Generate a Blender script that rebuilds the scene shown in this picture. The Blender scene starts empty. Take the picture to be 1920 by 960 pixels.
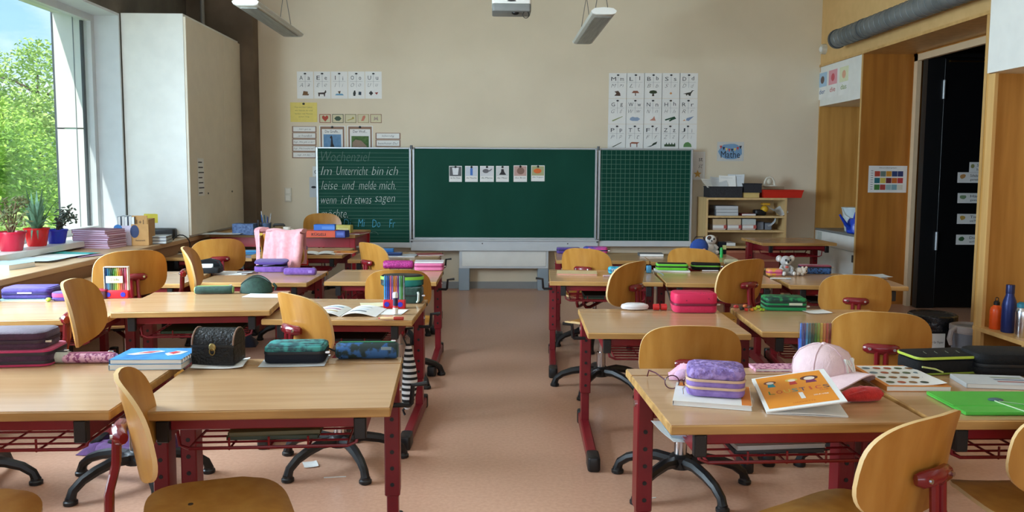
import bpy, math, random
from mathutils import Matrix, Vector

# ------------------------------------------------------------------ camera
sc = bpy.context.scene
CAM_H = 1.27
FPX, PCX, PCY = 1500.0, 960.0, 450.0            # focal length and principal point of the 1920x960 frame
_yaw, _pitch, _roll = math.atan(38 / FPX), math.atan(130 / FPX), math.radians(0.3)
_f = Vector((math.sin(_yaw) * math.cos(_pitch), math.cos(_yaw) * math.cos(_pitch), -math.sin(_pitch)))
_r0 = _f.cross(Vector((0, 0, 1))).normalized()
_u0 = _r0.cross(_f)
_r = _r0 * math.cos(_roll) + _u0 * math.sin(_roll)
_u = _u0 * math.cos(_roll) - _r0 * math.sin(_roll)
cam_data = bpy.data.cameras.new('camera')
cam = bpy.data.objects.new('camera', cam_data)
sc.collection.objects.link(cam)
cam.matrix_world = Matrix(((_r.x, _u.x, -_f.x, 0), (_r.y, _u.y, -_f.y, 0), (_r.z, _u.z, -_f.z, CAM_H), (0, 0, 0, 1)))
cam_data.sensor_width = 36.0
cam_data.lens = FPX / 1920 * 36.0
cam_data.shift_y = (PCY - 480) / 1920
cam_data.clip_start, cam_data.clip_end = 0.05, 1000
sc.camera = cam

# ------------------------------------------------------------------ world, sun, window portal, added fill lights
sc.view_settings.view_transform = 'Standard'
sc.view_settings.look = 'None'
sc.view_settings.gamma = 1.0
sc.view_settings.use_curve_mapping = False
sc.view_settings.exposure = 0.27

world = bpy.data.worlds.new('sky')
sc.world = world
world.use_nodes = True
nt = world.node_tree
nt.nodes.clear()
wo = nt.nodes.new('ShaderNodeOutputWorld')
bg = nt.nodes.new('ShaderNodeBackground')
tc = nt.nodes.new('ShaderNodeTexCoord')
mp = nt.nodes.new('ShaderNodeMapping')
mp.inputs['Scale'].default_value = (2.0, 2.0, 5.0)
nz = nt.nodes.new('ShaderNodeTexNoise')
nz.inputs['Scale'].default_value = 1.3
nz.inputs['Detail'].default_value = 7.0
nz.inputs['Roughness'].default_value = 0.6
rp = nt.nodes.new('ShaderNodeValToRGB')
rp.color_ramp.elements[0].position, rp.color_ramp.elements[0].color = 0.42, (0.33, 0.58, 0.93, 1)
rp.color_ramp.elements[1].position, rp.color_ramp.elements[1].color = 0.66, (0.93, 0.96, 1.0, 1)
nt.links.new(tc.outputs['Generated'], mp.inputs['Vector'])
nt.links.new(mp.outputs['Vector'], nz.inputs['Vector'])
nt.links.new(nz.outputs['Fac'], rp.inputs['Fac'])
nt.links.new(rp.outputs['Color'], bg.inputs['Color'])
bg.inputs['Strength'].default_value = 1.3
nt.links.new(bg.outputs['Background'], wo.inputs['Surface'])

sun_d = bpy.data.lights.new('sun', 'SUN')
sun_d.energy, sun_d.angle, sun_d.color = 4.2, math.radians(0.6), (1.0, 0.95, 0.86)
sun = bpy.data.objects.new('sun', sun_d)
sc.collection.objects.link(sun)
sun.rotation_euler = Vector((1.0, 2.6, -3.7)).to_track_quat('-Z', 'Y').to_euler()


def area_light(name, loc, direction, sx, sy, power, color, portal=False):
    d = bpy.data.lights.new(name, 'AREA')
    d.shape, d.size, d.size_y, d.energy, d.color = 'RECTANGLE', sx, sy, power, color
    if portal:
        d.cycles.is_portal = True
    o = bpy.data.objects.new(name, d)
    sc.collection.objects.link(o)
    o.location = loc
    o.rotation_euler = Vector(direction).to_track_quat('-Z', 'Z').to_euler()
    return o


# portal for the left window bank, then two area lights added as fill
area_light('window_portal', (-3.34, 2.2, 1.63), (1, 0, 0), 9.4, 1.86, 1.0, (1, 1, 1), portal=True)
area_light('window_fill_light', (-3.42, 3.2, 1.66), (1, 0, -0.12), 3.2, 1.75, 555.0, (0.70, 0.85, 1.0))  # added at the window plane, lifts the room above what the sky gives
area_light('rear_fill_light', (0.1, -2.52, 1.85), (0, 1, -0.12), 5.0, 1.5, 36.0, (0.95, 0.98, 1.0))  # added fill from behind the camera, at an invented rear opening


# ------------------------------------------------------------------ helpers
C = sc.collection
random.seed(7)


def ray(px, py):
    return _f + _r * ((px - PCX) / FPX) - _u * ((py - PCY) / FPX)


def atz(px, py, z):
    d = ray(px, py)
    t = (z - CAM_H) / d.z
    return Vector((d.x * t, d.y * t, z))


def aty(px, py, y):
    d = ray(px, py)
    t = y / d.y
    return Vector((d.x * t, y, CAM_H + d.z * t))


def atx(px, py, x):
    d = ray(px, py)
    t = x / d.x
    return Vector((x, d.y * t, CAM_H + d.z * t))


def lin(c):
    def f(v):
        v = v / 255.0
        return v / 12.92 if v <= 0.04045 else ((v + 0.055) / 1.055) ** 2.4
    return (f(c[0]), f(c[1]), f(c[2]), 1.0)


MATS = {}


def mat(name, rgb, rough=0.5, metal=0.0, rgb2=None, scale=(8, 8, 8), detail=4.0, lo=0.35, hi=0.65, bump=0.0, bscale=None, spec=0.5, coat=0.0,
        alpha=1.0, trans=0.0, kind='noise', emit=0.0, sheen=0.0):
    if name in MATS:
        return MATS[name]
    m = bpy.data.materials.new(name)
    m.use_nodes = True
    t = m.node_tree
    b = t.nodes['Principled BSDF']
    b.inputs['Roughness'].default_value = rough
    b.inputs['Metallic'].default_value = metal
    b.inputs['Specular IOR Level'].default_value = spec
    b.inputs['Coat Weight'].default_value = coat
    b.inputs['Alpha'].default_value = alpha
    b.inputs['Transmission Weight'].default_value = trans
    b.inputs['Sheen Weight'].default_value = sheen
    b.inputs['Base Color'].default_value = lin(rgb)
    if emit:
        b.inputs['Emission Color'].default_value = lin(rgb)
        b.inputs['Emission Strength'].default_value = emit
    tcn = t.nodes.new('ShaderNodeTexCoord')
    mpn = t.nodes.new('ShaderNodeMapping')
    mpn.inputs['Scale'].default_value = scale
    t.links.new(tcn.outputs['Object'], mpn.inputs['Vector'])
    if rgb2 is None:
        rgb2 = tuple(max(0, v * 0.975) for v in rgb)
    if kind == 'noise':
        n = t.nodes.new('ShaderNodeTexNoise')
        n.inputs['Scale'].default_value = 1.0
        n.inputs['Detail'].default_value = detail
        out = n.outputs['Fac']
    elif kind == 'wave':
        n = t.nodes.new('ShaderNodeTexWave')
        n.inputs['Scale'].default_value = 1.0
        n.inputs['Distortion'].default_value = 0.0
        out = n.outputs['Fac']
    elif kind == 'voronoi':
        n = t.nodes.new('ShaderNodeTexVoronoi')
        n.inputs['Scale'].default_value = 1.0
        out = n.outputs['Distance']
    else:
        n = t.nodes.new('ShaderNodeTexChecker')
        n.inputs['Scale'].default_value = 1.0
        out = n.outputs['Fac']
    t.links.new(mpn.outputs['Vector'], n.inputs['Vector'])
    r = t.nodes.new('ShaderNodeValToRGB')
    r.color_ramp.elements[0].position, r.color_ramp.elements[0].color = lo, lin(rgb2)
    r.color_ramp.elements[1].position, r.color_ramp.elements[1].color = hi, lin(rgb)
    t.links.new(out, r.inputs['Fac'])
    t.links.new(r.outputs['Color'], b.inputs['Base Color'])
    if bump:
        n2 = t.nodes.new('ShaderNodeTexNoise')
        n2.inputs['Scale'].default_value = 1.0
        n2.inputs['Detail'].default_value = 3.0
        mp2 = t.nodes.new('ShaderNodeMapping')
        mp2.inputs['Scale'].default_value = bscale or scale
        t.links.new(tcn.outputs['Object'], mp2.inputs['Vector'])
        t.links.new(mp2.outputs['Vector'], n2.inputs['Vector'])
        bn = t.nodes.new('ShaderNodeBump')
        bn.inputs['Strength'].default_value = bump
        bn.inputs['Distance'].default_value = 0.01
        t.links.new(n2.outputs['Fac'], bn.inputs['Height'])
        t.links.new(bn.outputs['Normal'], b.inputs['Normal'])
    MATS[name] = m
    return m


def col(rgb, rough=0.55, **k):
    """plain painted / plastic / paper colour, one material per colour"""
    return mat('colour_%d_%d_%d_%d' % (rgb[0], rgb[1], rgb[2], int(rough * 100)), rgb, rough, scale=(30, 30, 30), **k)


class MB:
    """collects shapes for ONE mesh"""

    def __init__(self):
        self.v, self.f = [], []

    def add(self, vs, fs, m=None):
        o = len(self.v)
        for p in vs:
            p = Vector(p)
            self.v.append(tuple(m @ p if m is not None else p))
        for q in fs:
            self.f.append(tuple(i + o for i in q))
        return self

    def box(self, x0, x1, y0, y1, z0, z1, m=None):
        vs = [(x0, y0, z0), (x1, y0, z0), (x1, y1, z0), (x0, y1, z0), (x0, y0, z1), (x1, y0, z1), (x1, y1, z1), (x0, y1, z1)]
        return self.add(vs, [(0, 3, 2, 1), (4, 5, 6, 7), (0, 1, 5, 4), (1, 2, 6, 5), (2, 3, 7, 6), (3, 0, 4, 7)], m)

    def cbox(self, x0, x1, y0, y1, z0, z1, c=0.004, m=None):
        """box with all edges chamfered"""
        vs, idx = [], {}
        for ix, (xa, sx) in enumerate(((x0, 1), (x1, -1))):
            for iy, (ya, sy) in enumerate(((y0, 1), (y1, -1))):
                for iz, (za, sz) in enumerate(((z0, 1), (z1, -1))):
                    for ax in range(3):
                        p = [xa + sx * c, ya + sy * c, za + sz * c]
                        p[ax] = (xa, ya, za)[ax]
                        idx[(ix, iy, iz, ax)] = len(vs)
                        vs.append(p)
        g = lambda *k: idx[k]
        fs = []
        fs.append((g(0, 0, 0, 0), g(0, 0, 1, 0), g(0, 1, 1, 0), g(0, 1, 0, 0)))
        fs.append((g(1, 0, 0, 0), g(1, 1, 0, 0), g(1, 1, 1, 0), g(1, 0, 1, 0)))
        fs.append((g(0, 0, 0, 1), g(1, 0, 0, 1), g(1, 0, 1, 1), g(0, 0, 1, 1)))
        fs.append((g(0, 1, 0, 1), g(0, 1, 1, 1), g(1, 1, 1, 1), g(1, 1, 0, 1)))
        fs.append((g(0, 0, 0, 2), g(0, 1, 0, 2), g(1, 1, 0, 2), g(1, 0, 0, 2)))
        fs.append((g(0, 0, 1, 2), g(1, 0, 1, 2), g(1, 1, 1, 2), g(0, 1, 1, 2)))
        for a in (0, 1):
            for b in (0, 1):
                fs.append((g(a, b, 0, 0), g(a, b, 1, 0), g(a, b, 1, 1), g(a, b, 0, 1)))
                fs.append((g(a, 0, b, 0), g(a, 1, b, 0), g(a, 1, b, 2), g(a, 0, b, 2)))
                fs.append((g(0, a, b, 1), g(1, a, b, 1), g(1, a, b, 2), g(0, a, b, 2)))
                for d in (0, 1):
                    fs.append((g(a, b, d, 0), g(a, b, d, 1), g(a, b, d, 2)))
        return self.add(vs, fs, m)

    def rings(self, rings, cap0=True, cap1=True, m=None, closed=False):
        n = len(rings[0])
        vs = [p for r in rings for p in r]
        fs = []
        k = len(rings)
        for i in range(k - 1 + (1 if closed else 0)):
            a, b = i * n, ((i + 1) % k) * n
            for j in range(n):
                j2 = (j + 1) % n
                fs.append((a + j, a + j2, b + j2, b + j))
        if cap0 and not closed:
            fs.append(tuple(reversed(range(n))))
        if cap1 and not closed:
            fs.append(tuple(range((k - 1) * n, k * n)))
        return self.add(vs, fs, m)

    def rbox(self, w, d, h, r=0.02, c=0.006, z0=0.0, seg=4, m=None, top=1.0):
        """pillow-edged box, centred in x and y, standing on z0"""
        def outline(inset, z, s=1.0):
            ww, dd, rr = w / 2 - inset, d / 2 - inset, max(r - inset, 0.0005)
            pts = []
            for cx, cy, a0 in ((ww - rr, dd - rr, 0), (-(ww - rr), dd - rr, 90), (-(ww - rr), -(dd - rr), 180), (ww - rr, -(dd - rr), 270)):
                for i in range(seg + 1):
                    a = math.radians(a0 + 90.0 * i / seg)
                    pts.append(((cx + rr * math.cos(a)) * s, (cy + rr * math.sin(a)) * s, z))
            return pts
        R = [outline(c, z0), outline(c * 0.3, z0 + c * 0.3), outline(0, z0 + c), outline(0, z0 + h - c, top), outline(c * 0.3, z0 + h - c * 0.3, top), outline(c, z0 + h, top)]
        return self.rings(R, m=m)

    def band(self, w, d, r, z0, z1, out=0.0015, seg=4, m=None):
        """a thin ring round an rbox (zip, piping)"""
        def outline(o, z):
            ww, dd, rr = w / 2 + o, d / 2 + o, max(r + o, 0.0005)
            pts = []
            for cx, cy, a0 in ((ww - rr, dd - rr, 0), (-(ww - rr), dd - rr, 90), (-(ww - rr), -(dd - rr), 180), (ww - rr, -(dd - rr), 270)):
                for i in range(seg + 1):
                    a = math.radians(a0 + 90.0 * i / seg)
                    pts.append((cx + rr * math.cos(a), cy + rr * math.sin(a), z))
            return pts
        zm = (z0 + z1) / 2
        return self.rings([outline(-0.003, z0), outline(out * 0.6, z0), outline(out, zm), outline(out * 0.6, z1), outline(-0.003, z1)], closed=True, m=m)

    def cyl(self, p0, p1, r0, r1=None, seg=12, caps=True):
        return self.tube([p0, p1], [r0, r0 if r1 is None else r1], seg, caps)

    def tube(self, pts, r, seg=8, caps=True, closed=False, flat=1.0):
        pts = [Vector(p) for p in pts]
        n = len(pts)
        rs = r if isinstance(r, (list, tuple)) else [r] * n
        rings = []
        up = None
        for i in range(n):
            if closed:
                t = (pts[(i + 1) % n] - pts[i - 1]).normalized()
            else:
                t = (pts[min(i + 1, n - 1)] - pts[max(i - 1, 0)]).normalized()
            if up is None:
                a = Vector((0, 0, 1)) if abs(t.z) < 0.9 else Vector((0, 1, 0))
            else:
                a = up
            s = t.cross(a)
            if s.length < 1e-6:
                s = t.orthogonal()
            s.normalize()
            u = s.cross(t).normalized()
            up = u
            rings.append([tuple(pts[i] + s * (rs[i] * math.cos(2 * math.pi * k / seg)) + u * (rs[i] * flat * math.sin(2 * math.pi * k / seg))) for k in range(seg)])
        return self.rings(rings, caps, caps, closed=closed)

    def lathe(self, prof, seg=20, cx=0.0, cy=0.0, sx=1.0, sy=1.0, m=None, caps=True):
        rings = [[(cx + r * sx * math.cos(2 * math.pi * k / seg), cy + r * sy * math.sin(2 * math.pi * k / seg), z) for k in range(seg)] for r, z in prof]
        return self.rings(rings, caps, caps, m=m)

    def prism(self, poly, z0, z1, m=None):
        return self.rings([[(x, y, z0) for x, y in poly], [(x, y, z1) for x, y in poly]], m=m)

    def ball(self, c, rx, ry=None, rz=None, seg=14, rows=8, m=None):
        ry, rz = ry or rx, rz or rx
        rings = []
        for i in range(rows + 1):
            a = -math.pi / 2 + math.pi * (i + 0.02) / (rows + 0.04)
            rings.append([(c[0] + rx * math.cos(a) * math.cos(2 * math.pi * k / seg), c[1] + ry * math.cos(a) * math.sin(2 * math.pi * k / seg), c[2] + rz * math.sin(a)) for k in range(seg)])
        return self.rings(rings, m=m)

    def grid(self, nu, nv, fn, m=None, thick=None):
        """open sheet fn(u,v)->(x,y,z), u,v in 0..1; with thick a closed slab (extruded along -z)"""
        vs = [fn(i / nu, j / nv) for j in range(nv + 1) for i in range(nu + 1)]
        n1 = nu + 1
        fs = [(j * n1 + i, j * n1 + i + 1, (j + 1) * n1 + i + 1, (j + 1) * n1 + i) for j in range(nv) for i in range(nu)]
        if thick:
            k = len(vs)
            vs = vs + [(p[0], p[1], p[2] - thick) for p in vs]
            fs2 = [tuple(reversed([i + k for i in q])) for q in fs]
            edge = [i for i in range(n1)] + [j * n1 + nu for j in range(1, nv + 1)] + [nv * n1 + i for i in range(nu - 1, -1, -1)] + [j * n1 for j in range(nv - 1, 0, -1)]
            sides = [(edge[i - 1], edge[i - 1] + k, edge[i] + k, edge[i]) for i in range(len(edge))]
            fs = fs + fs2 + sides
        return self.add(vs, fs, m)

    def plate(self, outline, surf, thick, rings=5, m=None):
        """a plate: outline list of (a,b) about the origin, surf(a,b,off)->xyz for both faces"""
        n = len(outline)
        vs, fs = [], []
        for side in (0, 1):
            base = len(vs)
            off = thick / 2 if side == 0 else -thick / 2
            vs.append(surf(0, 0, off))
            for k in range(1, rings + 1):
                s = k / rings
                o2 = off
                for a, b in outline:
                    vs.append(surf(a * s, b * s, o2))
            for j in range(n):
                j2 = (j + 1) % n
                q = (base, base + 1 + j, base + 1 + j2)
                fs.append(q if side == 0 else q[::-1])
                for k in range(rings - 1):
                    a, b = base + 1 + k * n, base + 1 + (k + 1) * n
                    q = (a + j, b + j, b + j2, a + j2)
                    fs.append(q if side == 0 else q[::-1])
        r0, r1 = 1 + (rings - 1) * n, 1 + rings * n + 1 + (rings - 1) * n
        for j in range(n):
            j2 = (j + 1) % n
            fs.append((r0 + j, r1 + j, r1 + j2, r0 + j2))
        return self.add(vs, fs, m)

    def mesh(self, name, material, smooth=True, angle=38):
        me = bpy.data.meshes.new(name)
        me.from_pydata(self.v, [], self.f)
        me.materials.append(material)
        if smooth:
            me.polygons.foreach_set('use_smooth', [True] * len(me.polygons))
            me.set_sharp_from_angle(angle=math.radians(angle))
        me.update()
        return me

    def build(self, name, material, parent=None, smooth=True, loc=None, rz=0.0, angle=38):
        o = bpy.data.objects.new(name, self.mesh(name, material, smooth, angle))
        C.objects.link(o)
        if parent is not None:
            o.parent = parent
        if loc is not None:
            o.location = loc
        if rz:
            o.rotation_euler.z = rz
        return o


def tag(o, label, cat, group=None, kind=None):
    o['label'] = label
    o['category'] = cat
    if group:
        o['group'] = group
    if kind:
        o['kind'] = kind
    return o


def thing(name, label, cat, loc=(0, 0, 0), rz=0.0, group=None):
    o = bpy.data.objects.new(name, None)
    C.objects.link(o)
    o.empty_display_size = 0.05
    o.location = loc
    o.rotation_euler.z = rz
    return tag(o, label, cat, group)


def struct(name, mb, material, label=None, parent=None, smooth=False):
    o = mb.build(name, material, parent, smooth)
    if parent is None:
        o['kind'] = 'structure'
    if label:
        o['label'] = label
    return o


def text_mesh(body, size, shear=0.0, thin=0.0, extrude=0.0, align='CENTER'):
    cu = bpy.data.curves.new('lettering', 'FONT')
    cu.body, cu.size, cu.shear, cu.offset, cu.extrude = body, size, shear, thin, extrude
    cu.align_x, cu.align_y = align, 'CENTER'
    cu.resolution_u = 2
    o = bpy.data.objects.new('lettering', cu)
    C.objects.link(o)
    dg = bpy.context.evaluated_depsgraph_get()
    me = bpy.data.meshes.new_from_object(o.evaluated_get(dg))
    bpy.data.objects.remove(o)
    return me


def lettering(body, size, material, parent, m, name='lettering', **k):
    """flat print; m places text plane (x right, y up) in the parent's space"""
    me = text_mesh(body, size, **k)
    me.transform(m)
    me.materials.clear()
    me.materials.append(material)
    o = bpy.data.objects.new(name, me)
    C.objects.link(o)
    o.parent = parent
    return o


def XZ(x, y, z):
    """text frame on a wall facing the camera (-Y)"""
    return Matrix(((1, 0, 0, x), (0, 0, -1, y), (0, 1, 0, z), (0, 0, 0, 1)))


def RX(x, y, z):
    """text frame on the right wall facing -X"""
    return Matrix(((0, 0, -1, x), (-1, 0, 0, y), (0, 1, 0, z), (0, 0, 0, 1)))


def XY(x, y, z, a=0.0):
    return Matrix.Translation((x, y, z)) @ Matrix.Rotation(a, 4, 'Z')

# ------------------------------------------------------------------ materials of the place
WALL = mat('plaster_cream', (226, 213, 188), 0.9, rgb2=(219, 206, 181), scale=(1.5, 1.5, 1.5), bump=0.05, bscale=(60, 60, 60))
CONC = mat('concrete', (110, 104, 94), 0.85, rgb2=(84, 79, 71), scale=(3, 3, 3), detail=8, bump=0.2, bscale=(25, 25, 25))
CEIL = mat('ceiling_paint', (226, 222, 212), 0.9)
FLOOR = mat('linoleum', (206, 162, 136), 0.3, rgb2=(196, 150, 124), scale=(60, 60, 60), detail=6, spec=0.4, bump=0.02, bscale=(90, 90, 90))
TANW = mat('tan_wall', (222, 182, 122), 0.8, rgb2=(214, 174, 114))
OAK = mat('oak_veneer', (206, 156, 84), 0.42, rgb2=(184, 134, 64), scale=(14, 14, 1.2), detail=6)
OAKY = mat('oak_edge', (214, 172, 108), 0.45, rgb2=(198, 154, 92), scale=(18, 18, 1.4), detail=6)
OAKD = mat('oak_dark', (186, 122, 50), 0.42, rgb2=(166, 104, 40), scale=(14, 14, 1.2), detail=6)
WHITE = mat('white_laminate', (232, 233, 228), 0.35)
ALU = mat('aluminium', (186, 192, 196), 0.38, metal=0.5)
PALE = mat('pale_grey_paint', (206, 212, 216), 0.45)
BOARD = mat('chalkboard_green', (15, 64, 50), 0.55, spec=0.1, rgb2=(22, 74, 60), scale=(2.5, 6, 1.2), detail=8, lo=0.3, hi=0.75)
CHALK = mat('chalk_white', (205, 214, 208), 0.9)
CHALKF = mat('chalk_faint', (96, 122, 112), 0.9)
CHALKB = mat('chalk_blue', (86, 178, 214), 0.9)
LINE = mat('ruled_line', (88, 128, 112), 0.8)
BLACK = mat('black_plastic', (22, 23, 25), 0.4)
BLACKD = mat('black_door', (14, 14, 16), 0.35)
CHROME = mat('chrome', (215, 215, 218), 0.18, metal=1.0)
STEEL = mat('galvanised', (128, 134, 136), 0.45, metal=0.35, rgb2=(104, 110, 112), scale=(4, 4, 4))
BEECH = mat('beech_edge', (206, 160, 94), 0.5, rgb2=(154, 112, 58), scale=(3, 26, 26), detail=7, lo=0.3, hi=0.7)
LAMI = mat('beech_laminate', (200, 160, 118), 0.2, rgb2=(190, 149, 107), scale=(2.2, 30, 30), detail=6, spec=0.8)
PLY = mat('beech_plywood', (192, 138, 64), 0.34, rgb2=(176, 120, 48), scale=(22, 22, 2.2), detail=6, spec=0.5)
PLYE = mat('plywood_edge', (226, 190, 132), 0.5)
RED = mat('red_powder_coat', (128, 22, 32), 0.35, rgb2=(118, 18, 28), spec=0.5)
REDB = mat('bright_red_paint', (168, 22, 36), 0.35)
PAPER = mat('paper_white', (236, 236, 232), 0.8)
GREYP = mat('paper_grey', (200, 204, 206), 0.8)
INK = mat('print_ink', (52, 52, 56), 0.8)
INKL = mat('print_ink_light', (122, 124, 130), 0.8)
GLASS = mat('window_glass', (255, 255, 255), 0.02, trans=1.0)


def thin_glass(name, tint, amount):
    m = bpy.data.materials.new(name)
    m.use_nodes = True
    t = m.node_tree
    t.nodes.clear()
    o = t.nodes.new('ShaderNodeOutputMaterial')
    mx = t.nodes.new('ShaderNodeMixShader')
    tr = t.nodes.new('ShaderNodeBsdfTransparent')
    gl = t.nodes.new('ShaderNodeBsdfGlossy')
    tr.inputs['Color'].default_value = tint
    gl.inputs['Roughness'].default_value = 0.05
    mx.inputs['Fac'].default_value = amount
    t.links.new(tr.outputs[0], mx.inputs[1])
    t.links.new(gl.outputs[0], mx.inputs[2])
    t.links.new(mx.outputs[0], o.inputs['Surface'])
    return m


PANE = thin_glass('clear_pane', (0.97, 0.99, 0.98, 1), 0.05)
CLEAR = thin_glass('clear_plastic', (0.97, 0.98, 0.98, 1), 0.05)

# ------------------------------------------------------------------ the room shell
YB = 8.58            # back wall
XL = -3.12           # left wall, inner face
XR = 3.5             # right wall, face of the cupboards
ZC = 3.4             # ceiling
YR = -2.4            # rear wall
struct('floor', MB().box(-3.5, 7.0, -2.7, 8.75, -0.1, 0.0), FLOOR, 'pinkish beige linoleum floor')
struct('ceiling', MB().box(-3.5, 7.0, -2.7, 8.75, ZC, ZC + 0.1), CEIL, 'pale ceiling of the classroom')
struct('wall_back', MB().box(-3.5, 4.1, YB, YB + 0.15, 0, ZC), WALL, 'cream plastered wall behind the blackboard')
bb = struct('baseboard_back', MB().box(-2.46, XR, YB - 0.012, YB, 0, 0.075), mat('baseboard_grey', (148, 150, 150), 0.6), 'low grey baseboard under the blackboard')
# left wall: parapet under the window bank, lintel above, solid end behind the cabinet
WY0, WY1, WZ0, WZ1 = -2.2, 6.9, 0.70, 2.56
wl = MB().box(XL - 0.38, XL, -2.7, YB + 0.15, -0.0, WZ0)
wl.box(XL - 0.38, XL, -2.7, YB + 0.15, WZ1, ZC)
wl.box(XL - 0.38, XL, -2.7, WY0, WZ0, WZ1)
wl.box(XL - 0.38, XL, WY1, YB + 0.15, WZ0, WZ1)
struct('wall_left', wl, CONC, 'dark concrete wall round the window bank')
struct('trim_1', MB().box(XL - 0.2, XL + 0.002, WY1 - 0.02, WY1, WZ0, WZ1 - 0.02), PALE, 'pale grey window jamb lining')
struct('trim_2', MB().box(XL - 0.2, XL + 0.002, WY0, WY1, WZ1 - 0.02, WZ1), PALE, 'pale grey lining of the window head')
struct('trim_3', MB().box(XL - 0.36, XL + 0.11, WY0, WY1, WZ0 - 0.005, WZ0 + 0.035), WHITE, 'white inner window sill')
# window frames and panes of the bank
bays = ((-2.2, 0.1), (0.1, 2.4), (2.4, 6.88))
for i, (a, b) in enumerate(bays):
    fr = MB()
    X0, X1 = XL - 0.26, XL - 0.2
    t = 0.055
    fr.box(X0, X1, a, a + t, WZ0 + 0.035, WZ1 - 0.02).box(X0, X1, b - t, b, WZ0 + 0.035, WZ1 - 0.02)
    fr.box(X0, X1, a + t, b - t, WZ1 - 0.02 - t, WZ1 - 0.02).box(X0, X1, a + t, b - t, WZ0 + 0.035, WZ0 + 0.035 + t)
    w = struct('window_%d' % (i + 1), fr, PALE, 'window bay %s' % ('nearest the tall white cabinet' if i == 2 else ('beside the rear corner' if i == 0 else 'in the middle of the bank')))
    g = MB()
    ins = 0.035
    g.box(X0 - 0.015, X0, a + t, a + t + ins, WZ0 + 0.09, WZ1 - 0.075).box(X0 - 0.015, X0, b - t - ins, b - t, WZ0 + 0.09, WZ1 - 0.075)
    g.build('gasket', col((60, 66, 72), 0.6), w, smooth=False)
    MB().box(X0 + 0.02, X0 + 0.026, a + t, b - t, WZ0 + 0.09, WZ1 - 0.075).build('pane', PANE, w, smooth=False)
# outside fin and head of the window reveal
fin = MB().box(-3.66, XL - 0.262, WY1 - 0.015, WY1 + 0.1, 0.3, 1.60)
f4 = struct('trim_4', fin, WHITE, 'white facade fin outside the window')
MB().box(-3.66, XL - 0.262, WY1 - 0.015, WY1 + 0.1, 1.612, 2.62).build('fin_panel', WHITE, f4, smooth=False)
MB().box(-3.68, -3.66, WY1 - 0.01, WY1 + 0.1, 0.3, 2.62).build('fin_edge', col((70, 78, 86), 0.5), f4, smooth=False)
MB().box(-3.50, -3.495, WY1 - 0.019, WY1 - 0.015, 0.3, 2.6).build('fin_joint', col((120, 128, 136), 0.5), f4, smooth=False)
struct('trim_5', MB().box(-3.66, XL - 0.3, -2.7, WY1 + 0.1, WZ1 + 0.0, WZ1 + 0.3), WHITE, 'white facade head above the windows outside')
# unseen rear wall behind the camera, opening added for the rear fill light
wr = MB().box(-3.5, 4.1, YR - 0.15, YR, 0, 1.05)
wr.box(-3.5, 4.1, YR - 0.15, YR, 2.65, ZC).box(-3.5, -2.5, YR - 0.15, YR, 1.05, 2.65).box(2.7, 4.1, YR - 0.15, YR, 1.05, 2.65)
struct('wall_rear', wr, WALL, 'cream wall behind the camera')
# corner pilaster and ceiling beam of concrete
struct('wall_corner', MB().box(XL, -2.46, 8.4, YB, 0, ZC).box(-2.462, -2.45, 8.39, YB, 0, ZC), mat('concrete_warm', (120, 104, 86), 0.85, rgb2=(100, 86, 70), scale=(3, 3, 3), detail=8), 'brownish concrete pilaster in the corner')
p = MB().tube([(-2.92, 8.3, 2.5), (-2.92, 8.3, ZC)], 0.022, 10)
tag(p.build('conduit_pipe', col((140, 138, 132), 0.5)), 'thin grey conduit rising above the tall white cabinet', 'pipe')

# right wall: tan plaster above, cupboards and door niche of oak below
wr2 = MB().box(XR, XR + 0.6, -2.7, YB + 0.15, 2.41, ZC)
NY0_ = 5.66
struct('wall_right', wr2, TANW, 'tan plastered wall above the oak cupboards')
struct('wall_right_near', MB().box(XR + 0.06, XR + 0.6, -2.7, NY0_, 0, 2.41), OAK, 'oak panelled wall near the camera')
NY0, NY1 = 5.68, 7.58
tr6 = MB().box(XR - 0.012, XR + 0.5, 4.9, YB, 2.385, 2.41)
struct('trim_6', tr6, OAKY, 'oak board along the top of the cupboards')
struct('trim_7', MB().box(XR, XR + 0.5, NY1, NY1 + 0.02, 0, 2.385).box(XR, XR + 0.5, NY0 - 0.02, NY0, 0, 2.385), OAKD, 'oak side panels of the door niche')
struct('trim_8', MB().box(XR - 0.006, XR, NY1 - 0.002, NY1 + 0.024, 0, 2.385).box(XR - 0.006, XR, NY0 - 0.03, NY0 + 0.002, 0, 2.385), OAKY, 'pale oak edge strips of the door niche')
struct('trim_9', MB().box(XR + 0.46, XR + 0.5, NY1 - 0.11, NY1 - 0.05, 0, 2.37).box(XR + 0.46, XR + 0.5, NY0, NY1 - 0.05, 2.31, 2.37), mat('pale_door_frame', (222, 196, 160), 0.5), 'pale frame round the dark doorway')
struct('wall_niche', MB().box(XR + 0.48, XR + 0.56, NY1 - 0.06, NY1, 0, 2.385).box(XR + 0.48, XR + 0.56, NY0, NY0 + 0.55, 0, 2.385).box(XR + 0.48, XR + 0.56, NY0, NY1, 2.36, 2.385), OAKD, 'oak rear of the door niche')
cor = MB().box(6.9, 7.0, 3.4, 8.75, 0, ZC).box(XR + 0.6, 7.0, 8.6, 8.75, 0, ZC).box(XR + 0.6, 7.0, 3.3, 3.4, 0, ZC)  # added enclosure with dark walls, stops outside light leaking in by the doorway
struct('wall_corridor', cor, mat('corridor_dark', (40, 36, 34), 0.8), 'dark corridor walls added beyond the doorway to keep stray light out')
struct('wall_cupboard_back', MB().box(XR + 0.56, XR + 0.6, NY1, YB, 0, 2.41), OAK, 'oak rear panel of the cupboards')
dr = struct('door_1', MB().cbox(4.16, 5.05, 7.36, 7.405, 0.01, 2.32, 0.003), BLACKD, 'black door leaf standing open into the corridor')
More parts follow.
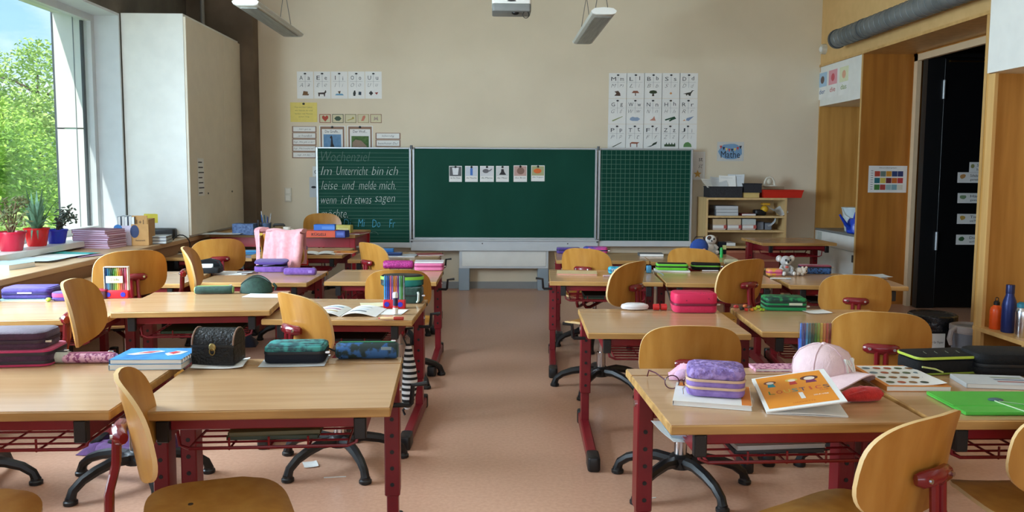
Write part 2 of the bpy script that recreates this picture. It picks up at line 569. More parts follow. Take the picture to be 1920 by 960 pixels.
MB().box(4.0, 4.16, 7.36, 7.44, 0, 2.36).box(4.0, 5.1, 7.30, 7.44, 2.325, 2.36).build('door_frame', BLACK, dr, smooth=False)
for z in (0.55, 1.95):
    MB().cyl((4.155, 7.35, z), (4.155, 7.35, z + 0.17), 0.012).build('hinge', ALU, dr)
MB().box(4.2, 5.0, 7.345, 7.36, 2.285, 2.30).build('lamp_glint_strip', mat('brass', (200, 150, 70), 0.3, metal=1.0), dr, smooth=False)  # brass-coloured bar stands in for a lamp's reflection along the door top

# far cupboard
cu = thing('wall_cupboard', 'oak wall cupboard with white doors and an open alcove holding the blue watering can', 'cupboard', (0, 0, 0))
A0, A1 = NY1 + 0.02, YB - 0.002
MB().box(XR, XR + 0.54, A1 - 0.02, A1, 0, 2.385).build('side_panel', OAK, cu, smooth=False)
MB().box(XR + 0.52, XR + 0.54, A0, A1 - 0.02, 0, 2.385).build('back_panel', OAK, cu, smooth=False)
uc = MB().box(XR - 0.004, XR + 0.5, A0 + 0.002, A1 - 0.022, 1.97, 2.383).build('upper_cabinet', WHITE, cu, smooth=False)
MB().box(XR, XR + 0.52, A0, A1 - 0.02, 0.652, 0.672).build('worktop', col((120, 122, 120), 0.5), cu, smooth=False)
MB().box(XR + 0.02, XR + 0.5, A0, A1 - 0.02, 0.0, 0.65).build('base_cabinet', WHITE, cu, smooth=False)
yd = (A0 + A1) / 2 - 0.02
MB().box(XR, XR + 0.018, A0 + 0.004, A1 - 0.024, 0.505, 0.648).build('drawer_front', WHITE, cu, smooth=False)
for y0, y1 in ((A0 + 0.004, yd - 0.002), (yd + 0.002, A1 - 0.024)):
    d = MB().box(XR, XR + 0.018, y0, y1, 0.06, 0.5).build('cupboard_door', WHITE, cu, smooth=False)
MB().box(XR - 0.003, XR, A1 - 0.2, A1 - 0.09, 0.53, 0.64).build('notice', col((186, 190, 182), 0.6), cu, smooth=False)
MB().box(XR - 0.008, XR, A0 + 0.01, A0 + 0.04, 0.40, 0.47).build('handle', col((60, 60, 62), 0.4), cu, smooth=False)

# near cupboard with the bottle bench
cn = thing('wall_cupboard', 'oak wall cupboard with a low bench of open cubbies holding drink bottles', 'cupboard', (0, 0, 0))
B0, B1, XN = 0.6, 4.85, 3.0
MB().box(XN + 0.002, XN + 0.49, B1 - 0.022, B1, 0, 2.48).build('side_panel', OAK, cn, smooth=False)
MB().box(XN - 0.001, XN + 0.02, B1 - 0.085, B1 - 0.022, 0, 1.865).build('front_post', OAKY, cn, smooth=False)
MB().box(XN + 0.47, XN + 0.49, B0, B1 - 0.022, 0, 2.48).build('back_panel', OAK, cn, smooth=False)
MB().box(XN - 0.012, XN + 0.47, B0, B1 - 0.022, 1.87, 2.478).build('upper_cabinet', WHITE, cn, smooth=False)
MB().box(XN - 0.018, XN + 0.47, B0, B1 - 0.024, 0.305, 0.33).build('bench_shelf', OAKY, cn, smooth=False)
for y in (4.37, 3.87, 3.37, 2.87):
    MB().box(XN, XN + 0.47, y, y + 0.018, 0.0, 0.305).build('divider', OAKY, cn, smooth=False)
MB().box(XN + 0.4, XN + 0.47, B0, B1 - 0.024, 0.0, 0.305).build('cubby_back', OAKD, cn, smooth=False)

# ventilation duct, detector
dc = thing('ventilation_duct', 'round spiral steel duct running along the top of the right wall', 'duct', (3.36, 7.85, 2.565))
MB().tube([(0, 0, 0), (0, -10.0, 0)], 0.085, 24).build('pipe', STEEL, dc)
MB().tube([(0, 0.012, 0), (0, -0.02, 0)], 0.094, 24).build('end_collar', col((70, 74, 76), 0.5), dc)
for k in range(34):
    y = -0.09 - k * 0.09
    n = 24
    MB().tube([(0.0865 * math.cos(2 * math.pi * i / n), y - 0.03 * i / n, 0.0865 * math.sin(2 * math.pi * i / n)) for i in range(n + 1)], 0.0025, 4).build('spiral_seam', STEEL, dc)
for y in (-0.55, -2.2):
    MB().tube([(0, y, 0), (0, y - 0.03, 0)], 0.092, 24).build('pipe_clamp', col((88, 92, 94), 0.5), dc)
    MB().box(0.0, 0.14, y - 0.025, y - 0.005, -0.012, 0.012).build('bracket', col((88, 92, 94), 0.5), dc, smooth=False)
dt = thing('wall_detector', 'small round white detector on the tan wall beside the duct', 'detector', (XR, 8.47, 2.56))
MB().tube([(0, 0, 0), (-0.045, 0, 0)], [0.055, 0.05], 18).build('housing', col((206, 200, 184), 0.5), dt)
MB().ball((-0.045, 0, 0), 0.02, 0.03, 0.03).build('lens', WHITE, dt)

# window counter along the left wall
ct = thing('window_counter', 'long beech counter along the window wall with plants and papers on it', 'counter', (0, 0, 0))
MB().cbox(XL + 0.002, -2.60, -2.2, 8.38, 0.645, 0.68, 0.003).build('worktop', mat('counter_beech', (206, 172, 132), 0.35, rgb2=(192, 157, 116), scale=(26, 2, 26), detail=6), ct)
MB().box(-2.64, -2.61, -2.2, 8.38, 0.55, 0.645).build('apron', mat('counter_apron', (150, 112, 76), 0.5, rgb2=(138, 100, 66), scale=(26, 2, 26)), ct, smooth=False)
MB().box(-3.0, -2.98, -2.2, 8.38, 0.0, 0.645).build('panel', mat('counter_panel', (150, 118, 88), 0.6), ct, smooth=False)
for y in (1.2, 3.1, 5.05, 7.0):
    MB().box(-2.98, -2.66, y, y + 0.03, 0.0, 0.645).build('divider', col((46, 42, 40), 0.6), ct, smooth=False)

# tall white cabinet on the counter
tcb = thing('tall_cabinet', 'tall white cabinet beside the window with a paper list on its door', 'cabinet', (0, 0, 0))
MB().cbox(XL + 0.004, -2.60, 6.92, 8.385, 0.682, 2.57, 0.002).build('carcass', WHITE, tcb)
for y0, y1 in ((6.925, 7.86), (7.865, 8.38)):
    d = MB().cbox(-2.60, -2.58, y0, y1, 0.70, 2.545, 0.002).build('cabinet_door', mat('cabinet_door_cream', (228, 218, 198), 0.45), tcb)
for y in (7.35, 8.02):
    MB().cyl((-2.58, y, 1.05), (-2.575, y, 1.05), 0.009).build('lock', col((60, 60, 60), 0.4), tcb)
q = atx(377, 332, -2.578)
lp = thing('paper_list', 'narrow printed list taped to the tall white cabinet', 'paper', (-2.5785, q.y, q.z))
MB().box(0, 0.0008, -0.075, 0.075, -0.165, 0.165).build('sheet', PAPER, lp, smooth=False)
for k in range(7):
    MB().box(0.0008, 0.0014, -0.06, 0.03 + 0.02 * (k % 3), 0.125 - k * 0.045, 0.135 - k * 0.045).build('print_line', INK, lp, smooth=False)

# ------------------------------------------------------------------ outside: hill, ground and trees
GRASS = mat('meadow', (96, 128, 58), 0.9, rgb2=(70, 104, 44), scale=(0.6, 0.6, 0.6))
struct('ground_outside', MB().box(-260, -3.55, -60, 320, -4.2, -4.0), GRASS, 'meadow below the window')
hl = MB()
hl.grid(24, 6, lambda u, v: (-330 + 250 * u, 150 + 160 * v + 60 * math.sin(u * 3), -4 + 33 * math.sin(math.pi * min(1, v * 0.9)) * (0.75 + 0.25 * math.sin(u * 7 + 1))))
struct('ground_hill', hl, mat('wooded_hill', (92, 122, 108), 0.95, rgb2=(72, 104, 92), scale=(0.12, 0.12, 0.12), detail=8), 'distant wooded hill', smooth=True)
BARK = mat('tree_bark', (96, 84, 66), 0.9)
leafs = [mat('leaf_green', (178, 212, 84), 0.6, rgb2=(136, 182, 60), scale=(1.2, 1.2, 1.2), detail=5),
         mat('leaf_dark_green', (138, 182, 74), 0.6, rgb2=(100, 148, 60), scale=(1.2, 1.2, 1.2), detail=5),
         mat('leaf_pale_green', (196, 216, 122), 0.6, rgb2=(156, 192, 92), scale=(1.2, 1.2, 1.2), detail=5)]


def tree(label, x, y, base, top, rad, li, n, seed, leaf=0.10):
    rnd = random.Random(seed)
    t = thing('leafy_tree', label, 'tree', (x, y, base), 0, 'trees outside the window')
    H = top - base
    tr = MB().tube([(0, 0, 0), (0.1, 0.05, H * 0.35), (-0.05, 0.1, H * 0.65), (0.05, 0, H * 0.9)], [0.16, 0.12, 0.07, 0.02], 8)
    ends = []
    for k in range(16):
        a, h = rnd.uniform(0, 6.28), H * rnd.uniform(0.15, 0.86)
        L = rad * rnd.uniform(0.6, 1.0) * (1.1 - 0.5 * h / H)
        e = (math.cos(a) * L, math.sin(a) * L, h + rnd.uniform(0.1, 0.35) * L)
        tr.tube([(0, 0, h - 0.3), (e[0] * 0.5, e[1] * 0.5, h), e], [0.05, 0.035, 0.012], 5)
        ends.append(e)
    tr.build('trunk', BARK, t)
    blobs = [(e, rad * rnd.uniform(0.32, 0.55)) for e in ends] + [((0, 0, H * 0.93), rad * 0.35), ((0, 0, H * 0.75), rad * 0.5), ((0, 0, H * 0.5), rad * 0.6)]
    vs, fs = [], []
    for i in range(n):
        (c, r) = blobs[rnd.randrange(len(blobs))]
        d = Vector((rnd.gauss(0, 1), rnd.gauss(0, 1), rnd.gauss(0, 1))).normalized() * (r * rnd.random() ** 0.45)
        p = Vector(c) + d
        s = leaf * rnd.uniform(0.6, 1.3)
        a = Vector((rnd.uniform(-1, 1), rnd.uniform(-1, 1), rnd.uniform(-0.6, 0.4))).normalized()
        b = a.cross(Vector((rnd.uniform(-1, 1), rnd.uniform(-1, 1), rnd.uniform(0.2, 1)))).normalized()
        o = len(vs)
        vs += [tuple(p - a * s), tuple(p + b * s * 0.45), tuple(p + a * s), tuple(p - b * s * 0.45)]
        fs.append((o, o + 1, o + 2, o + 3))
    cr = MB().add(vs, fs).build('foliage', leafs[li], t, smooth=False)
    cr['kind'] = 'stuff'


tree('bright green tree at the left edge of the window', -12.3, 18.5, -4.0, 3.2, 2.2, 0, 32000, 1, 0.06)
tree('tall loose tree whose top rises into the sky beside the fin', -12.2, 22.0, -4.0, 4.8, 1.7, 2, 15000, 2, 0.065)
tree('dense bush growing close below the window plants', -7.9, 13.2, -4.0, 0.3, 1.7, 2, 18000, 3, 0.055)
tree('dark green tree between the bright tree and the hill', -17.6, 27.0, -4.0, 2.2, 3.0, 1, 16000, 4, 0.10)
tree('yellow green tree behind the facade fin', -15.2, 30.0, -4.0, 1.9, 2.8, 0, 16000, 5, 0.10)
tree('broad tree outside left of the view through the panes', -9.6, 14.6, -4.0, 0.7, 2.2, 0, 16000, 6, 0.06)


def fit_text(body, w, h, material, parent, m, name='lettering', **k):
    """text scaled to a width w and height h (metres), centred on the frame m"""
    me = text_mesh(body, 1.0, **k)
    xs = [v.co.x for v in me.vertices]
    ys = [v.co.y for v in me.vertices]
    cx, cy = (max(xs) + min(xs)) / 2, (max(ys) + min(ys)) / 2
    S = Matrix.Diagonal((w / (max(xs) - min(xs)), h / (max(ys) - min(ys)), 1, 1)) @ Matrix.Translation((-cx, -cy, 0))
    me.transform(m @ S)
    me.materials.clear()
    me.materials.append(material)
    o = bpy.data.objects.new(name, me)
    C.objects.link(o)
    o.parent = parent
    return o


# ------------------------------------------------------------------ blackboard
bd = thing('blackboard', 'large green folding blackboard with ruled, plain and squared panels on white pylons', 'blackboard', (0, 0, 0))
YF = 8.45


def panel(x0, x1, z0, z1, y, name):
    p = MB().box(x0 + 0.02, x1 - 0.02, y, y + 0.02, z0 + 0.02, z1 - 0.015).build(name, BOARD, bd, smooth=False)
    fr = MB()
    fr.cbox(x0, x0 + 0.022, y - 0.008, y + 0.028, z0, z1, 0.003).cbox(x1 - 0.022, x1, y - 0.008, y + 0.028, z0, z1, 0.003)
    fr.cbox(x0 + 0.022, x1 - 0.022, y - 0.008, y + 0.028, z1 - 0.016, z1, 0.003).cbox(x0 + 0.022, x1 - 0.022, y - 0.008, y + 0.028, z0, z0 + 0.024, 0.003)
    fr.build('frame', ALU, p)
    return p


pc = panel(-0.835, 1.108, 0.54, 1.51, YF, 'centre_panel')
pl = panel(-1.835, -0.845, 0.455, 1.505, YF - 0.025, 'ruled_panel')
pr = panel(1.118, 2.118, 0.475, 1.51, YF - 0.025, 'squared_panel')
for p, x0, x1, z0, z1, y in ((pl, -1.835, -0.845, 0.455, 0.51, YF - 0.036), (pr, 1.118, 2.118, 0.475, 0.535, YF - 0.036)):
    MB().cbox(x0, x1, y, y + 0.02, z0, z1, 0.003).build('lower_rail', PALE, p)
MB().cbox(-0.85, 1.125, YF - 0.06, YF + 0.02, 0.425, 0.545, 0.006).box(-0.85, 1.125, YF - 0.085, YF - 0.06, 0.535, 0.545).build('chalk_tray', PALE, bd)
for x in (-0.10, 0.80):
    MB().cyl((x, YF - 0.066, 0.505), (x, YF - 0.06, 0.505), 0.007).build('tray_screw', col((90, 92, 96), 0.5), bd)
for x in (-0.84, 1.113):
    for z in (0.535, 1.508):
        MB().cyl((x, YF - 0.05, z - 0.02), (x, YF - 0.05, z + 0.02), 0.014).build('hinge', col((96, 100, 104), 0.5), bd)
for x in (-0.35, 0.49):
    MB().cbox(x, x + 0.115, YF - 0.02, YB - 0.014, 0.0, 0.24, 0.004).build('pylon', mat('pylon_blue_grey', (150, 166, 178), 0.4), bd)
lw = MB().cbox(-0.345, 0.602, YF - 0.025, YF + 0.0, 0.236, 0.43, 0.003).build('lower_panel', PALE, bd)
MB().cbox(-0.315, 0.575, YF - 0.03, YF - 0.025, 0.26, 0.42, 0.002).build('panel_field', WHITE, lw)
# squared grid and ruled lines (print on the panels)
gr = MB()
for k in range(20):
    x = 1.155 + k * 0.049
    gr.box(x, x + 0.0035, YF - 0.0262, YF - 0.0252, 0.545, 1.49)
for k in range(20):
    z = 0.565 + k * 0.0485
    gr.box(1.145, 2.09, YF - 0.0262, YF - 0.0252, z, z + 0.0035)
gr.build('grid_lines', LINE, pr, smooth=False)
rl = MB()
for k in range(7):
    z0 = 1.445 - k * 0.152
    for dz in (0, -0.045, -0.078, -0.118):
        if z0 + dz > 0.53:
            rl.box(-1.81, -0.87, YF - 0.0262, YF - 0.0252, z0 + dz, z0 + dz + 0.0028)
rl.build('ruled_lines', LINE, pl, smooth=False)


def chalk(body, x0, x1, py, h, material, shear=0.28, thin=-0.018):
    a, b = aty(x0, py, YF - 0.027), aty(x1, py, YF - 0.027)
    fit_text(body, b.x - a.x, h, material, pl, XZ((a.x + b.x) / 2, YF - 0.0268, a.z), name='chalk_lettering', shear=shear, thin=thin)


chalk('Wochenziel', 602, 694, 293, 0.10, CHALKF)
for py, h, ws in ((320, 0.088, (('Im', 601.5, 622), ('Unterricht', 631, 690), ('bin', 697, 718.5), ('ich', 724.5, 746))),
                  (347, 0.088, (('leise', 602.5, 632.5), ('und', 642, 665), ('melde', 673, 705), ('mich.', 711, 742))),
                  (374, 0.088, (('wenn', 602, 630.5), ('ich', 639, 659), ('etwas', 665.5, 696.5))),
                  (376, 0.085, (('sagen', 703, 740.5),)), (400, 0.088, (('möchte.', 602, 652),))):
    for wd, a_, b_ in ws:
        chalk(wd, a_, b_, py + {'wenn': 2.8, 'etwas': 1.8}.get(wd, 0), h * {'wenn': .62, 'etwas': .76}.get(wd, 1.0), CHALK)
chalk('Mo', 612, 630, 419, 0.075, CHALKB, 0.1)
chalk('Di', 644, 658, 418, 0.08, CHALKB, 0.15)
chalk('Mi', 671, 684, 418, 0.08, CHALKB, 0.2)
chalk('Do', 698, 713, 419, 0.08, CHALKB, 0.1)
chalk('Fr', 730, 741, 419, 0.085, CHALKB, 0.1)
a = MB()
for x in (660, 683, 701):
    q = aty(x, 437, YF - 0.027)
    a.tube([(q.x + 0.045 * math.cos(t * 0.35), YF - 0.0262, q.z - 0.02 + 0.035 * math.sin(t * 0.35)) for t in range(10)], 0.002, 4)
a.build('chalk_arcs', CHALKF, pl)


def on_wall(x0, y0, x1, y1, Y):
    a, b = aty(x0, y0, Y), aty(x1, y1, Y)
    return (a.x + b.x) / 2, (a.z + b.z) / 2, b.x - a.x, a.z - b.z


def blob(cx, cz, rx, rz, n=14, y0=-0.0016, y1=-0.0008, seed=0, wob=0.0):
    rnd = random.Random(seed)
    P = []
    for k in range(n):
        a = 2 * math.pi * k / n
        w = 1 + wob * rnd.uniform(-1, 1)
        P.append((cx + rx * w * math.cos(a), cz + rz * w * math.sin(a)))
    return flat(P, y0, y1)


def flat(poly, y0=-0.0016, y1=-0.0008):
    """a flat printed shape lying on a sheet that faces -Y: polygon in (x, z)"""
    return [[(x, y1, z) for x, z in poly], [(x, y0, z) for x, z in poly]]


def shape(mb, poly):
    mb.rings(flat(poly))
    return mb


# six picture cards on the centre panel
cards = [((842, 311, 866, 341), (96, 98, 100), 'glass of water on grey', 'das Glas Wasser'),
         ((872, 311, 896, 341), (206, 214, 224), 'blue and white water bottle', 'die Flasche'),
         ((900, 311, 926, 341), (220, 220, 222), 'grey pan', 'die Pfanne'),
         ((930, 311, 954, 341), (214, 216, 214), 'black and grey mortar', 'der Mixer'),
         ((963, 310, 988, 341), (196, 160, 150), 'brown bread loaf', 'das Brot'),
         ((996, 310, 1021, 340), (176, 176, 130), 'orange soup bowl', 'die Suppe')]
for i, (b, c, lb, tx) in enumerate(cards):
    x, z, w, h = on_wall(*b, YF - 0.002)
    t = thing('picture_card', 'picture card with %s pinned to the blackboard' % lb, 'card', (x, YF - 0.0005, z), 0, 'six picture cards on the blackboard')
    MB().box(-w / 2, w / 2, -0.001, 0, -h / 2, h / 2).build('sheet', PAPER, t, smooth=False)
    MB().box(-w / 2 + 0.006, w / 2 - 0.006, -0.0014, -0.0008, -h * 0.14, h / 2 - 0.008).build('picture', col(c, 0.7), t, smooth=False)
    m = MB()
    cc = (235, 238, 240)
    if i == 0:
        m.rings(flat([(-0.035, 0.065), (0.035, 0.065), (0.026, -0.01), (-0.026, -0.01)], -0.002, -0.0012))
    elif i == 1:
        m.rings(flat([(-0.013, 0.05), (-0.006, 0.065), (0.006, 0.065), (0.013, 0.05), (0.013, -0.015), (-0.013, -0.015)], -0.002, -0.0012))
        cc = (70, 120, 196)
    elif i == 2:
        m.rings(blob(-0.012, 0.03, 0.034, 0.022, y0=-0.002, y1=-0.0012))
        m.rings(flat([(0.02, 0.035), (0.05, 0.055), (0.054, 0.048), (0.026, 0.022)], -0.002, -0.0012))
        cc = (110, 108, 112)
    elif i == 3:
        m.rings(flat([(-0.035, -0.01), (0.04, -0.01), (0.02, 0.02), (0.012, 0.05), (-0.012, 0.05), (-0.015, 0.02)], -0.002, -0.0012))
        cc = (44, 42, 44)
    elif i == 4:
        m.rings(blob(0.004, 0.028, 0.04, 0.036, y0=-0.002, y1=-0.0012))
        cc = (140, 106, 92)
    else:
        m.rings(blob(-0.004, 0.025, 0.042, 0.026, y0=-0.002, y1=-0.0012))
        cc = (226, 110, 44)
    m.build('motif', col(cc, 0.7), t, smooth=False)
    fit_text(tx, w * 0.8, 0.014, INK, t, XZ(0, -0.0016, -h * 0.25))
    MB().ball((0, -0.006, h / 2 - 0.012), 0.012, 0.006, 0.012, 10, 5).build('magnet', BLACK, t)

# ------------------------------------------------------------------ letter sheets and posters on the back wall
YW = YB - 0.001


def sheet(name, label, cat, box, group=None, base=PAPER, y=YW):
    x, z, w, h = on_wall(*box, y)
    t = thing(name, label, cat, (x, y, z), 0, group)
    MB().box(-w / 2, w / 2, -0.0008, 0, -h / 2, h / 2).build('sheet', base, t, smooth=False)
    return t, w, h


MOTIF = {
    'A': [((120, 90, 60), [(-.5, -.4), (.5, -.4), (.62, -.1), (.4, -.15), (.4, .3), (-.3, .4), (-.4, -.1)])],
    'E': [((70, 62, 58), [(-.7, .1), (.3, .15), (.55, .6), (.65, .2), (.45, -.05), (.4, -.6), (.28, -.6), (.2, -.2), (-.4, -.2), (-.45, -.6), (-.6, -.6)])],
    'I': [((110, 160, 190), [(-.7, -.4), (.7, -.4), (.5, -.1), (-.5, -.1)]), ((96, 80, 60), [(-.05, -.1), (.08, -.1), (.2, .4), (-.25, .35)])],
    'O': [((60, 60, 56), [(-.5, -.5), (-.2, -.5), (-.1, 0), (-.2, .5), (-.35, .5), (-.55, 0)]), ((50, 66, 80), [(.3, -.3), (.75, -.35), (.78, .25), (.35, .3)])],
    'U': [((60, 60, 62), [(-.75, 0), (-.4, .45), (-.05, 0), (-.4, -.45)]), ((150, 60, 56), [(.2, .1), (.75, .2), (.5, -.3)])],
    'M': [((86, 66, 54), [(-.5, -.5), (.4, -.5), (.35, 0), (.05, .5), (-.5, .35), (-.2, 0)])],
    'L': [((140, 88, 66), [(-.55, .05), (.55, .05), (.3, .5), (-.3, .5)]), ((90, 80, 70), [(-.06, .05), (.06, .05), (.06, -.5), (-.06, -.5)])],
    'B': [((56, 70, 44), [(-.6, .1), (-.3, -.05), (.3, -.05), (.6, .1), (.45, .5), (0, .62), (-.45, .5)]), ((70, 54, 40), [(-.1, -.05), (.1, -.05), (.16, -.55), (-.16, -.55)])],
    'S': [((214, 150, 90), [(-.2, 0), (0, .25), (.2, 0), (0, -.25)])],
    'D': [((56, 60, 50), [(-.8, -.1), (-.2, .1), (.3, .25), (.5, .6), (.85, .6), (.6, .45), (.35, -.1), (.3, -.5), (.1, -.5), (-.1, -.2), (-.3, -.5), (-.4, -.15)])],
    'G': [((150, 160, 110), [(-.8, -.45), (-.55, -.45), (.8, .45), (.75, .55), (-.7, -.25)])],
    'W': [((150, 170, 196), [(-.75, -.2), (-.4, -.4), (.4, -.4), (.75, 0), (.4, .35), (0, .3), (-.35, .45), (-.7, .2)])],
    'N': [((200, 140, 120), [(-.45, -.3), (.45, -.35), (.3, .2), (.25, .6), (0, .1)])],
    'H': [((34, 76, 52), [(-.8, -.1), (.6, .5), (.85, .05), (.35, -.2), (-.05, -.5), (-.25, -.35), (.1, -.02), (-.7, -.35)])],
    'R': [((130, 150, 180), [(-.3, -.3), (.1, -.4), (.85, .55), (-.2, .15)]), ((206, 150, 110), [(-.8, -.4), (-.35, -.35), (-.5, -.1)])],
    'P': [((60, 76, 52), [(-.75, -.5), (.6, .45), (.75, .5), (.6, .3), (-.5, -.5)])],
    'T': [((150, 84, 56), [(-.7, .2), (.4, .15), (.75, .45), (-.4, .5)]), ((120, 64, 42), [(-.65, .2), (-.5, .2), (-.5, -.5), (-.62, -.5)]), ((120, 64, 42), [(.3, .2), (.42, .2), (.42, -.5), (.3, -.5)])],
    'F': [((50, 64, 50), [(-.8, -.5), (-.2, -.4), (.6, .1), (.75, .6), (.2, .3), (-.1, -.15)])],
    'Z': [((56, 80, 52), [(-.8, -.4), (.8, -.4), (.8, .05), (.7, .45), (.6, .05), (.4, .05), (.3, .45), (.2, .05), (0, .05), (-.1, .45), (-.2, .05), (-.4, .05), (-.5, .45), (-.6, .05), (-.8, .05)])],
    'J': [((96, 140, 84), [(-.6, -.5), (.6, -.5), (.5, .1), (.1, .5), (-.3, .4), (-.55, 0)])],
}
NOUN = {'A': 'sledge', 'E': 'donkey', 'I': 'island', 'O': 'hare', 'U': 'clock', 'M': 'mouse', 'L': 'lamp', 'B': 'tree', 'S': 'sun', 'D': 'dinosaur', 'G': 'fork',
        'W': 'cloud', 'N': 'nose', 'H': 'trousers', 'R': 'rocket', 'P': 'brush', 'T': 'table', 'F': 'feather', 'Z': 'fence', 'J': 'green heap'}


def letter_sheet(L, box, group):
    t, w, h = sheet('letter_sheet', 'white letter sheet %s %s with a %s picture on the wall' % (L, L.lower(), NOUN[L]), 'poster', box, group)
    fit = lambda s, x, z, ww, hh, **k: fit_text(s, ww, hh, INK, t, XZ(x, -0.0014, z), **k)
    wide = 1.35 if L in 'MW' else (0.2 if L == 'I' else 1.0)
    fit(L, -w * 0.24, h * 0.27, w * 0.2 * wide, h * 0.15)
    lw_ = 0.25 if L in 'IJL' else (1.4 if L in 'MW' else 1.0)
    fit(L.lower(), w * 0.22, h * (0.30 if L in 'LBDHTF' else 0.25), w * 0.14 * lw_, h * (0.15 if L in 'BDFGHIJKLPTQ' else 0.11))
    fit(L, -w * 0.24, h * 0.0, w * 0.2 * max(wide, .45), h * 0.14, shear=0.35, thin=-0.02)
    fit(L.lower(), w * 0.2, h * 0.0, w * 0.15 * max(lw_, .45), h * (0.14 if L in 'BDFGHIJKLPTQ' else 0.10), shear=0.4, thin=-0.02)
    g = MB().box(-w * 0.38, w * 0.38, -0.0013, -0.0008, h * 0.135, h * 0.14).box(-0.001, 0.001, -0.0013, -0.0008, -h * 0.08, h * 0.38)
    g.build('rule', INKL, t, smooth=False)
    for c, poly in MOTIF[L]:
        shape(MB(), [(x * w * 0.38, -h * 0.30 + z * h * 0.2) for x, z in poly]).build('motif', col(c, 0.8), t, smooth=False)
    MB().ball((0, -0.004, h * 0.42), 0.014, 0.005, 0.009, 8, 4).build('pin', BLACK, t)


for i, L in enumerate('AEIOU'):
    letter_sheet(L, (556.5 + i * 32, 134, 588 + i * 32, 185), 'vowel sheets above the yellow note')
for r, row in enumerate(('MLBSD', 'GWNHR', 'PTFZJ')):
    for i, L in enumerate(row):
        letter_sheet(L, (1142 + i * 33.2 - r * 1.0, 137 + r * 48, 1175 + i * 33.2 - r * 1.0, 184.6 + r * 48), 'consonant sheets above the squared panel')
t, w, h = sheet('letter_sheet', 'partly hidden sheet with st and a star beside the blackboard', 'poster', (1287, 284, 1321, 337))
fit_text('st', w * 0.2, h * 0.12, INK, t, XZ(w * 0.27, -0.0014, h * 0.22))
fit_text('st', w * 0.24, h * 0.13, INK, t, XZ(w * 0.27, -0.0014, -h * 0.02), shear=0.4, thin=-0.02)
shape(MB(), [(w * 0.12 + (0.045 if k % 2 == 0 else 0.02) * math.sin(k * math.pi / 5), -h * 0.3 + (0.045 if k % 2 == 0 else 0.02) * math.cos(k * math.pi / 5)) for k in range(10)]).build('star', col((214, 168, 84), 0.8), t, smooth=False)

# yellow note, small picture cards, phrase strips, animal posters
YEL = col((232, 214, 120), 0.85)
t, w, h = sheet('yellow_note', 'yellow note pinned to the wall below the vowel sheets', 'note', (544, 192, 595, 229), None, YEL)
for k, s in enumerate(('Frau und Herr Lehrer', 'wir hören zu und', 'lernen viel Neues', 'jeden Tag')):
    fit_text(s, w * (0.66 if k < 3 else 0.4), 0.014, col((150, 140, 86), 0.8), t, XZ(0, -0.0014, h * 0.26 - k * h * 0.165))
MB().ball((0, -0.004, h * 0.43), 0.014, 0.006, 0.012, 8, 4).build('pin', BLACK, t)
heart = [(0, -.42), (-.42, .05), (-.4, .32), (-.2, .42), (0, .24), (.2, .42), (.4, .32), (.42, .05)]
pics = [('red heart', (176, 74, 58), heart), ('green eye', (70, 90, 74), [(-.5, 0), (-.2, .3), (.2, .3), (.5, 0), (.2, -.3), (-.2, -.3)]),
        ('golden key', (176, 160, 90), [(-.45, -.2), (.15, 0), (.25, .22), (.45, .2), (.48, -.05), (.25, -.1), (-.4, -.3)]),
        ('pink hands', (204, 130, 108), [(-.3, -.35), (.05, -.3), (.3, .2), (.25, .42), (-.05, .35), (-.15, .05)]),
        ('small sketched figures', (170, 150, 140), [(-.3, -.3), (-.2, .3), (0, 0), (.2, .32), (.3, -.3), (0, -.1)])]
for i, (nm, c, poly) in enumerate(pics):
    x0 = 599 + i * 23.8
    t, w, h = sheet('picture_card', 'small framed wall card with a %s' % nm, 'card', (x0, 214, x0 + 21.5, 230.5), 'small framed cards above the animal posters', col((214, 206, 170), 0.8))
    fr = MB().box(-w / 2, w / 2, -0.0016, -0.0006, h / 2 - 0.006, h / 2).box(-w / 2, w / 2, -0.0016, -0.0006, -h / 2, -h / 2 + 0.006)
    fr.box(-w / 2, -w / 2 + 0.006, -0.0016, -0.0006, -h / 2, h / 2).box(w / 2 - 0.006, w / 2, -0.0016, -0.0006, -h / 2, h / 2)
    fr.build('border', col(((150, 70, 58), (90, 96, 80), (140, 134, 100), (176, 156, 120), (150, 110, 90))[i], 0.8), t, smooth=False)
    shape(MB(), [(x * h * 0.85, z * h * 0.85) for x, z in poly]).build('motif', col(c, 0.8), t, smooth=False)
BROWN = col((150, 118, 98), 0.8)


def strip(box, text, label, w_text=0.8):
    t, w, h = sheet('phrase_strip', label, 'card', box, 'handwritten phrase strips', BROWN)
    MB().cbox(-w / 2 + 0.012, w / 2 - 0.012, -0.0014, -0.0006, -h / 2 + 0.01, h / 2 - 0.006, 0.0002).build('field', PAPER, t, smooth=False)
    fit_text(text, w * w_text, 0.024, INK, t, XZ(0, -0.0018, 0), shear=0.25, thin=-0.01)


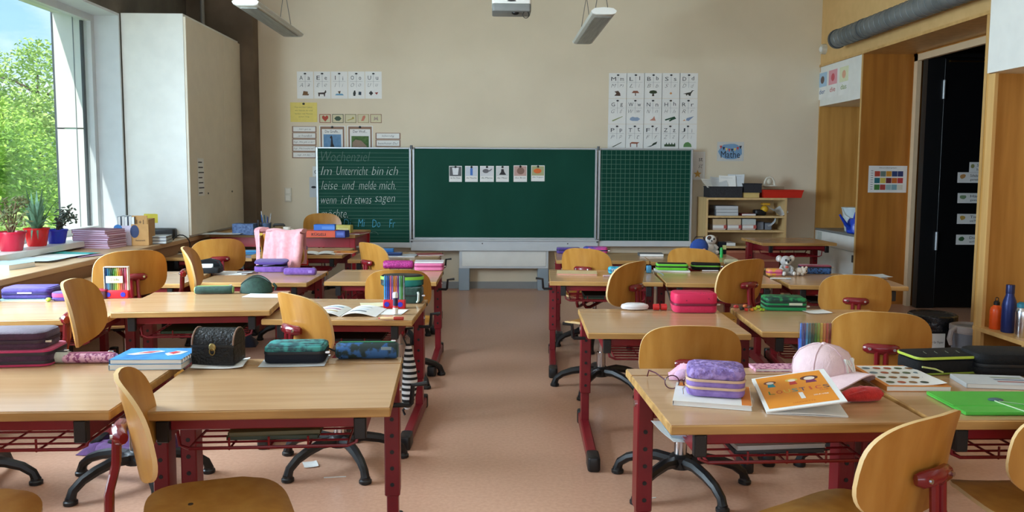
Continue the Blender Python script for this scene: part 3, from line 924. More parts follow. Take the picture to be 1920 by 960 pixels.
for k, (s, wt) in enumerate((('...hört gut zu', .55), ('...ist freundlich', .62), ('fragt „Wie geht es dir?“', .86), ('fragt „Was brauchst du?“', .86), ('...sagt „Ich bin...“', .7))):
    strip((547.5, 236.5 + k * 12.1, 593.5, 248.4 + k * 12.1), s, 'brown framed phrase strip, %s of the five beside the blackboard' % ('topmost', 'second from top', 'middle one', 'fourth from top', 'lowest')[k], wt)
strip((704, 249, 751, 261.7), 'lebendig', 'brown framed phrase strip reading lebendig above the ruled panel', .5)
strip((704, 262, 751, 275.5), 'beschützt Du!', 'brown framed phrase strip above the ruled panel, lower of two', .8)
for b, tx, nm in (((598.5, 235.5, 648, 290), 'Die Giraffe...', 'giraffe'), ((651, 235.5, 699.5, 290), 'Der Wolf...', 'wolf')):
    t, w, h = sheet('animal_poster', '%s poster with a brown border behind the blackboard top' % nm, 'poster', b)
    MB().box(-w * .46, w * .46, -0.0013, -0.0007, -h * .48, h * .47).build('border', BROWN, t, smooth=False)
    MB().box(-w * .40, w * .40, -0.0018, -0.0012, -h * .46, h * .38).build('field', PAPER, t, smooth=False)
    fit_text(tx, w * .55, 0.028, INK, t, XZ(0, -0.0024, h * .30))
    MB().box(-w * .34, w * .34, -0.0022, -0.0017, -h * .44, h * (.2 if nm == 'giraffe' else .14)).build('photo', col((96, 136, 172) if nm == 'giraffe' else (92, 122, 66), 0.8, rgb2=(110, 150, 186) if nm == 'giraffe' else (60, 92, 48)), t, smooth=False)
    g = MB()
    if nm == 'giraffe':
        g.rings(flat([(-w * .12, -h * .44), (w * .16, -h * .44), (w * .02, -h * .1), (0, h * .1), (-w * .02, h * .16), (-w * .06, h * .15), (-w * .10, h * .08), (-w * .05, h * .05), (-w * .06, -h * .12)], -0.003, -0.002))
    else:
        g.rings(flat([(-w * .32, -h * .44), (w * .30, -h * .44), (w * .25, -h * .2), (w * .05, -h * .02), (-w * .18, h * .02), (-w * .30, -h * .08)], -0.003, -0.002))
    g.build('animal', col((54, 50, 52) if nm == 'giraffe' else (150, 128, 110), 0.8), t, smooth=False)
    MB().ball((0, -0.005, h * .45), 0.014, 0.006, 0.012, 8, 4).build('pin', BLACK, t)
t, w, h = sheet('picture_card', 'small card with a spiral half hidden behind the ruled panel', 'card', (586, 312, 608, 331))
MB().tube([(-w * .2 + 0.0035 * k * math.cos(k * 0.7), -0.0012, 0.0035 * k * math.sin(k * 0.7)) for k in range(12)], 0.003, 4).build('spiral', INK, t)
t, w, h = sheet('eye_sheet', 'pale sheet with a small eye half hidden behind the ruled panel', 'poster', (580, 332, 612, 370), None, GREYP)
shape(MB(), [(-w * .25 + x * 0.06, z * 0.04) for x, z in pics[1][2]]).build('eye', INK, t, smooth=False)
t, w, h = sheet('maths_sign', 'laminated sign reading Mathe on a blue painted blob', 'sign', (1345, 266, 1394, 302), None, col((206, 208, 204), 0.4))
MB().rings(blob(0, 0, w * .44, h * .42, 20, -0.0016, -0.0006, 3, 0.06)).build('blue_blob', col((120, 160, 196), 0.7), t, smooth=False)
fit_text('Mathe', w * .72, h * .36, col((36, 40, 52), 0.7), t, XZ(0, -0.002, -h * .16))
for k in range(8):
    x = -w * .36 + k * w * .105
    z = h * (.30 - .16 * math.sin(math.pi * k / 7))
    MB().rings(flat([(x - .014, z), (x + .014, z), (x, z - .036)], -0.0022, -0.0014)).build('pennant', col([(200, 70, 70), (40, 44, 60), (230, 200, 120)][k % 3], 0.7), t, smooth=False)
# light switch
t = thing('light_switch', 'double light switch plate on the wall left of the blackboard', 'switch', (aty(540.5, 365, YW).x, YW, aty(540.5, 365, YW).z))
MB().cbox(-0.037, 0.037, -0.012, 0, -0.075, 0.075, 0.004).build('plate', col((214, 208, 190), 0.4), t)
for z in (-0.036, 0.036):
    MB().cbox(-0.026, 0.026, -0.018, -0.011, z - 0.028, z + 0.028, 0.003).build('rocker', col((226, 220, 204), 0.4), t)

# ------------------------------------------------------------------ signs on the right side
for k, (x0, x1, wd, c, bgc, lb) in enumerate(((1533.5, 1552, 'der', (40, 90, 150), (170, 200, 224), 'blue'), (1553, 1571, 'die', (190, 60, 60), (226, 160, 170), 'pink'), (1573, 1592, 'das', (120, 150, 40), (222, 226, 190), 'green'))):
    a, b = atx(x0, 140, XR - 0.006), atx(x1, 140, XR - 0.006)
    zt, zb = 2.33, 2.04
    yc, w = (a.y + b.y) / 2, abs(a.y - b.y) * 0.94
    t = thing('article_card', '%s card reading %s on the far white cupboard door' % (lb, wd), 'card', (XR - 0.0045, yc, (zt + zb) / 2), 0, 'article cards der die das')
    h = zt - zb
    MB().box(-0.0008, 0, -w / 2, w / 2, -h / 2, h / 2).build('sheet', PAPER, t, smooth=False)
    MB().box(-0.0014, -0.0006, -w * .46, w * .46, -h * .05, h * .46).build('field', col(bgc, 0.7), t, smooth=False)
    MB().ball((-0.001, 0.0, h * .2), 0.001, w * .22, h * .15).build('motif', col(((110, 90, 84), (206, 90, 100), (222, 170, 140))[k], 0.7), t)
    fit_text(wd, w * .6, h * .17, col(c, 0.7), t, RX(-0.0016, 0, -h * .22))
q = aty(1664, 336, NY1)
t = thing('timetable_sheet', 'timetable sheet with coloured squares on the oak niche panel', 'poster', (q.x, NY1 - 0.0005, q.z))
w, h = aty(1700, 336, NY1).x - aty(1628, 336, NY1).x, 0.255
MB().box(-w / 2, w / 2, -0.0008, 0, -h / 2, h / 2).build('sheet', PAPER, t, smooth=False)
pal = [[(190, 70, 50), (110, 130, 120), (214, 150, 50), (50, 70, 120), (50, 60, 110)], [(40, 110, 120), (220, 200, 90), (110, 40, 50), (206, 110, 40), (190, 60, 60)], [(70, 130, 60), (180, 70, 60), (160, 190, 190), (130, 170, 180), (220, 214, 196)]]
for r in range(3):
    for c in range(5):
        x, z = -w * .27 + c * w * .15, h * .2 - r * h * .25
        MB().box(x - w * .07, x + w * .07, -0.0014, -0.0006, z - h * .10, z + h * .10).build('lesson_square', col(pal[r][c], 0.7), t, smooth=False)
fit_text('Stundenplan', w * .45, 0.014, INK, t, XZ(0, -0.0014, h * .42))
for k in range(9):
    MB().box(-w * .44, -w * .38, -0.0014, -0.0006, h * .3 - k * h * .085, h * .32 - k * h * .085).build('print_line', INKL, t, smooth=False)
doors = (((1818, 304, 1850, 323), 'Stuhl hoch?', 'topmost'), ((1796, 323, 1850, 343), 'Schulsachen gemeinsam', 'second from top'), ((1796, 362, 1850, 381), 'Hände gewaschen', 'middle one'), ((1795, 401, 1850, 420), 'Tische und Pult ruhig', 'fourth from top'), ((1793, 440, 1850, 459), 'Dienste erledigt', 'lowest'))
for k, (b, tx, od) in enumerate(doors):
    x, z, w, h = on_wall(*b, 7.358)
    t = thing('door_sign', 'white reminder sign on the black door, %s of the five' % od, 'sign', (x, 7.3595, z), 0, 'reminder signs on the black door')
    MB().box(-w / 2, w / 2, -0.001, 0, -h / 2, h / 2).build('sheet', PAPER, t, smooth=False)
    wd = tx.split(' ', 1)
    for j, s in enumerate(wd):
        fit_text(s, w * .48, h * .26, INK, t, XZ(w * .17, -0.0016, h * (.2 - .42 * j)))
    MB().rings(blob(-w * .32, 0.01, w * .10, h * .22, 10, -0.002, -0.0008, k, .2)).build('motif', col(((150, 150, 90), (190, 140, 80), (120, 150, 110), (200, 160, 70), (60, 100, 60))[k], 0.7), t, smooth=False)

# ------------------------------------------------------------------ pendant lamps and projector
LOUV = mat('lamp_louvre', (150, 152, 146), 0.4, metal=0.3, rgb2=(120, 122, 118), scale=(40, 3, 40))


def lamp(x, y0, y1, label):
    t = thing('pendant_lamp', label, 'lamp', (x, y0, 2.445), 0, 'unlit pendant lamps')
    L = y1 - y0
    prof = [(-0.095, 0.028), (-0.085, 0.008), (-0.06, 0.0), (0.06, 0.0), (0.085, 0.008), (0.095, 0.028), (0.07, 0.05), (0, 0.058), (-0.07, 0.05)]
    MB().rings([[(a, 0.0, b) for a, b in prof], [(a, L, b) for a, b in prof]]).build('housing', col((196, 198, 190), 0.4), t)
    lv = MB().box(-0.062, 0.062, 0.06, L - 0.06, -0.006, 0.001)
    lo = lv.build('louvre', LOUV, t, smooth=False)
    MB().rings([[(a * 1.02, -0.02, b * 0.9 + 0.003) for a, b in prof], [(a * 1.02, 0.0, b * 1.02) for a, b in prof]]).build('end_cap', WHITE, t)
    MB().rings([[(a * 1.02, L, b * 1.02) for a, b in prof], [(a * 1.02, L + 0.02, b * 0.9 + 0.003) for a, b in prof]]).build('end_cap', WHITE, t)
    for y in (0.12, L - 0.25):
        for s in (-0.05, 0.05):
            MB().tube([(s, y, 0.055), (s * 0.1, y, 0.35), (0, y, ZC - 2.445)], 0.003, 5).build('wire', col((90, 88, 84), 0.5), t)


lamp(-1.78, 5.95, 7.3, 'unlit white pendant lamp hanging left above the teacher desk')
lamp(0.84, 6.15, 7.55, 'unlit pendant lamp hanging right of the projector')
t = thing('projector', 'white and grey projector hanging from the ceiling above the blackboard', 'projector', (0.145, 6.3, 2.475))
MB().rbox(0.30, 0.24, 0.065, 0.02, 0.006, 0.055).build('upper_case', WHITE, t)
MB().rbox(0.296, 0.236, 0.055, 0.02, 0.006, 0.0).build('lower_case', col((130, 132, 130), 0.5), t)
MB().ball((0.03, -0.05, 0.0), 0.03, 0.03, 0.018).build('lens', BLACK, t)
MB().ball((0.0, -0.121, 0.075), 0.035, 0.004, 0.006).build('vent', BLACK, t)
MB().tube([(0.11 + 0.024 * math.cos(k * .45), -0.08, -0.02 + 0.026 * math.sin(k * .45)) for k in range(15)], 0.003, 5).build('cable_loop', BLACK, t)
MB().cbox(-0.12, 0.12, -0.09, 0.09, 0.122, 0.135, 0.003).build('mount_plate', col((150, 150, 146), 0.5), t)
MB().tube([(0, 0, 0.135), (0, 0, ZC - 2.475)], 0.022, 12).build('mount_pole', col((150, 150, 146), 0.5), t)
MB().tube([(-0.08, 0, 0.14), (-0.03, 0, 0.2), (0.05, 0, 0.18), (0.03, 0.02, 0.35)], 0.006, 6).build('cable', BLACK, t)

# ------------------------------------------------------------------ desks
W, D = 0.70, 0.60
DESK = {}


def desk(key, x, y, rot, z, label, crank=0, w=W, holes=False):
    t = thing('school_desk', label, 'desk', (x, y, 0), math.radians(rot), 'height adjustable school desks')
    DESK[key] = (x, y, math.radians(rot), z)
    h = w / 2
    b = MB().cbox(-h, h, 0, 0.505, z - 0.027, z - 0.0015, 0.003).build('tabletop', BEECH, t)
    MB().box(-h + 0.003, h - 0.003, 0.003, 0.504, z - 0.003, z).build('laminate', LAMI, b, smooth=False)
    s = MB().cbox(-h, h, 0.514, D, z - 0.027, z - 0.0015, 0.003).build('rear_strip', BEECH, t)
    MB().box(-h + 0.003, h - 0.003, 0.516, D - 0.003, z - 0.003, z).build('laminate', LAMI, s, smooth=False)
    MB().box(-h + 0.02, h - 0.02, 0.495, 0.525, z - 0.05, z - 0.028).build('hinge_bar', RED, t, smooth=False)
    for sx in (-1, 1):
        cx = sx * (h - 0.026)
        c = MB().cbox(cx - 0.025, cx + 0.025, 0.40, 0.47, 0.20, z - 0.028, 0.004).build('column', RED, t)
        MB().cbox(cx - 0.019, cx + 0.019, 0.408, 0.462, 0.05, 0.21, 0.003).build('inner_tube', RED, c)
        for k in range(5):
            MB().tube([(cx, 0.3985, 0.24 + k * 0.055), (cx, 0.4015, 0.24 + k * 0.055)], 0.007, 10).build('peg_hole', BLACK, c)
        MB().cyl((cx + sx * 0.024, 0.435, z - 0.07), (cx + sx * 0.03, 0.435, z - 0.07), 0.011).build('bolt', CHROME, c)
        f = MB().rings([[(cx + a, yy, zz) for a, zz in ((-0.022, 0.012), (0.022, 0.012), (0.022, hh - 0.006), (0.016, hh), (-0.016, hh), (-0.022, hh - 0.006))] for yy, hh in ((-0.02, 0.05), (0.2, 0.058), (0.44, 0.068), (0.56, 0.06))]).build('foot', RED, t)
        MB().rbox(0.054, 0.11, 0.062, 0.016, 0.008, m=Matrix.Translation((cx, -0.045, 0.0))).build('foot_cap', BLACK, f)
        MB().rbox(0.052, 0.05, 0.07, 0.016, 0.008, m=Matrix.Translation((cx, 0.575, 0.0))).build('foot_cap', BLACK, f)
        rx = sx * (h - 0.085)
        r = MB().prism([(0, 0)] * 0 or [(rx - 0.014, 0.035), (rx + 0.014, 0.035), (rx + 0.014, 0.5), (rx - 0.014, 0.5)], z - 0.085, z - 0.0285).build('side_rail', RED, t)
        MB().cbox(rx - 0.017, rx + 0.017, 0.012, 0.037, z - 0.092, z - 0.03, 0.003).build('end_block', BLACK, r)
    MB().cbox(-h + 0.05, h - 0.05, 0.405, 0.44, z - 0.11, z - 0.05, 0.003).build('cross_beam', RED, t)
    MB().cbox(-h + 0.1, h - 0.1, 0.03, 0.05, z - 0.062, z - 0.032, 0.003).build('front_bar', RED, t)
    bk = MB()
    zb = z - 0.135
    x0, x1, y0, y1 = -h + 0.13, h - 0.13, 0.09, 0.40
    bk.tube([(x0, y0, zb), (x1, y0, zb), (x1, y1, zb), (x0, y1, zb)], 0.005, 6, closed=True)
    for k in range(1, 6):
        yy = y0 + (y1 - y0) * k / 6
        bk.tube([(x0, yy, zb), (x1, yy, zb)], 0.0035, 5)
    for k in range(1, 4):
        xx = x0 + (x1 - x0) * k / 4
        bk.tube([(xx, y0, zb + 0.03), (xx, y0, zb - 0.004), (xx, y1, zb - 0.004), (xx, y1, zb + 0.03)], 0.0035, 5)
    for xx in (x0, x1):
        e = -0.05 if xx < 0 else 0.05
        bk.tube([(xx + e * 0.9, y0 + 0.02, z - 0.04), (xx + e * 0.5, y0, zb + 0.01), (xx, y0, zb)], 0.005, 6)
        bk.tube([(xx + e * 0.9, y1, z - 0.04), (xx, y1, zb)], 0.005, 6)
    bk.build('wire_basket', RED, t)
    if crank:
        cx = crank * h
        MB().tube([(cx - crank * 0.02, 0.36, z - 0.1), (cx + crank * 0.035, 0.36, z - 0.1), (cx + crank * 0.04, 0.36, z - 0.095), (cx + crank * 0.045, 0.36, z - 0.035), (cx + crank * 0.09, 0.36, z - 0.03)], 0.008, 8).build('crank', BLACK, t)
    MB().cyl((h, 0.53, z - 0.014), (h + 0.004, 0.53, z - 0.014), 0.009).build('edge_plug', BLACK, t)
    return t


desk('A', -0.627, 2.141, 3.0, 0.619, 'beech school desk under the teal pencil case and camouflage roll case by the aisle', 1)
desk('B', -1.359, 2.083, 1.9, 0.632, 'beech school desk under the shark notebooks at the left picture edge')
desk('C', -0.714, 3.660, -2.4, 0.581, 'beech school desk under the open magazine and glue stick', 1)
desk('D', -1.368, 3.634, 5.0, 0.625, 'beech school desk under the dark green pencil roll and worksheet')
desk('E', -2.106, 3.60, 6.0, 0.590, 'beech school desk near the window under the indigo pencil case')
desk('F', -0.693, 4.957, -0.7, 0.577, 'beech school desk under the glittery magenta case by the aisle', 1)
desk('G', -1.507, 5.004, -1.3, 0.563, 'beech school desk under the two purple pencil cases')
desk('H', -2.21, 4.82, 1.5, 0.580, 'beech school desk by the window under the open black case')
desk('I', -0.774, 6.222, -0.3, 0.572, 'beech school desk under the flat red booklet, farthest by the left aisle side', 1)
desk('J', -1.509, 6.197, 0.5, 0.610, 'beech school desk under the orange folder behind the pink jacket')
desk('K', -2.26, 6.40, -2.0, 0.565, 'beech school desk in the last row beside the tall white cabinet')
desk('R0', 0.817, 2.033, 1.7, 0.611, 'beech school desk under the orange textbook and purple quilted case')
desk('R0b', 1.535, 2.061, 0.5, 0.611, 'beech school desk under the flat green folder at the right picture edge')
desk('R1', 0.763, 3.361, -2.1, 0.579, 'beech school desk under the stacked crimson case by the aisle', -1)
desk('R1b', 1.531, 3.40, -4.0, 0.575, 'beech school desk under the green pencil case with erasers')
desk('R3', 0.709, 4.889, -3.7, 0.588, 'beech school desk under the flat book and turquoise case by the aisle', -1)
desk('R3b', 1.420, 4.818, -4.5, 0.589, 'beech school desk under the lime green and black cases')
desk('R3c', 2.160, 4.74, -5.5, 0.587, 'beech school desk under the grey koala toy')
desk('R4', 0.834, 5.949, -3.4, 0.601, 'beech school desk under the violet cases below the blackboard')
desk('R4b', 1.536, 5.860, -2.5, 0.601, 'beech school desk under the dog toy')
desk('R5', 2.85, 7.30, 1.4, 0.617, 'beech school desk standing alone in front of the low shelf')


def on(key, px, py):
    """the point of a desk's top seen at a pixel"""
    return atz(px, py, DESK[key][3])


# ------------------------------------------------------------------ chairs
def superell(a, b, n, k=36, flare=0.0):
    out = []
    for i in range(k):
        th = 2 * math.pi * i / k
        c, s = math.cos(th), math.sin(th)
        x = a * math.copysign(abs(c) ** (2 / n), c)
        y = b * math.copysign(abs(s) ** (2 / n), s)
        out.append((x * (1 - flare * y / b), y))
    return out


def make_chair(zs=0.36, zb=0.60):
    """seat height zs, middle of the backrest zb; parts as a list of (name, mesh, parent index)"""
    out = []
    seat = MB().plate(superell(0.19, 0.185, 4.0, 40, 0.06), lambda a, b, o: (a, b, zs + o + 0.35 * a * a * (1 if b < 0.1 else 0.6) - (0.9 * max(0, b - 0.10) ** 2 * 3.0) + 0.25 * max(0, -b - 0.08) ** 2), 0.012)
    def edged(mb, name, n):
        me = mb.mesh(name, PLY)
        me.materials.append(PLYE)
        k = len(me.polygons)
        for i in range(k - n, k):
            me.polygons[i].material_index = 1
        return me
    out.append(('seat', edged(seat, 'seat', 40), None))
    back = MB().plate(superell(0.192, 0.128, 3.0, 44, 0.03), lambda a, b, o: (a, -0.205 + 1.35 * a * a - 0.16 * b - 0.5 * max(0, b) ** 2 + o, zb + b), 0.011)
    out.append(('backrest', edged(back, 'backrest', 44), None))
    br = MB().tube([(-0.062, -0.218, zb - 0.02), (-0.05, -0.226, zb - 0.02), (0, -0.233, zb - 0.02), (0.05, -0.226, zb - 0.02), (0.062, -0.218, zb - 0.02)], [0.012, 0.018, 0.019, 0.018, 0.012], 10, flat=1.15)
    out.append(('bracket', br.mesh('bracket', REDM), None))
    for s in (-1, 1):
        out.append(('screw', MB().cyl((s * 0.045, -0.249, zb - 0.018), (s * 0.045, -0.243, zb - 0.018), 0.006, seg=8).mesh('screw', CHROME), 2))
    for s in (-0.016, 0.016):
        tb = MB().tube([(s, -0.236, zb - 0.025), (s, -0.240, zb - 0.10), (s * 1.2, -0.258, zb - 0.17), (s * 1.6, -0.262, zs - 0.02), (s * 2, -0.235, zs - 0.048), (s * 2.4, -0.18, zs - 0.055), (s * 2.8, -0.05, zs - 0.045), (s * 2.8, 0.06, zs - 0.04)], 0.011, 8)
        out.append(('support_tube', tb.mesh('support_tube', REDM), None))
    out.append(('seat_plate', MB().cbox(-0.085, 0.085, -0.10, 0.10, zs - 0.032, zs - 0.008, 0.004).mesh('seat_plate', BLACK), None))
    out.append(('gas_lift', MB().tube([(0, 0, 0.10), (0, 0, 0.22), (0, 0, 0.221), (0, 0, zs - 0.03)], [0.026, 0.026, 0.015, 0.015], 14).mesh('gas_lift', CHROME), None))
    out.append(('hub', MB().lathe([(0.0305, 0.075), (0.046, 0.08), (0.046, 0.125), (0.032, 0.135)], 16).mesh('hub', BLACK), None))
    hub = len(out) - 1
    for k in range(5):
        a = 2 * math.pi * k / 5
        c, s = math.cos(a), math.sin(a)
        pts = [(0.03, 0.105), (0.10, 0.112), (0.17, 0.098), (0.225, 0.078), (0.262, 0.05), (0.272, 0.022)]
        rr = [0.024, 0.023, 0.021, 0.019, 0.018, 0.019]
        arm = MB().tube([(c * r, s * r, z) for r, z in pts], rr, 8)
        out.append(('base_arm', arm.mesh('base_arm', BLACK), None))
        out.append(('glide', MB().lathe([(0.02, 0.0), (0.026, 0.003), (0.026, 0.014), (0.021, 0.018), (0.020, 0.026)], 12, c * 0.272, s * 0.272).mesh('glide', BLACK), len(out) - 1))
    for k in range(2):
        x, y = ((0.06, 0.02), (-0.06, 0.02))[k]
        out.append(('rivet', MB().cyl((x, y - 0.09, zs + 0.0055), (x, y - 0.09, zs + 0.009), 0.007, seg=10).mesh('rivet', col((70, 56, 40), 0.5)), 0))
    return out


REDM = mat('chair_red', (122, 18, 28), 0.25, coat=0.3)
CH_CACHE = {}


def chair(x, y, rot, label, zs=0.36, zb=0.60, spin=0.0):
    key = (zs, zb)
    if key not in CH_CACHE:
        CH_CACHE[key] = make_chair(zs, zb)
    t = thing('swivel_chair', label, 'chair', (x, y, 0), math.radians(rot), 'plywood pupil swivel chairs')
    made = []
    for name, me, par in CH_CACHE[key]:
        o = bpy.data.objects.new(name, me)
        C.objects.link(o)
        o.parent = t if par is None else made[par]
        if name in ('base_arm', 'hub'):
            o.rotation_euler.z = math.radians(spin)
        made.append(o)
    return t


chair(-0.715, 2.06, -68, 'plywood swivel chair turned sideways in front at the lower left', 0.37, 0.635, 20)
chair(-1.36, 1.98, -75, 'plywood swivel chair cut off by the lower left picture corner', 0.37, 0.61)
chair(-1.44, 3.20, -80, 'plywood swivel chair turned sideways behind the shark notebooks', 0.42, 0.705, 28)
chair(-2.10, 3.12, 0, 'plywood swivel chair at the left edge of which only the base shows', 0.38, 0.62, 12)
chair(-0.655, 3.40, -46, 'plywood swivel chair turned between the teal case and the open magazine', 0.39, 0.64, 60)
chair(-2.09, 4.56, 38, 'plywood swivel chair behind the felt pens with red base near the window', 0.40, 0.70, 10)
chair(-1.53, 4.62, -76, 'plywood swivel chair seen edge on beside the dark green roll', 0.41, 0.70, 5)
chair(-2.06, 5.97, 28, 'plywood swivel chair behind the open black case near the tall cabinet', 0.39, 0.645, 0)
chair(-0.56, 4.79, 6, 'plywood swivel chair behind the felt pens and lunch bag', 0.36, 0.575, 18)
chair(-0.74, 5.98, -50, 'plywood swivel chair turned aside behind the glittery magenta case', 0.38, 0.615, 0)
chair(-1.46, 5.98, -25, 'plywood swivel chair with the pink jacket over its back', 0.40, 0.685, 0)
chair(0.925, 1.995, 31, 'plywood swivel chair turned aside in front at the lower right', 0.36, 0.58, 0)
chair(1.52, 2.12, 0, 'plywood swivel chair cut off by the lower right picture corner', 0.36, 0.56, 0)
chair(0.765, 3.13, -4, 'plywood swivel chair behind the purple quilted case', 0.36, 0.575, 80)
chair(1.60, 3.27, -18, 'plywood swivel chair behind the pink cap', 0.36, 0.60, 38)
chair(2.10, 4.58, -18, 'plywood swivel chair in front of the koala toy', 0.36, 0.575, 0)
chair(1.33, 4.62, 32, 'plywood swivel chair turned aside behind the stacked crimson case', 0.40, 0.655, 30)
chair(0.64, 4.58, 50, 'plywood swivel chair turned aside above the white oval case', 0.40, 0.64, 45)
chair(0.75, 5.74, -30, 'plywood swivel chair below the purple cases under the blackboard', 0.37, 0.605, 0)
chair(1.51, 5.72, -32, 'plywood swivel chair in front of the dog toy', 0.37, 0.61, 0)
chair(-1.66, 7.98, 200, 'plywood swivel chair behind the teacher desk', 0.42, 0.70, 0)

# ------------------------------------------------------------------ teacher desk
td = thing('teacher_desk', 'wide teacher desk with red frame below the ruled panel', 'desk', (-1.88, 7.20, 0), math.radians(-3))
MB().cbox(-0.66, 0.66, 0, 0.68, 0.66, 0.688, 0.003).build('tabletop', BEECH, td)
for x in (-0.63, 0.63):
    for y in (0.035, 0.645):
        MB().cbox(x - 0.025, x + 0.025, y - 0.025, y + 0.025, 0.0, 0.66, 0.004).build('leg', REDB, td)
for y in (0.02, 0.64):
    MB().box(-0.605, 0.605, y, y + 0.02, 0.575, 0.66).build('apron', REDB, td, smooth=False)
for x in (-0.64, 0.62):
    MB().box(x, x + 0.02, 0.06, 0.62, 0.575, 0.66).build('side_apron', REDB, td, smooth=False)

# ------------------------------------------------------------------ low shelf at the back
sh = thing('low_shelf', 'open beech shelf with folders and boxes in the right back corner', 'shelf', (0, 0, 0))
a, b = aty(1322, 460, 8.2), aty(1473, 460, 8.2)
SX0, SX1, SY0, SY1 = a.x, b.x, 8.2, 8.56
zT = aty(1400, 371, 8.2).z
zS2, zS3, zS4 = aty(1400, 405, 8.2).z, aty(1400, 432, 8.2).z, aty(1400, 462, 8.2).z
BIRCH = mat('birch_shelf', (216, 184, 130), 0.5, rgb2=(204, 170, 116), scale=(20, 20, 2))
for x in (SX0, SX1 - 0.022):
    MB().box(x, x + 0.022, SY0, SY1, 0, zT).build('side_panel', BIRCH, sh, smooth=False)
MB().box(SX0 + 0.022, SX1 - 0.022, SY0, SY1, zT - 0.022, zT).build('top_board', BIRCH, sh, smooth=False)
for z in (zS2, zS3, zS4, 0.27, 0.06):
    MB().box(SX0 + 0.022, SX1 - 0.022, SY0 + 0.004, SY1 - 0.012, z - 0.02, z).build('shelf_board', BIRCH, sh, smooth=False)
MB().box(SX0 + 0.022, SX1 - 0.022, SY1 - 0.012, SY1, 0.0, zT - 0.022).build('back_panel', mat('birch_back', (190, 158, 112), 0.6), sh, smooth=False)

# ------------------------------------------------------------------ small things: builders
def fb(key, px, py, d=0.0, rz=0.0, dz=0.0):
    """centre of a footprint whose front edge is seen at a pixel on a desk top"""
    p = on(key, px, py) if key in DESK else atz(px, py, key)
    r = math.radians(rz)
    return Vector((p.x - math.sin(r) * d / 2, p.y + math.cos(r) * d / 2, p.z + 0.0006 + dz))


def case(label, loc, rz, w, d, layers, zipc=(30, 30, 34), r=0.022, c=0.009, name='pencil_case', group=None, pull=True, top=None):
    """zipped pencil case: stacked soft layers with zip bands between; layers = [(height, material), ...]"""
    t = thing(name, label, 'pencil case', loc, math.radians(rz), group)
    z = 0.0
    zm = col(zipc, 0.5)
    for i, (h, m) in enumerate(layers):
        MB().rbox(w, d, h, r, min(c, h * 0.45), z).build('case_body', m, t)
        zz = z + h * (0.5 if len(layers) == 1 else 1.0)
        if len(layers) == 1 or i < len(layers) - 1:
            MB().band(w, d, r, zz - 0.005, zz + 0.005, 0.0016).build('zipper', zm, t)
        z += h
    if top is not None:
        MB().rbox(w - 0.02, d - 0.02, 0.003, r * 0.7, 0.001, z - 0.001).build('lid_panel', top, t)
    if pull:
        zz = layers[0][0] * (0.5 if len(layers) == 1 else 1.0)
        MB().cbox(w / 2 - 0.004, w / 2 + 0.016, -d / 2 + 0.02, -d / 2 + 0.027, zz - 0.006, zz + 0.002, 0.001).build('zip_pull', CHROME, t)
    return t


def roll(label, loc, rz, w, r, m, endm, name='pencil_roll', flat=0.85, zipc=None):
    """soft cylindrical pencil roll lying along x"""
    t = thing(name, label, 'pencil case', loc, math.radians(rz))
    z = r * flat
    MB().tube([(-w / 2, 0, z), (-w / 2 + 0.006, 0, z), (-w / 4, 0, z), (w / 4, 0, z), (w / 2 - 0.006, 0, z), (w / 2, 0, z)], [r * 0.9, r, r * 1.0, r * 1.0, r, r * 0.9], 18, flat=flat).build('case_body', m, t)
    for s in (-1, 1):
        MB().tube([(s * w / 2, 0, z), (s * (w / 2 + 0.004), 0, z)], [r * 0.88, r * 0.8], 18, flat=flat).build('end_panel', endm, t)
    if zipc:
        MB().box(-w / 2 + 0.008, w / 2 - 0.008, -0.006, 0.006, z + r * flat - 0.0015, z + r * flat + 0.0015).build('zipper', col(zipc, 0.5), t, smooth=False)
        MB().cbox(w / 2 - 0.02, w / 2 - 0.004, -0.003, 0.003, z + r * flat + 0.001, z + r * flat + 0.006, 0.001).build('zip_pull', CHROME, t)
    return t


def book(label, loc, rz, w, d, h, cover, pages=None, name='notebook', cat='book', group=None, tilt=0.0):
    t = thing(name, label, cat, loc, math.radians(rz), group)
    if tilt:
        t.rotation_euler.x = tilt
    MB().box(-w / 2 + 0.002, w / 2 - 0.002, -d / 2 + 0.002, d / 2 - 0.002, 0.0012, h - 0.0012).build('pages', pages or PAPER, t, smooth=False)
    c = MB().box(-w / 2, w / 2, -d / 2, d / 2, h - 0.0012, h).box(-w / 2, w / 2, -d / 2, d / 2, 0, 0.0012).box(-w / 2 - 0.001, -w / 2, -d / 2, d / 2, 0, h)
    c.build('cover', cover, t, smooth=False)
    return t


def leaf_paper(label, loc, rz, w, d, m=None, curl=0.006, name='paper_sheet', lines=0, seed=1, cat='paper'):
    t = thing(name, label, cat, loc, math.radians(rz))
    rnd = random.Random(seed)
    a, b, c = rnd.uniform(0, 3), rnd.uniform(0, 3), rnd.uniform(0.3, 1)
    f = lambda u, v: ((u - .5) * w, (v - .5) * d, 0.0012 + curl * (abs(u - .5) ** 2 * 2 + .3 * math.sin(u * 3 + a) ** 2 * c + .3 * math.sin(v * 3 + b) ** 2))
    MB().grid(8, 8, f, thick=0.0008).build('sheet', m or PAPER, t)
    for k in range(lines):
        v = .82 - .7 * k / max(1, lines - 1) if lines > 1 else .8
        MB().grid(6, 1, lambda u, q: (f(.12 + .7 * u * (1 - .3 * (k % 2)), v)[0], (v - .5 + .012 * q) * d, f(.12 + .7 * u, v)[2] + 0.0006)).build('print_line', INKL, t)
    return t


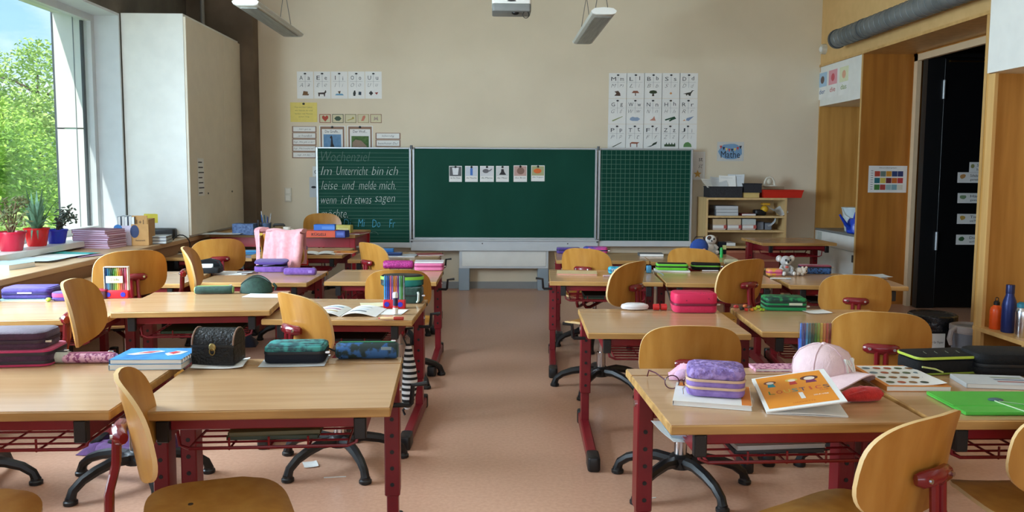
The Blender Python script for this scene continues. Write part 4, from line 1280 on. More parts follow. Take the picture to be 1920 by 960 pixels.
PENCOL = {'blue': (30, 110, 206), 'navy blue': (24, 60, 150), 'light blue': (60, 160, 214), 'teal': (30, 120, 126), 'dark green': (26, 76, 50), 'green': (60, 130, 44), 'lime': (136, 176, 44),
          'yellow': (226, 190, 60), 'orange': (226, 130, 46), 'red': (196, 52, 44), 'dark red': (140, 36, 40), 'pink': (222, 90, 130), 'purple': (120, 60, 140), 'brown': (110, 66, 40), 'black': (30, 30, 32),
          'lilac': (150, 110, 180), 'salmon': (230, 120, 96), 'mint': (120, 190, 150), 'grey': (120, 126, 130)}


def pen_pack(label, where, loc, rz, w, h, cols, base=None, discs=False, slim=False, d=0.028, white_edge=False, cat_name='felt_pen', word='felt pen', bodycol=None, group=None):
    """a clear pack with felt pens standing in it; every pen is a thing of its own"""
    t = thing('pen_pack', label, 'pen pack', loc, math.radians(rz))
    sh_ = MB()
    e = 0.0012
    sh_.box(-w / 2, w / 2, -d / 2, -d / 2 + e, 0.002, h).box(-w / 2, w / 2, d / 2 - e, d / 2, 0.002, h)
    sh_.box(-w / 2, -w / 2 + e, -d / 2 + e, d / 2 - e, 0.002, h).box(w / 2 - e, w / 2, -d / 2 + e, d / 2 - e, 0.002, h)
    sh_.build('clear_sleeve', CLEAR, t, smooth=False)
    MB().box(-w / 2, w / 2, -d / 2, d / 2, 0, 0.003).build('bottom', col((200, 200, 204), 0.4), t, smooth=False)
    if white_edge:
        MB().box(-w / 2 - 0.002, -w / 2, -d / 2, d / 2, 0, h).box(w / 2, w / 2 + 0.002, -d / 2, d / 2, 0, h).box(-w / 2 - .002, w / 2 + .002, -d / 2, d / 2, h, h + 0.002).build('edge_strip', WHITE, t, smooth=False)
        MB().box(-w * .42, w * .30, -d / 2 - 0.001, -d / 2, h * .50, h * .72).build('label_field', col((222, 214, 170), 0.7), t, smooth=False)
        fit_text('12 Stifte', w * .4, h * .09, INK, t, XZ(-w * .05, -d / 2 - 0.0016, h * .61))
    if base:
        MB().rbox(w + 0.006, d + 0.008, h * .26, 0.006, 0.003, 0.0005).build('stand', col(base, 0.35), t)
        if discs:
            for x in (-w * .34, w * .3):
                MB().tube([(x, -d / 2 - 0.0065, h * .13), (x, -d / 2 - 0.003, h * .13)], h * .075, 16).build('disc', col((40, 40, 170), 0.4), t)
    n = len(cols)
    cr, sr = math.cos(math.radians(rz)), math.sin(math.radians(rz))
    for i, cn in enumerate(cols):
        x = -w / 2 + w * (i + .5) / n
        rr = min(w / n * .47, d * .42)
        pz = 0.0035
        q = thing(cat_name, '%s %s standing in %s' % (cn, word, where), 'pen', (loc[0] + x * cr, loc[1] + x * sr, loc[2] + pz), 0, group or ('pens in ' + where))
        H = h * 0.97 - pz
        rgb = PENCOL[cn]
        bc = bodycol or rgb
        if bodycol:
            MB().tube([(0, 0, 0), (0, 0, H * .8)], rr, 8).build('barrel', col(bc, 0.4), q)
            MB().tube([(0, 0, H * .8), (0, 0, H * .98), (0, 0, H)], [rr, rr, rr * .6], 8).build('cap', col(rgb, 0.4), q)
        else:
            MB().tube([(0, 0, 0), (0, 0, H * .66)], rr, 8).build('barrel', col(bc, 0.4), q)
            MB().tube([(0, 0, H * .66), (0, 0, H * .67), (0, 0, H * .98), (0, 0, H)], [rr * .9, rr * 1.04, rr, rr * .7], 8).build('cap', col(tuple(int(v * .86) for v in rgb), 0.35), q)
    return t


def fabric(name, rgb, rgb2=None, s=60, **k):
    return mat('fabric_' + name, rgb, 0.8, rgb2=rgb2, scale=(s, s, s), bump=0.25, bscale=(220, 220, 220), sheen=0.2, **k)


F_INDIGO = fabric('indigo', (74, 60, 140), (60, 46, 122))
F_PLUM = fabric('plum', (72, 34, 62), (58, 26, 50))
F_HOTPINK = fabric('hot_pink', (196, 50, 96))
F_TEAL = mat('teal_print', (60, 150, 146), 0.5, rgb2=(26, 70, 78), scale=(45, 45, 45), detail=5, lo=.4, hi=.6)
F_NAVY = mat('fabric_navy', (20, 25, 36), .75, spec=.3)
F_CAMO = mat('camo_print', (40, 92, 150), 0.6, rgb2=(22, 44, 44), scale=(28, 28, 28), detail=3, lo=.46, hi=.56)
F_DKGREEN = fabric('dark_green', (30, 66, 54), (22, 52, 42))
F_LILAC = mat('quilted_lilac', (168, 142, 204), 0.75, rgb2=(128, 104, 172), scale=(55, 55, 55), detail=3, lo=.42, hi=.6, bump=1.0, bscale=(60, 60, 60))
F_PURPLE = fabric('purple', (120, 78, 160), (98, 60, 138))
F_GLITTER = mat('magenta_glitter', (196, 64, 150), 0.45, rgb2=(140, 30, 104), scale=(160, 160, 160), detail=2, lo=.45, hi=.55)
F_PINK = fabric('pink', (226, 120, 164))
F_CRIMSON = mat('crimson_dots', (216, 34, 84), 0.6, rgb2=(120, 20, 60), scale=(42, 42, 42), kind='voronoi', lo=.10, hi=.16)
F_LIME = fabric('lime_green', (104, 204, 44))
F_GREEN = mat('green_print', (36, 140, 78), 0.6, rgb2=(20, 60, 50), scale=(40, 40, 40), lo=.45, hi=.6)
F_BLACK = mat('fabric_black', (20, 21, 23), .75, rgb2=(13, 14, 16), scale=(60, 60, 60), bump=.25, bscale=(220, 220, 220), spec=.3)
F_TURQ = mat('turquoise_print', (70, 186, 206), 0.6, rgb2=(40, 140, 180), scale=(50, 50, 50), lo=.45, hi=.55)
F_VIOLET = fabric('violet', (76, 50, 130))
F_RAINBOW = mat('rainbow_print', (210, 70, 140), 0.6, rgb2=(40, 70, 160), scale=(9, 9, 9), lo=.4, hi=.6)
F_HEX = mat('blue_hex', (56, 104, 168), 0.6, rgb2=(24, 34, 60), scale=(80, 80, 80), kind='voronoi', lo=.30, hi=.5)
F_PINKPAT = mat('pink_pattern', (226, 170, 186), 0.7, rgb2=(150, 70, 110), scale=(90, 90, 90), lo=.42, hi=.52)
SKYB = mat('shark_blue', (56, 150, 204), 0.45, rgb2=(36, 120, 186), scale=(20, 20, 20))

# ------------------------------------------------------------------ desk E (left, by the window)
p = fb('E', 44, 564, .16)
book('thin teal notebook under the indigo pencil case', p, 4, .255, .165, .006, col((150, 200, 204), .6))
t = case('indigo quilted pencil case on the desk by the window', p + Vector((0, 0, .0065)), 4, .25, .155, [(.028, F_INDIGO), (.028, F_INDIGO)], (40, 34, 90), .03, .012, top=mat('indigo_chevron', (120, 104, 176), .6, rgb2=(74, 60, 140), scale=(60, 60, 60), kind='wave'))
MB().box(-.035, .035, -.0795, -.0775, .03, .036).build('brand_tag', PAPER, t, smooth=False)
t = case('small round violet and pink tin behind the indigo case', fb('E', 114, 565, .08), 4, .11, .085, [(.026, F_VIOLET), (.008, F_HOTPINK), (.010, F_VIOLET)], (214, 60, 110), .035, .006, name='pencil_tin', pull=False)
t = thing('key_charm', 'small lime green charm lying beside the indigo case', 'charm', fb('E', 91, 566))
MB().ball((0, 0, .011), .014, .012, .011).build('ball', col((176, 206, 60), .5), t)
MB().tube([(.012, .006, .01), (.03, .02, .006), (.035, .04, .01)], .002, 5).build('cord', INK, t)
t = thing('dark_tin', 'small dark red box beside the felt pens near the window', 'box', fb('E', 189, 561, .05), math.radians(5))
MB().rbox(.05, .05, .04, .008, .004).build('body', col((70, 18, 30), .5), t)
MB().rbox(.052, .052, .01, .008, .003, .0395).build('lid', col((150, 30, 60), .5), t)
pen_pack('clear pack of felt pens in a red stand with blue discs near the window', 'the white edged pack near the window', fb('E', 218, 560, .03), 3, .118, .165,
         ['blue', 'light blue', 'teal', 'dark green', 'green', 'lime', 'yellow', 'orange', 'red', 'dark red', 'pink', 'salmon'], (196, 24, 40), True, white_edge=True)

# ------------------------------------------------------------------ desk B
p = fb('B', 12, 690, .16, 6)
case('black pencil case with hot pink piping at the left edge', p, 6, .26, .16, [(.014, F_HOTPINK), (.028, F_PLUM), (.012, F_HOTPINK)], (40, 24, 36), .03, .005, pull=False)
case('dark plum pencil case lying on the pink piped case', p + Vector((-.008, .0, .0545)), 4, .245, .145, [(.026, F_PLUM), (.03, F_PLUM)], (50, 22, 40), .035, .012)
roll('pale grey pencil roll with a black strap', fb('B', 105, 683, .04, 2), 2, .075, .022, fabric('pale_grey', (190, 186, 170)), BLACK, zipc=(40, 40, 40))
t = roll('pink patterned slim pencil pouch with hearts', fb('B', 164, 683, .04, 2), 2, .16, .021, F_PINKPAT, F_PINKPAT, 'pencil_pouch', .8, (170, 90, 120))
p = fb('B', 272, 694, .17, 3)
book('thick white workbook under the shark notebook', p, 3, .225, .165, .017, col((190, 214, 226), .6))
t = book('blue notebook with a leaping shark on its cover', p + Vector((.003, .002, .0175)), 1, .225, .165, .015, SKYB)
MB().prism([(-.09, -.01), (-.05, .03), (.0, .045), (.02, .03), (-.02, 0), (-.06, -.02)], .0152, .0158).build('shark', col((224, 226, 230), .5), t, smooth=False)
MB().prism([(-.06, .005), (-.03, .028), (.005, .035), (-.02, .01)], .0158, .0164).build('mouth', col((200, 50, 60), .5), t, smooth=False)
MB().prism([(.03, .0), (.055, .04), (.095, .03), (.085, -.01), (.05, -.03)], .0152, .0158).build('splash', col((214, 224, 232), .5), t, smooth=False)
MB().prism([(.04, .008), (.055, .03), (.075, .02), (.06, -.01)], .0158, .0164).build('jaw', col((206, 50, 56), .5), t, smooth=False)
for k in range(8):
    MB().tube([(.1135, -.07 + k * .02, .002), (.1165, -.07 + k * .02, .01), (.1135, -.07 + k * .02, .0175)], .0012, 5).build('spiral_ring', CHROME, t)

# ------------------------------------------------------------------ desk A
p = fb('A', 398, 691, .1, -3)
leaf_paper('crumpled white paper under the little black chest', p + Vector((.01, 0, 0)), 6, .165, .13, None, .012, 'crumpled_paper', seed=4)
t = thing('treasure_chest', 'small black leather chest with a brass clasp', 'chest', p + Vector((0, .01, .009)), math.radians(-3))
LEA = mat('black_leather', (24, 22, 20), .5, spec=.3, rgb2=(14, 13, 12), scale=(70, 70, 70), bump=.6, bscale=(120, 120, 120))
w_, d_, h_ = .142, .105, .115
MB().cbox(-w_ / 2, w_ / 2, -d_ / 2, d_ / 2, 0, h_ * .56, .003).build('box_body', LEA, t)
ar = [(d_ / 2 * math.cos(math.pi * k / 10), h_ * .57 + (h_ * .43) * math.sin(math.pi * k / 10)) for k in range(11)]
ld = MB().rings([[(x, a, b) for a, b in ar] for x in (-w_ / 2, w_ / 2)]).build('lid', LEA, t)
for x in (-w_ / 2 + .003, w_ / 2 - .003):
    MB().tube([(x, a * 1.01, b + .0005) for a, b in ar], .003, 6).build('lid_rim', col((140, 110, 92), .5), ld)
MB().box(-w_ / 2 - .001, w_ / 2 + .001, -d_ / 2 - .0015, -d_ / 2, h_ * .52, h_ * .58).build('strap', col((20, 20, 20), .5), t, smooth=False)
BRASS = mat('old_brass', (150, 130, 80), .35, metal=.9)
cl = MB().ball((0, -d_ / 2 - .002, h_ * .52), .012, .003, .013).build('clasp', BRASS, t)
MB().tube([(.0 + .009 * math.cos(k * .7), -d_ / 2 - .005, h_ * .40 + .012 * math.sin(k * .7)) for k in range(9)], .0018, 5, closed=True).build('clasp_ring', BRASS, cl)
p = fb('A', 545, 688, .15, 2)
leaf_paper('sheets of white paper under the teal pencil case', p, 4, .215, .16, GREYP, .003, seed=8)
t = case('flat teal and black pencil case with a swirling print', p + Vector((.004, .012, .005)), 3, .20, .125, [(.034, F_NAVY), (.022, F_TEAL)], (20, 24, 30), .022, .008, top=F_TEAL)
MB().tube([(.10, .03, .03), (.13, .02, .02), (.15, -.005, .004)], .003, 6).build('strap', BLACK, t)
t = roll('blue camouflage pencil roll with a green zip', fb('A', 687, 676, .06, 2), 2, .205, .034, F_CAMO, fabric('bottle_green', (26, 60, 44)), zipc=(44, 130, 84))
MB().box(.05, .085, -.0325, -.0305, .036, .046).build('brand_tag', col((130, 150, 160), .5), t, smooth=False)
t = thing('striped_bag', 'black and white striped cloth bag hanging from the aisle desk', 'bag', aty(766, 645, 3.92))
STR = mat('zebra_stripes', (226, 226, 224), .8, rgb2=(24, 24, 26), scale=(9, 9, 46), kind='wave', lo=.48, hi=.52)
n_ = MATS['zebra_stripes'].node_tree.nodes
for nd in n_:
    if nd.type == 'TEX_WAVE':
        nd.bands_direction = 'Z'
        nd.inputs['Scale'].default_value = .24
        nd.inputs['Distortion'].default_value = 1.2
pts = [((.0, 0, 0), .014), ((.0, 0, -.05), .022), ((.004, 0, -.11), .032), ((.006, 0, -.18), .038), ((.0, 0, -.25), .036), ((-.006, 0, -.30), .028), ((-.01, 0, -.33), .012)]
MB().tube([q for q, r in pts], [r for q, r in pts], 14, flat=.7).build('bag_body', STR, t)
MB().tube([(-.01, 0, -.005), (-.025, 0, .03), (-.01, 0, .055), (.012, 0, .03), (.01, 0, -.005)], .004, 6).build('drawstring', BLACK, t)
MB().tube([(-.004, 0, -.31), (-.03, .0, -.335), (-.02, .0, -.36)], .006, 6).build('tassel', BLACK, t)

# ------------------------------------------------------------------ desk C
t = thing('open_magazine', 'open magazine with colour pictures lying on the desk beside the glue stick', 'magazine', fb('C', 640, 594, .2, -4), math.radians(-6))
for s, seed in ((-1, 1), (1, 2)):
    f = lambda u, v: (s * (.004 + .165 * u), (v - .5) * .21 + .012 * u * s, .004 + .022 * math.sin(math.pi * min(1, u * 1.05)) ** .8 * (1 - .45 * u))
    pg = MB().grid(10, 4, f, thick=.004).build('page_block', PAPER, t)
    for k in range(3):
        MB().grid(6, 1, lambda u, v: (f(.15 + .5 * u, .2)[0], (-.3 + k * .25 + .10 * v) * .21, f(.15 + .5 * u, .2)[2] + .0012)).build('picture', col([(214, 190, 150), (196, 150, 170), (150, 170, 190), (110, 112, 120), (206, 214, 224), (200, 204, 200)][k + (3 if s > 0 else 0)], .7), pg)
leaf_paper('white worksheet under the glue stick', fb('C', 722, 590, .13, -4), -8, .17, .14, None, .002, seed=5, lines=3)
leaf_paper('pale yellow sheet half under the felt pens', fb('C', 703, 575, .1, 0), 12, .16, .12, col((226, 214, 176), .8), .003, seed=6)
pen_pack('clear pack of pastel felt pens in a red stand beside the lunch bag', 'the pack beside the lunch bag', fb('C', 739, 579, .03, -2), -3, .105, .168,
         ['light blue', 'blue', 'navy blue', 'pink', 'lilac', 'orange', 'salmon', 'purple', 'mint', 'green', 'grey'], (200, 20, 40), True)
t = thing('glue_stick', 'white and black glue stick standing on the worksheet', 'glue stick', fb('C', 741, 591, .024) + Vector((0, 0, .004)))
MB().lathe([(.0125, 0), (.0125, .03)], 16).build('foot', WHITE, t)
MB().lathe([(.012, .03), (.012, .04)], 16).build('ring', col((206, 60, 70), .5), t)
MB().lathe([(.012, .04), (.012, .078)], 16).build('barrel', col((34, 32, 70), .5), t)
MB().lathe([(.013, .078), (.013, .098), (.009, .104)], 16).build('cap', WHITE, t)
t = thing('crayon_pen', 'wooden pen with a red cap lying at the desk edge', 'pen', fb('C', 733, 601, .016, -3), math.radians(-3))
MB().tube([(-.055, 0, .008), (-.045, 0, .008), (.015, 0, .008)], [.003, .007, .007], 10).build('barrel', col((222, 186, 136), .5), t)
MB().tube([(.012, 0, .0082), (.055, 0, .0082), (.058, 0, .0082)], [.0082, .008, .006], 10).build('cap', col((186, 60, 44), .4), t)
MB().tube([(-.06, 0, .008), (-.052, 0, .008)], [.002, .005], 8).build('tip', col((186, 60, 44), .4), t)
p = fb('C', 764, 570, .12, -2)
t = case('dark green lunch bag with a carrying loop', p, -2, .145, .12, [(.085, F_DKGREEN)], (20, 40, 34), .03, .014, 'lunch_bag')
t['category'] = 'lunch bag'
MB().tube([(.055, -.06, .06), (.06, -.075, .05), (.058, -.075, .02), (.05, -.062, .01)], .006, 6).build('loop', col((190, 200, 190), .5), t)
t = thing('lunch_tin', 'oval teal and lime green tin standing on the lunch bag', 'tin', p + Vector((-.035, 0, .0856)), math.radians(-2))
MB().lathe([(.10, 0), (.112, .008), (.112, .036)], 28, sy=.5).build('tin_body', mat('teal_black', (30, 140, 136), .45, rgb2=(18, 30, 34), scale=(5, 5, 5), lo=.45, hi=.55), t)
MB().lathe([(.1135, .036), (.1135, .052)], 28, sy=.5).build('band', col((140, 214, 70), .5), t)
MB().lathe([(.110, .052), (.10, .06), (.02, .062)], 28, sy=.5).build('lid', BLACK, t)

# ------------------------------------------------------------------ desk D
t = roll('dark green pencil roll with lime zip edge', fb('D', 399, 553, .07, 5), 6, .185, .026, F_DKGREEN, col((150, 190, 110), .6), flat=.8, zipc=(150, 190, 110))
t = thing('open_pouch', 'open dark green pouch showing its lining', 'pencil case', fb('D', 478, 551, .08, 5), math.radians(8))
def pouch(u, v):
    a = 2 * math.pi * u
    k = 1 - .25 * v
    return (.085 * math.cos(a) * (1 - .1 * v), .042 * math.sin(a) * k, .004 + .062 * v * (1 - .35 * math.cos(a * 2)))
MB().grid(24, 6, pouch).build('outer', F_DKGREEN, t)
MB().grid(24, 6, lambda u, v: tuple(c * (.94 if i < 2 else 1) for i, c in enumerate(pouch(u, v)))).build('lining', fabric('grey_green', (86, 104, 94)), t)
MB().prism([(.08 * math.cos(k * .4), .04 * math.sin(k * .4)) for k in range(16)], 0, .006).build('base', F_DKGREEN, t)
MB().tube([pouch(k / 24, 1) for k in range(24)], .003, 5, closed=True).build('zip_edge', col((30, 44, 40), .5), t)
MB().tube([(.085, .01, .045), (.10, .0, .03), (.095, -.01, .012)], .007, 6).build('loop', F_DKGREEN, t)
leaf_paper('white worksheet on the desk right of the open pouch', fb('D', 496, 558, .1, 5), -4, .21, .12, None, .002, seed=3, lines=3)

# ------------------------------------------------------------------ desk G and H
leaf_paper('white notebook page left of the open purple case', fb('G', 425, 516, .2, 0), -2, .26, .2, None, .003, seed=9, lines=3)
t = thing('open_case', 'open purple pencil case with its lid raised', 'pencil case', fb('G', 505, 511, .11, 0), 0)
MB().rbox(.225, .11, .04, .04, .008).build('case_body', F_PURPLE, t)
MB().rbox(.215, .10, .002, .036, .0008, .0395).build('opening', F_BLACK, t)
MB().rbox(.228, .112, .014, .04, .006, 0, m=Matrix.Translation((0, .01, .062)) @ Matrix.Rotation(math.radians(10), 4, 'X')).build('lid', F_VIOLET, t)
MB().rbox(.2, .02, .05, .008, .004, .03, m=Matrix.Translation((0, .045, 0))).build('hinge_panel', F_VIOLET, t)
MB().tube([(-.05, -.03, .044), (.03, -.02, .052)], .004, 8).build('pencil', col((150, 130, 190), .5), t)
t = roll('purple pencil case lying in front of the yellow pencils', fb('G', 561, 517, .06, 0), -2, .205, .027, F_PURPLE, F_PURPLE, 'pencil_case', .9, (90, 56, 130))
MB().box(.06, .085, -.0275, -.0255, .018, .034).build('brand_tag', col((140, 110, 180), .5), t, smooth=False)
pen_pack('clear pack of yellow pencils with coloured ends beside the purple case', 'the pack behind the purple case', fb('G', 563, 498, .02, 0), 0, .105, .15,
         ['red', 'green', 'dark green', 'teal', 'light blue', 'blue', 'navy blue'], (196, 30, 36), False, d=.02, cat_name='coloured_pencil', word='tipped yellow pencil', bodycol=(222, 150, 60))
for k, (px, py, rz, nm, cc) in enumerate(((462, 511, 28, 'grey', (110, 110, 120)), (470, 514, 32, 'dark brown', (90, 64, 60)))):
    t = thing('pencil', '%s pencil lying left of the open purple case' % nm, 'pencil', fb('G', px, py), math.radians(rz))
    MB().tube([(-.06, 0, .005), (.05, 0, .005)], .004, 7).build('shaft', col(cc, .5), t)
    MB().tube([(.05, 0, .005), (.066, 0, .005)], [.004, .0006], 7).build('tip', col((200, 170, 130), .5), t)
t = thing('open_case', 'open black pencil case with white cards inside', 'pencil case', fb('H', 385, 513, .12, 3), math.radians(4))
MB().rbox(.18, .12, .035, .02, .006).build('case_body', F_BLACK, t)
MB().rbox(.17, .11, .002, .016, .0008, .0345).build('opening', BLACK, t)
for k in range(3):
    MB().box(-.075, .035, -.045 + k * .02, -.043 + k * .02, .02, .05 + .004 * k).build('card', PAPER, t, smooth=False)
MB().tube([(-.085, .055, .035), (-.06, .06, .07), (0, .06, .082), (.06, .05, .07), (.09, .0, .045), (.088, -.04, .036)], .008, 8).build('lid_rim', F_BLACK, t)
MB().grid(10, 4, lambda u, v: (-.085 + .17 * u, .058 - .01 * v, .035 + .045 * v * math.sin(math.pi * min(1, .15 + u * .8)))).build('lid', F_BLACK, t)

# ------------------------------------------------------------------ desks F, I, J, K
t = roll('glittery magenta pencil case near the aisle', fb('F', 746, 505, .07, 0), 0, .20, .036, F_GLITTER, F_GLITTER, 'pencil_case', .8, (130, 30, 90))
p = fb('F', 804, 508, .12, 0)
case('pink two tier pencil case under a grey notebook', p, 0, .205, .12, [(.03, F_PINK), (.022, F_PINK)], (170, 60, 110), .025, .01)
book('pale grey notebook lying on the pink pencil case', p + Vector((0, .01, .053)), 1, .20, .13, .009, col((206, 202, 206), .6))
case('navy blue pencil case under the blue ruler box', fb('I', 730, 481, .1, 0), 3, .20, .10, [(.03, fabric('deep_blue', (26, 60, 120)))], (20, 40, 80), .02, .008)
t = thing('pencil_box', 'bright blue slim box on the navy case', 'box', fb('I', 722, 481, .1, 0) + Vector((0, .0, .031)), math.radians(3))
MB().rbox(.13, .05, .022, .008, .004).build('box_body', col((40, 110, 180), .45), t)
MB().rbox(.132, .052, .008, .008, .003, .0215).build('lid', col((60, 130, 196), .45), t)
t = book('magazine with pale pictures on the farthest aisle desk', fb('I', 750, 482, .2, 0), -6, .26, .19, .006, mat('magazine_cover', (206, 208, 210), .5, rgb2=(150, 156, 170), scale=(18, 18, 18)), cat='magazine', name='magazine')
t = book('dark red booklet beside the magazine on the farthest aisle desk', fb('I', 804, 480, .18, 0), 12, .21, .15, .008, mat('red_booklet', (156, 62, 66), .5, rgb2=(130, 44, 52), scale=(20, 20, 20)))
t = thing('open_notebook', 'open white notebook beside the orange folder', 'notebook', fb('J', 592, 478, .18, 0), math.radians(8))
for s in (-1, 1):
    MB().grid(8, 3, lambda u, v: (s * (.002 + .13 * u), (v - .5) * .18, .003 + .012 * math.sin(math.pi * u) ** .8 * (1 - .4 * u)), thick=.003).build('page_block', PAPER, t)
t = book('flat orange folder at the end of the desk behind the pink jacket', fb('J', 640, 476, .2, 0), -4, .19, .19, .006, col((226, 140, 44), .5), name='folder', cat='folder')
t = thing('small_scissors', 'small scissors with red grips on the orange folder', 'scissors', fb('J', 630, 476, .0) + Vector((0, .03, .0065)), math.radians(40))
for s in (-1, 1):
    MB().tube([(.018 + .012 * math.cos(k * .63), s * .011 + .009 * math.sin(k * .63), .003) for k in range(10)], .002, 5, closed=True).build('grip', col((176, 60, 50), .4), t)
MB().box(-.05, .008, -.003, .003, .001, .003).build('blade', CHROME, t, smooth=False)
t = case('light blue pencil case beside the chair near the tall cabinet', fb('K', 470, 478, .08, 0), 4, .15, .09, [(.035, fabric('light_blue', (60, 140, 190)))], (30, 90, 150), .02, .01)
leaf_paper('white sheet on the last row desk near the tall cabinet', fb('K', 330, 477, .2, 0), 5, .24, .18, None, .003, seed=13)

# pink jacket over the chair back
t = thing('pink_jacket', 'pink ribbed jacket draped over a chair back', 'jacket', (-1.46, 5.98, 0), math.radians(-25))
PJ = fabric('pink_jacket', (236, 172, 176), (222, 150, 156), 30)
def drape(x, v, off, L=.40):
    yb = -.205 + 1.35 * min(abs(x), .19) ** 2
    return (x * (1 - .05 * v), yb - off - .010 * math.sin(x * 75 + v * 2) * (.3 + v) - .02 * v, .83 + .004 * math.sin(x * 40) - L * v)
MB().grid(10, 10, lambda u, v: drape(-.205 + .075 * u + .05 * v * (1 - u), v, .06)).build('left_panel', PJ, t)
MB().grid(30, 10, lambda u, v: drape(-.055 - .06 * v * (1 - u) + .265 * u, v, .06)).build('right_panel', PJ, t)
MB().grid(40, 8, lambda u, v: (drape(-.2 + .4 * u, 0, 0)[0], -.205 + 1.35 * min(abs(-.2 + .4 * u), .19) ** 2 + .03 + .008 * math.sin(u * 24), .83 - .24 * v)).build('front_panel', PJ, t)
for a, b in ((-.205, -.13), (-.055, .21)):
    n = 8
    MB().tube([(a + (b - a) * k / n, -.215 + 1.35 * min(abs(a + (b - a) * k / n), .19) ** 2, .828 + .006 * math.sin(k)) for k in range(n + 1)], .046, 8, flat=.35).build('fold', PJ, t)
MB().tube([(.19, -.20, .81), (.20, -.23, .70), (.19, -.25, .58), (.17, -.26, .46)], [.03, .036, .034, .028], 10).build('sleeve', PJ, t)

# ------------------------------------------------------------------ teacher desk things
TZ = .688
T = lambda px, py, d=0: fb(TZ, px, py, d)
for k, (px, rz, c) in enumerate(((398, 6, PAPER), (410, -8, col((206, 222, 224), .7)), (420, 3, GREYP))):
    leaf_paper('loose sheet on the teacher desk, %s of the three beside the blue box' % ('lowest', 'middle one', 'topmost')[k], T(px, 441 + k, .2) + Vector((0, 0, .006 * k)), rz, .25, .18, c, .008, seed=20 + k)
t = thing('tissue_box', 'blue patterned tissue box on the teacher desk', 'box', T(456, 441, .12), math.radians(-3))
MB().cbox(-.095, .095, -.06, .06, 0, .10, .003).build('carton', mat('tissue_print', (92, 118, 160), .6, rgb2=(52, 76, 120), scale=(60, 60, 60)), t)
MB().lathe([(.03, .1), (.03, .1012)], 16, sx=1.6).build('slot', BLACK, t)
t = thing('ink_bottle', 'small black bottle beside the tissue box', 'bottle', T(484, 440, .03))
MB().lathe([(.016, 0), (.018, .01), (.016, .06), (.008, .075), (.008, .11)], 14).build('body', BLACK, t)
MB().lathe([(.010, .11), (.010, .13)], 12).build('cap', col((50, 50, 54), .5), t)
t = thing('tape_dispenser', 'small white dispenser in front of the tissue box', 'dispenser', T(478, 441, .05))
MB().rbox(.06, .04, .018, .012, .004).build('base', WHITE, t)
MB().tube([(0, -.008, .026), (0, .008, .026)], .02, 16).build('roll', col((210, 206, 180), .4), t)
for k, (px, c, nm) in enumerate(((490, (226, 190, 60), 'yellow'), (497, (206, 70, 60), 'red'))):
    t = thing('small_carton', 'small %s box in front of the pencil cup' % nm, 'box', T(px, 442, .03), math.radians(10 * k))
    MB().cbox(-.022, .022, -.016, .016, 0, .038, .002).build('carton', col(c, .5), t)
    MB().box(-.022, .022, -.0165, .0165, .026, .03).build('stripe', PAPER, t, smooth=False)
p = T(496, 439, .09)
t = thing('pencil_cup', 'grey blue mesh cup full of pens on the teacher desk', 'cup', p)
MB().lathe([(.04, 0), (.042, .004), (.05, .10)], 20, caps=False).build('wall', mat('mesh_cup', (96, 122, 156), .5, metal=.3, rgb2=(60, 80, 110), scale=(200, 200, 200)), t)
MB().lathe([(.04, 0), (.04, .003)], 20).build('bottom', col((90, 110, 140), .5), t)
MB().tube([(.0505 * math.cos(k * .314), .0505 * math.sin(k * .314), .10) for k in range(20)], .002, 5, closed=True).build('rim', CHROME, t)
for k, (nm, c, dx, dy, h) in enumerate((('white', (230, 230, 230), -.03, .01, .20), ('blue', (50, 100, 170), -.022, -.02, .17), ('teal', (40, 120, 140), -.012, .015, .165), ('grey', (120, 130, 140), .006, .01, .16), ('dark blue', (40, 60, 120), .018, -.01, .15), ('silver', (200, 204, 208), .032, .012, .18))):
    q = thing('pen', '%s pen leaning in the grey blue mesh cup' % nm, 'pen', p + Vector((dx * .45, dy * .45, .004)), 0, 'pens in the mesh cup')
    MB().tube([(0, 0, 0), (dx * .75, dy * .75, h * .8)], .0055, 8).build('barrel', col(c, .4), q)
    MB().tube([(dx * .75, dy * .75, h * .8), (dx * .95, dy * .95, h)], [.006, .004], 8).build('cap', col(tuple(int(v * .8) for v in c), .4), q)
t = thing('singing_bowl', 'brass singing bowl with a black cushion and striker on the teacher desk', 'bowl', T(518, 440, .12))
MB().lathe([(.02, 0), (.05, .008), (.066, .03), (.066, .055), (.062, .062)], 24).build('bowl', mat('brass_bowl', (176, 144, 84), .3, metal=.9), t)
MB().tube([(-.04, 0, .07), (-.03, 0, .085), (.05, 0, .085), (.06, 0, .07)], .012, 8).build('striker', BLACK, t)
t = thing('mug', 'cream mug in front of the brass bowl', 'mug', T(537, 443, .07))
MB().lathe([(.03, 0), (.034, .005), (.036, .08)], 20).build('body', col((226, 218, 204), .4), t)
MB().tube([(.034, 0, .06), (.056, 0, .055), (.056, 0, .025), (.034, 0, .018)], .005, 8).build('handle', col((226, 218, 204), .4), t)
leaf_paper('grey papers between the mug and the orange book', T(562, 443, .16), 15, .2, .14, GREYP, .012, seed=31)
t = book('orange box file with printed lettering on the teacher desk', T(600, 445, .16), -2, .27, .16, .055, col((222, 84, 40), .5), col((214, 76, 36), .5), name='box_file', cat='file')
fit_text('KÜGELI', .12, .03, INK, t, XZ(-.01, -.0812, .028))
p = T(592, 445, .16) + Vector((.06, .02, .056))
t = thing('blue_carton', 'bright blue carton lying on the orange file', 'box', p, math.radians(4))
MB().cbox(-.09, .09, -.05, .05, 0, .05, .003).build('carton', col((50, 110, 200), .5), t)
MB().box(-.02, .09, -.0505, -.05, .01, .035).build('label_field', col((90, 140, 214), .5), t, smooth=False)
t = thing('dark_blue_carton', 'dark blue carton at the right end of the teacher desk', 'box', T(640, 446, .1), math.radians(-12))
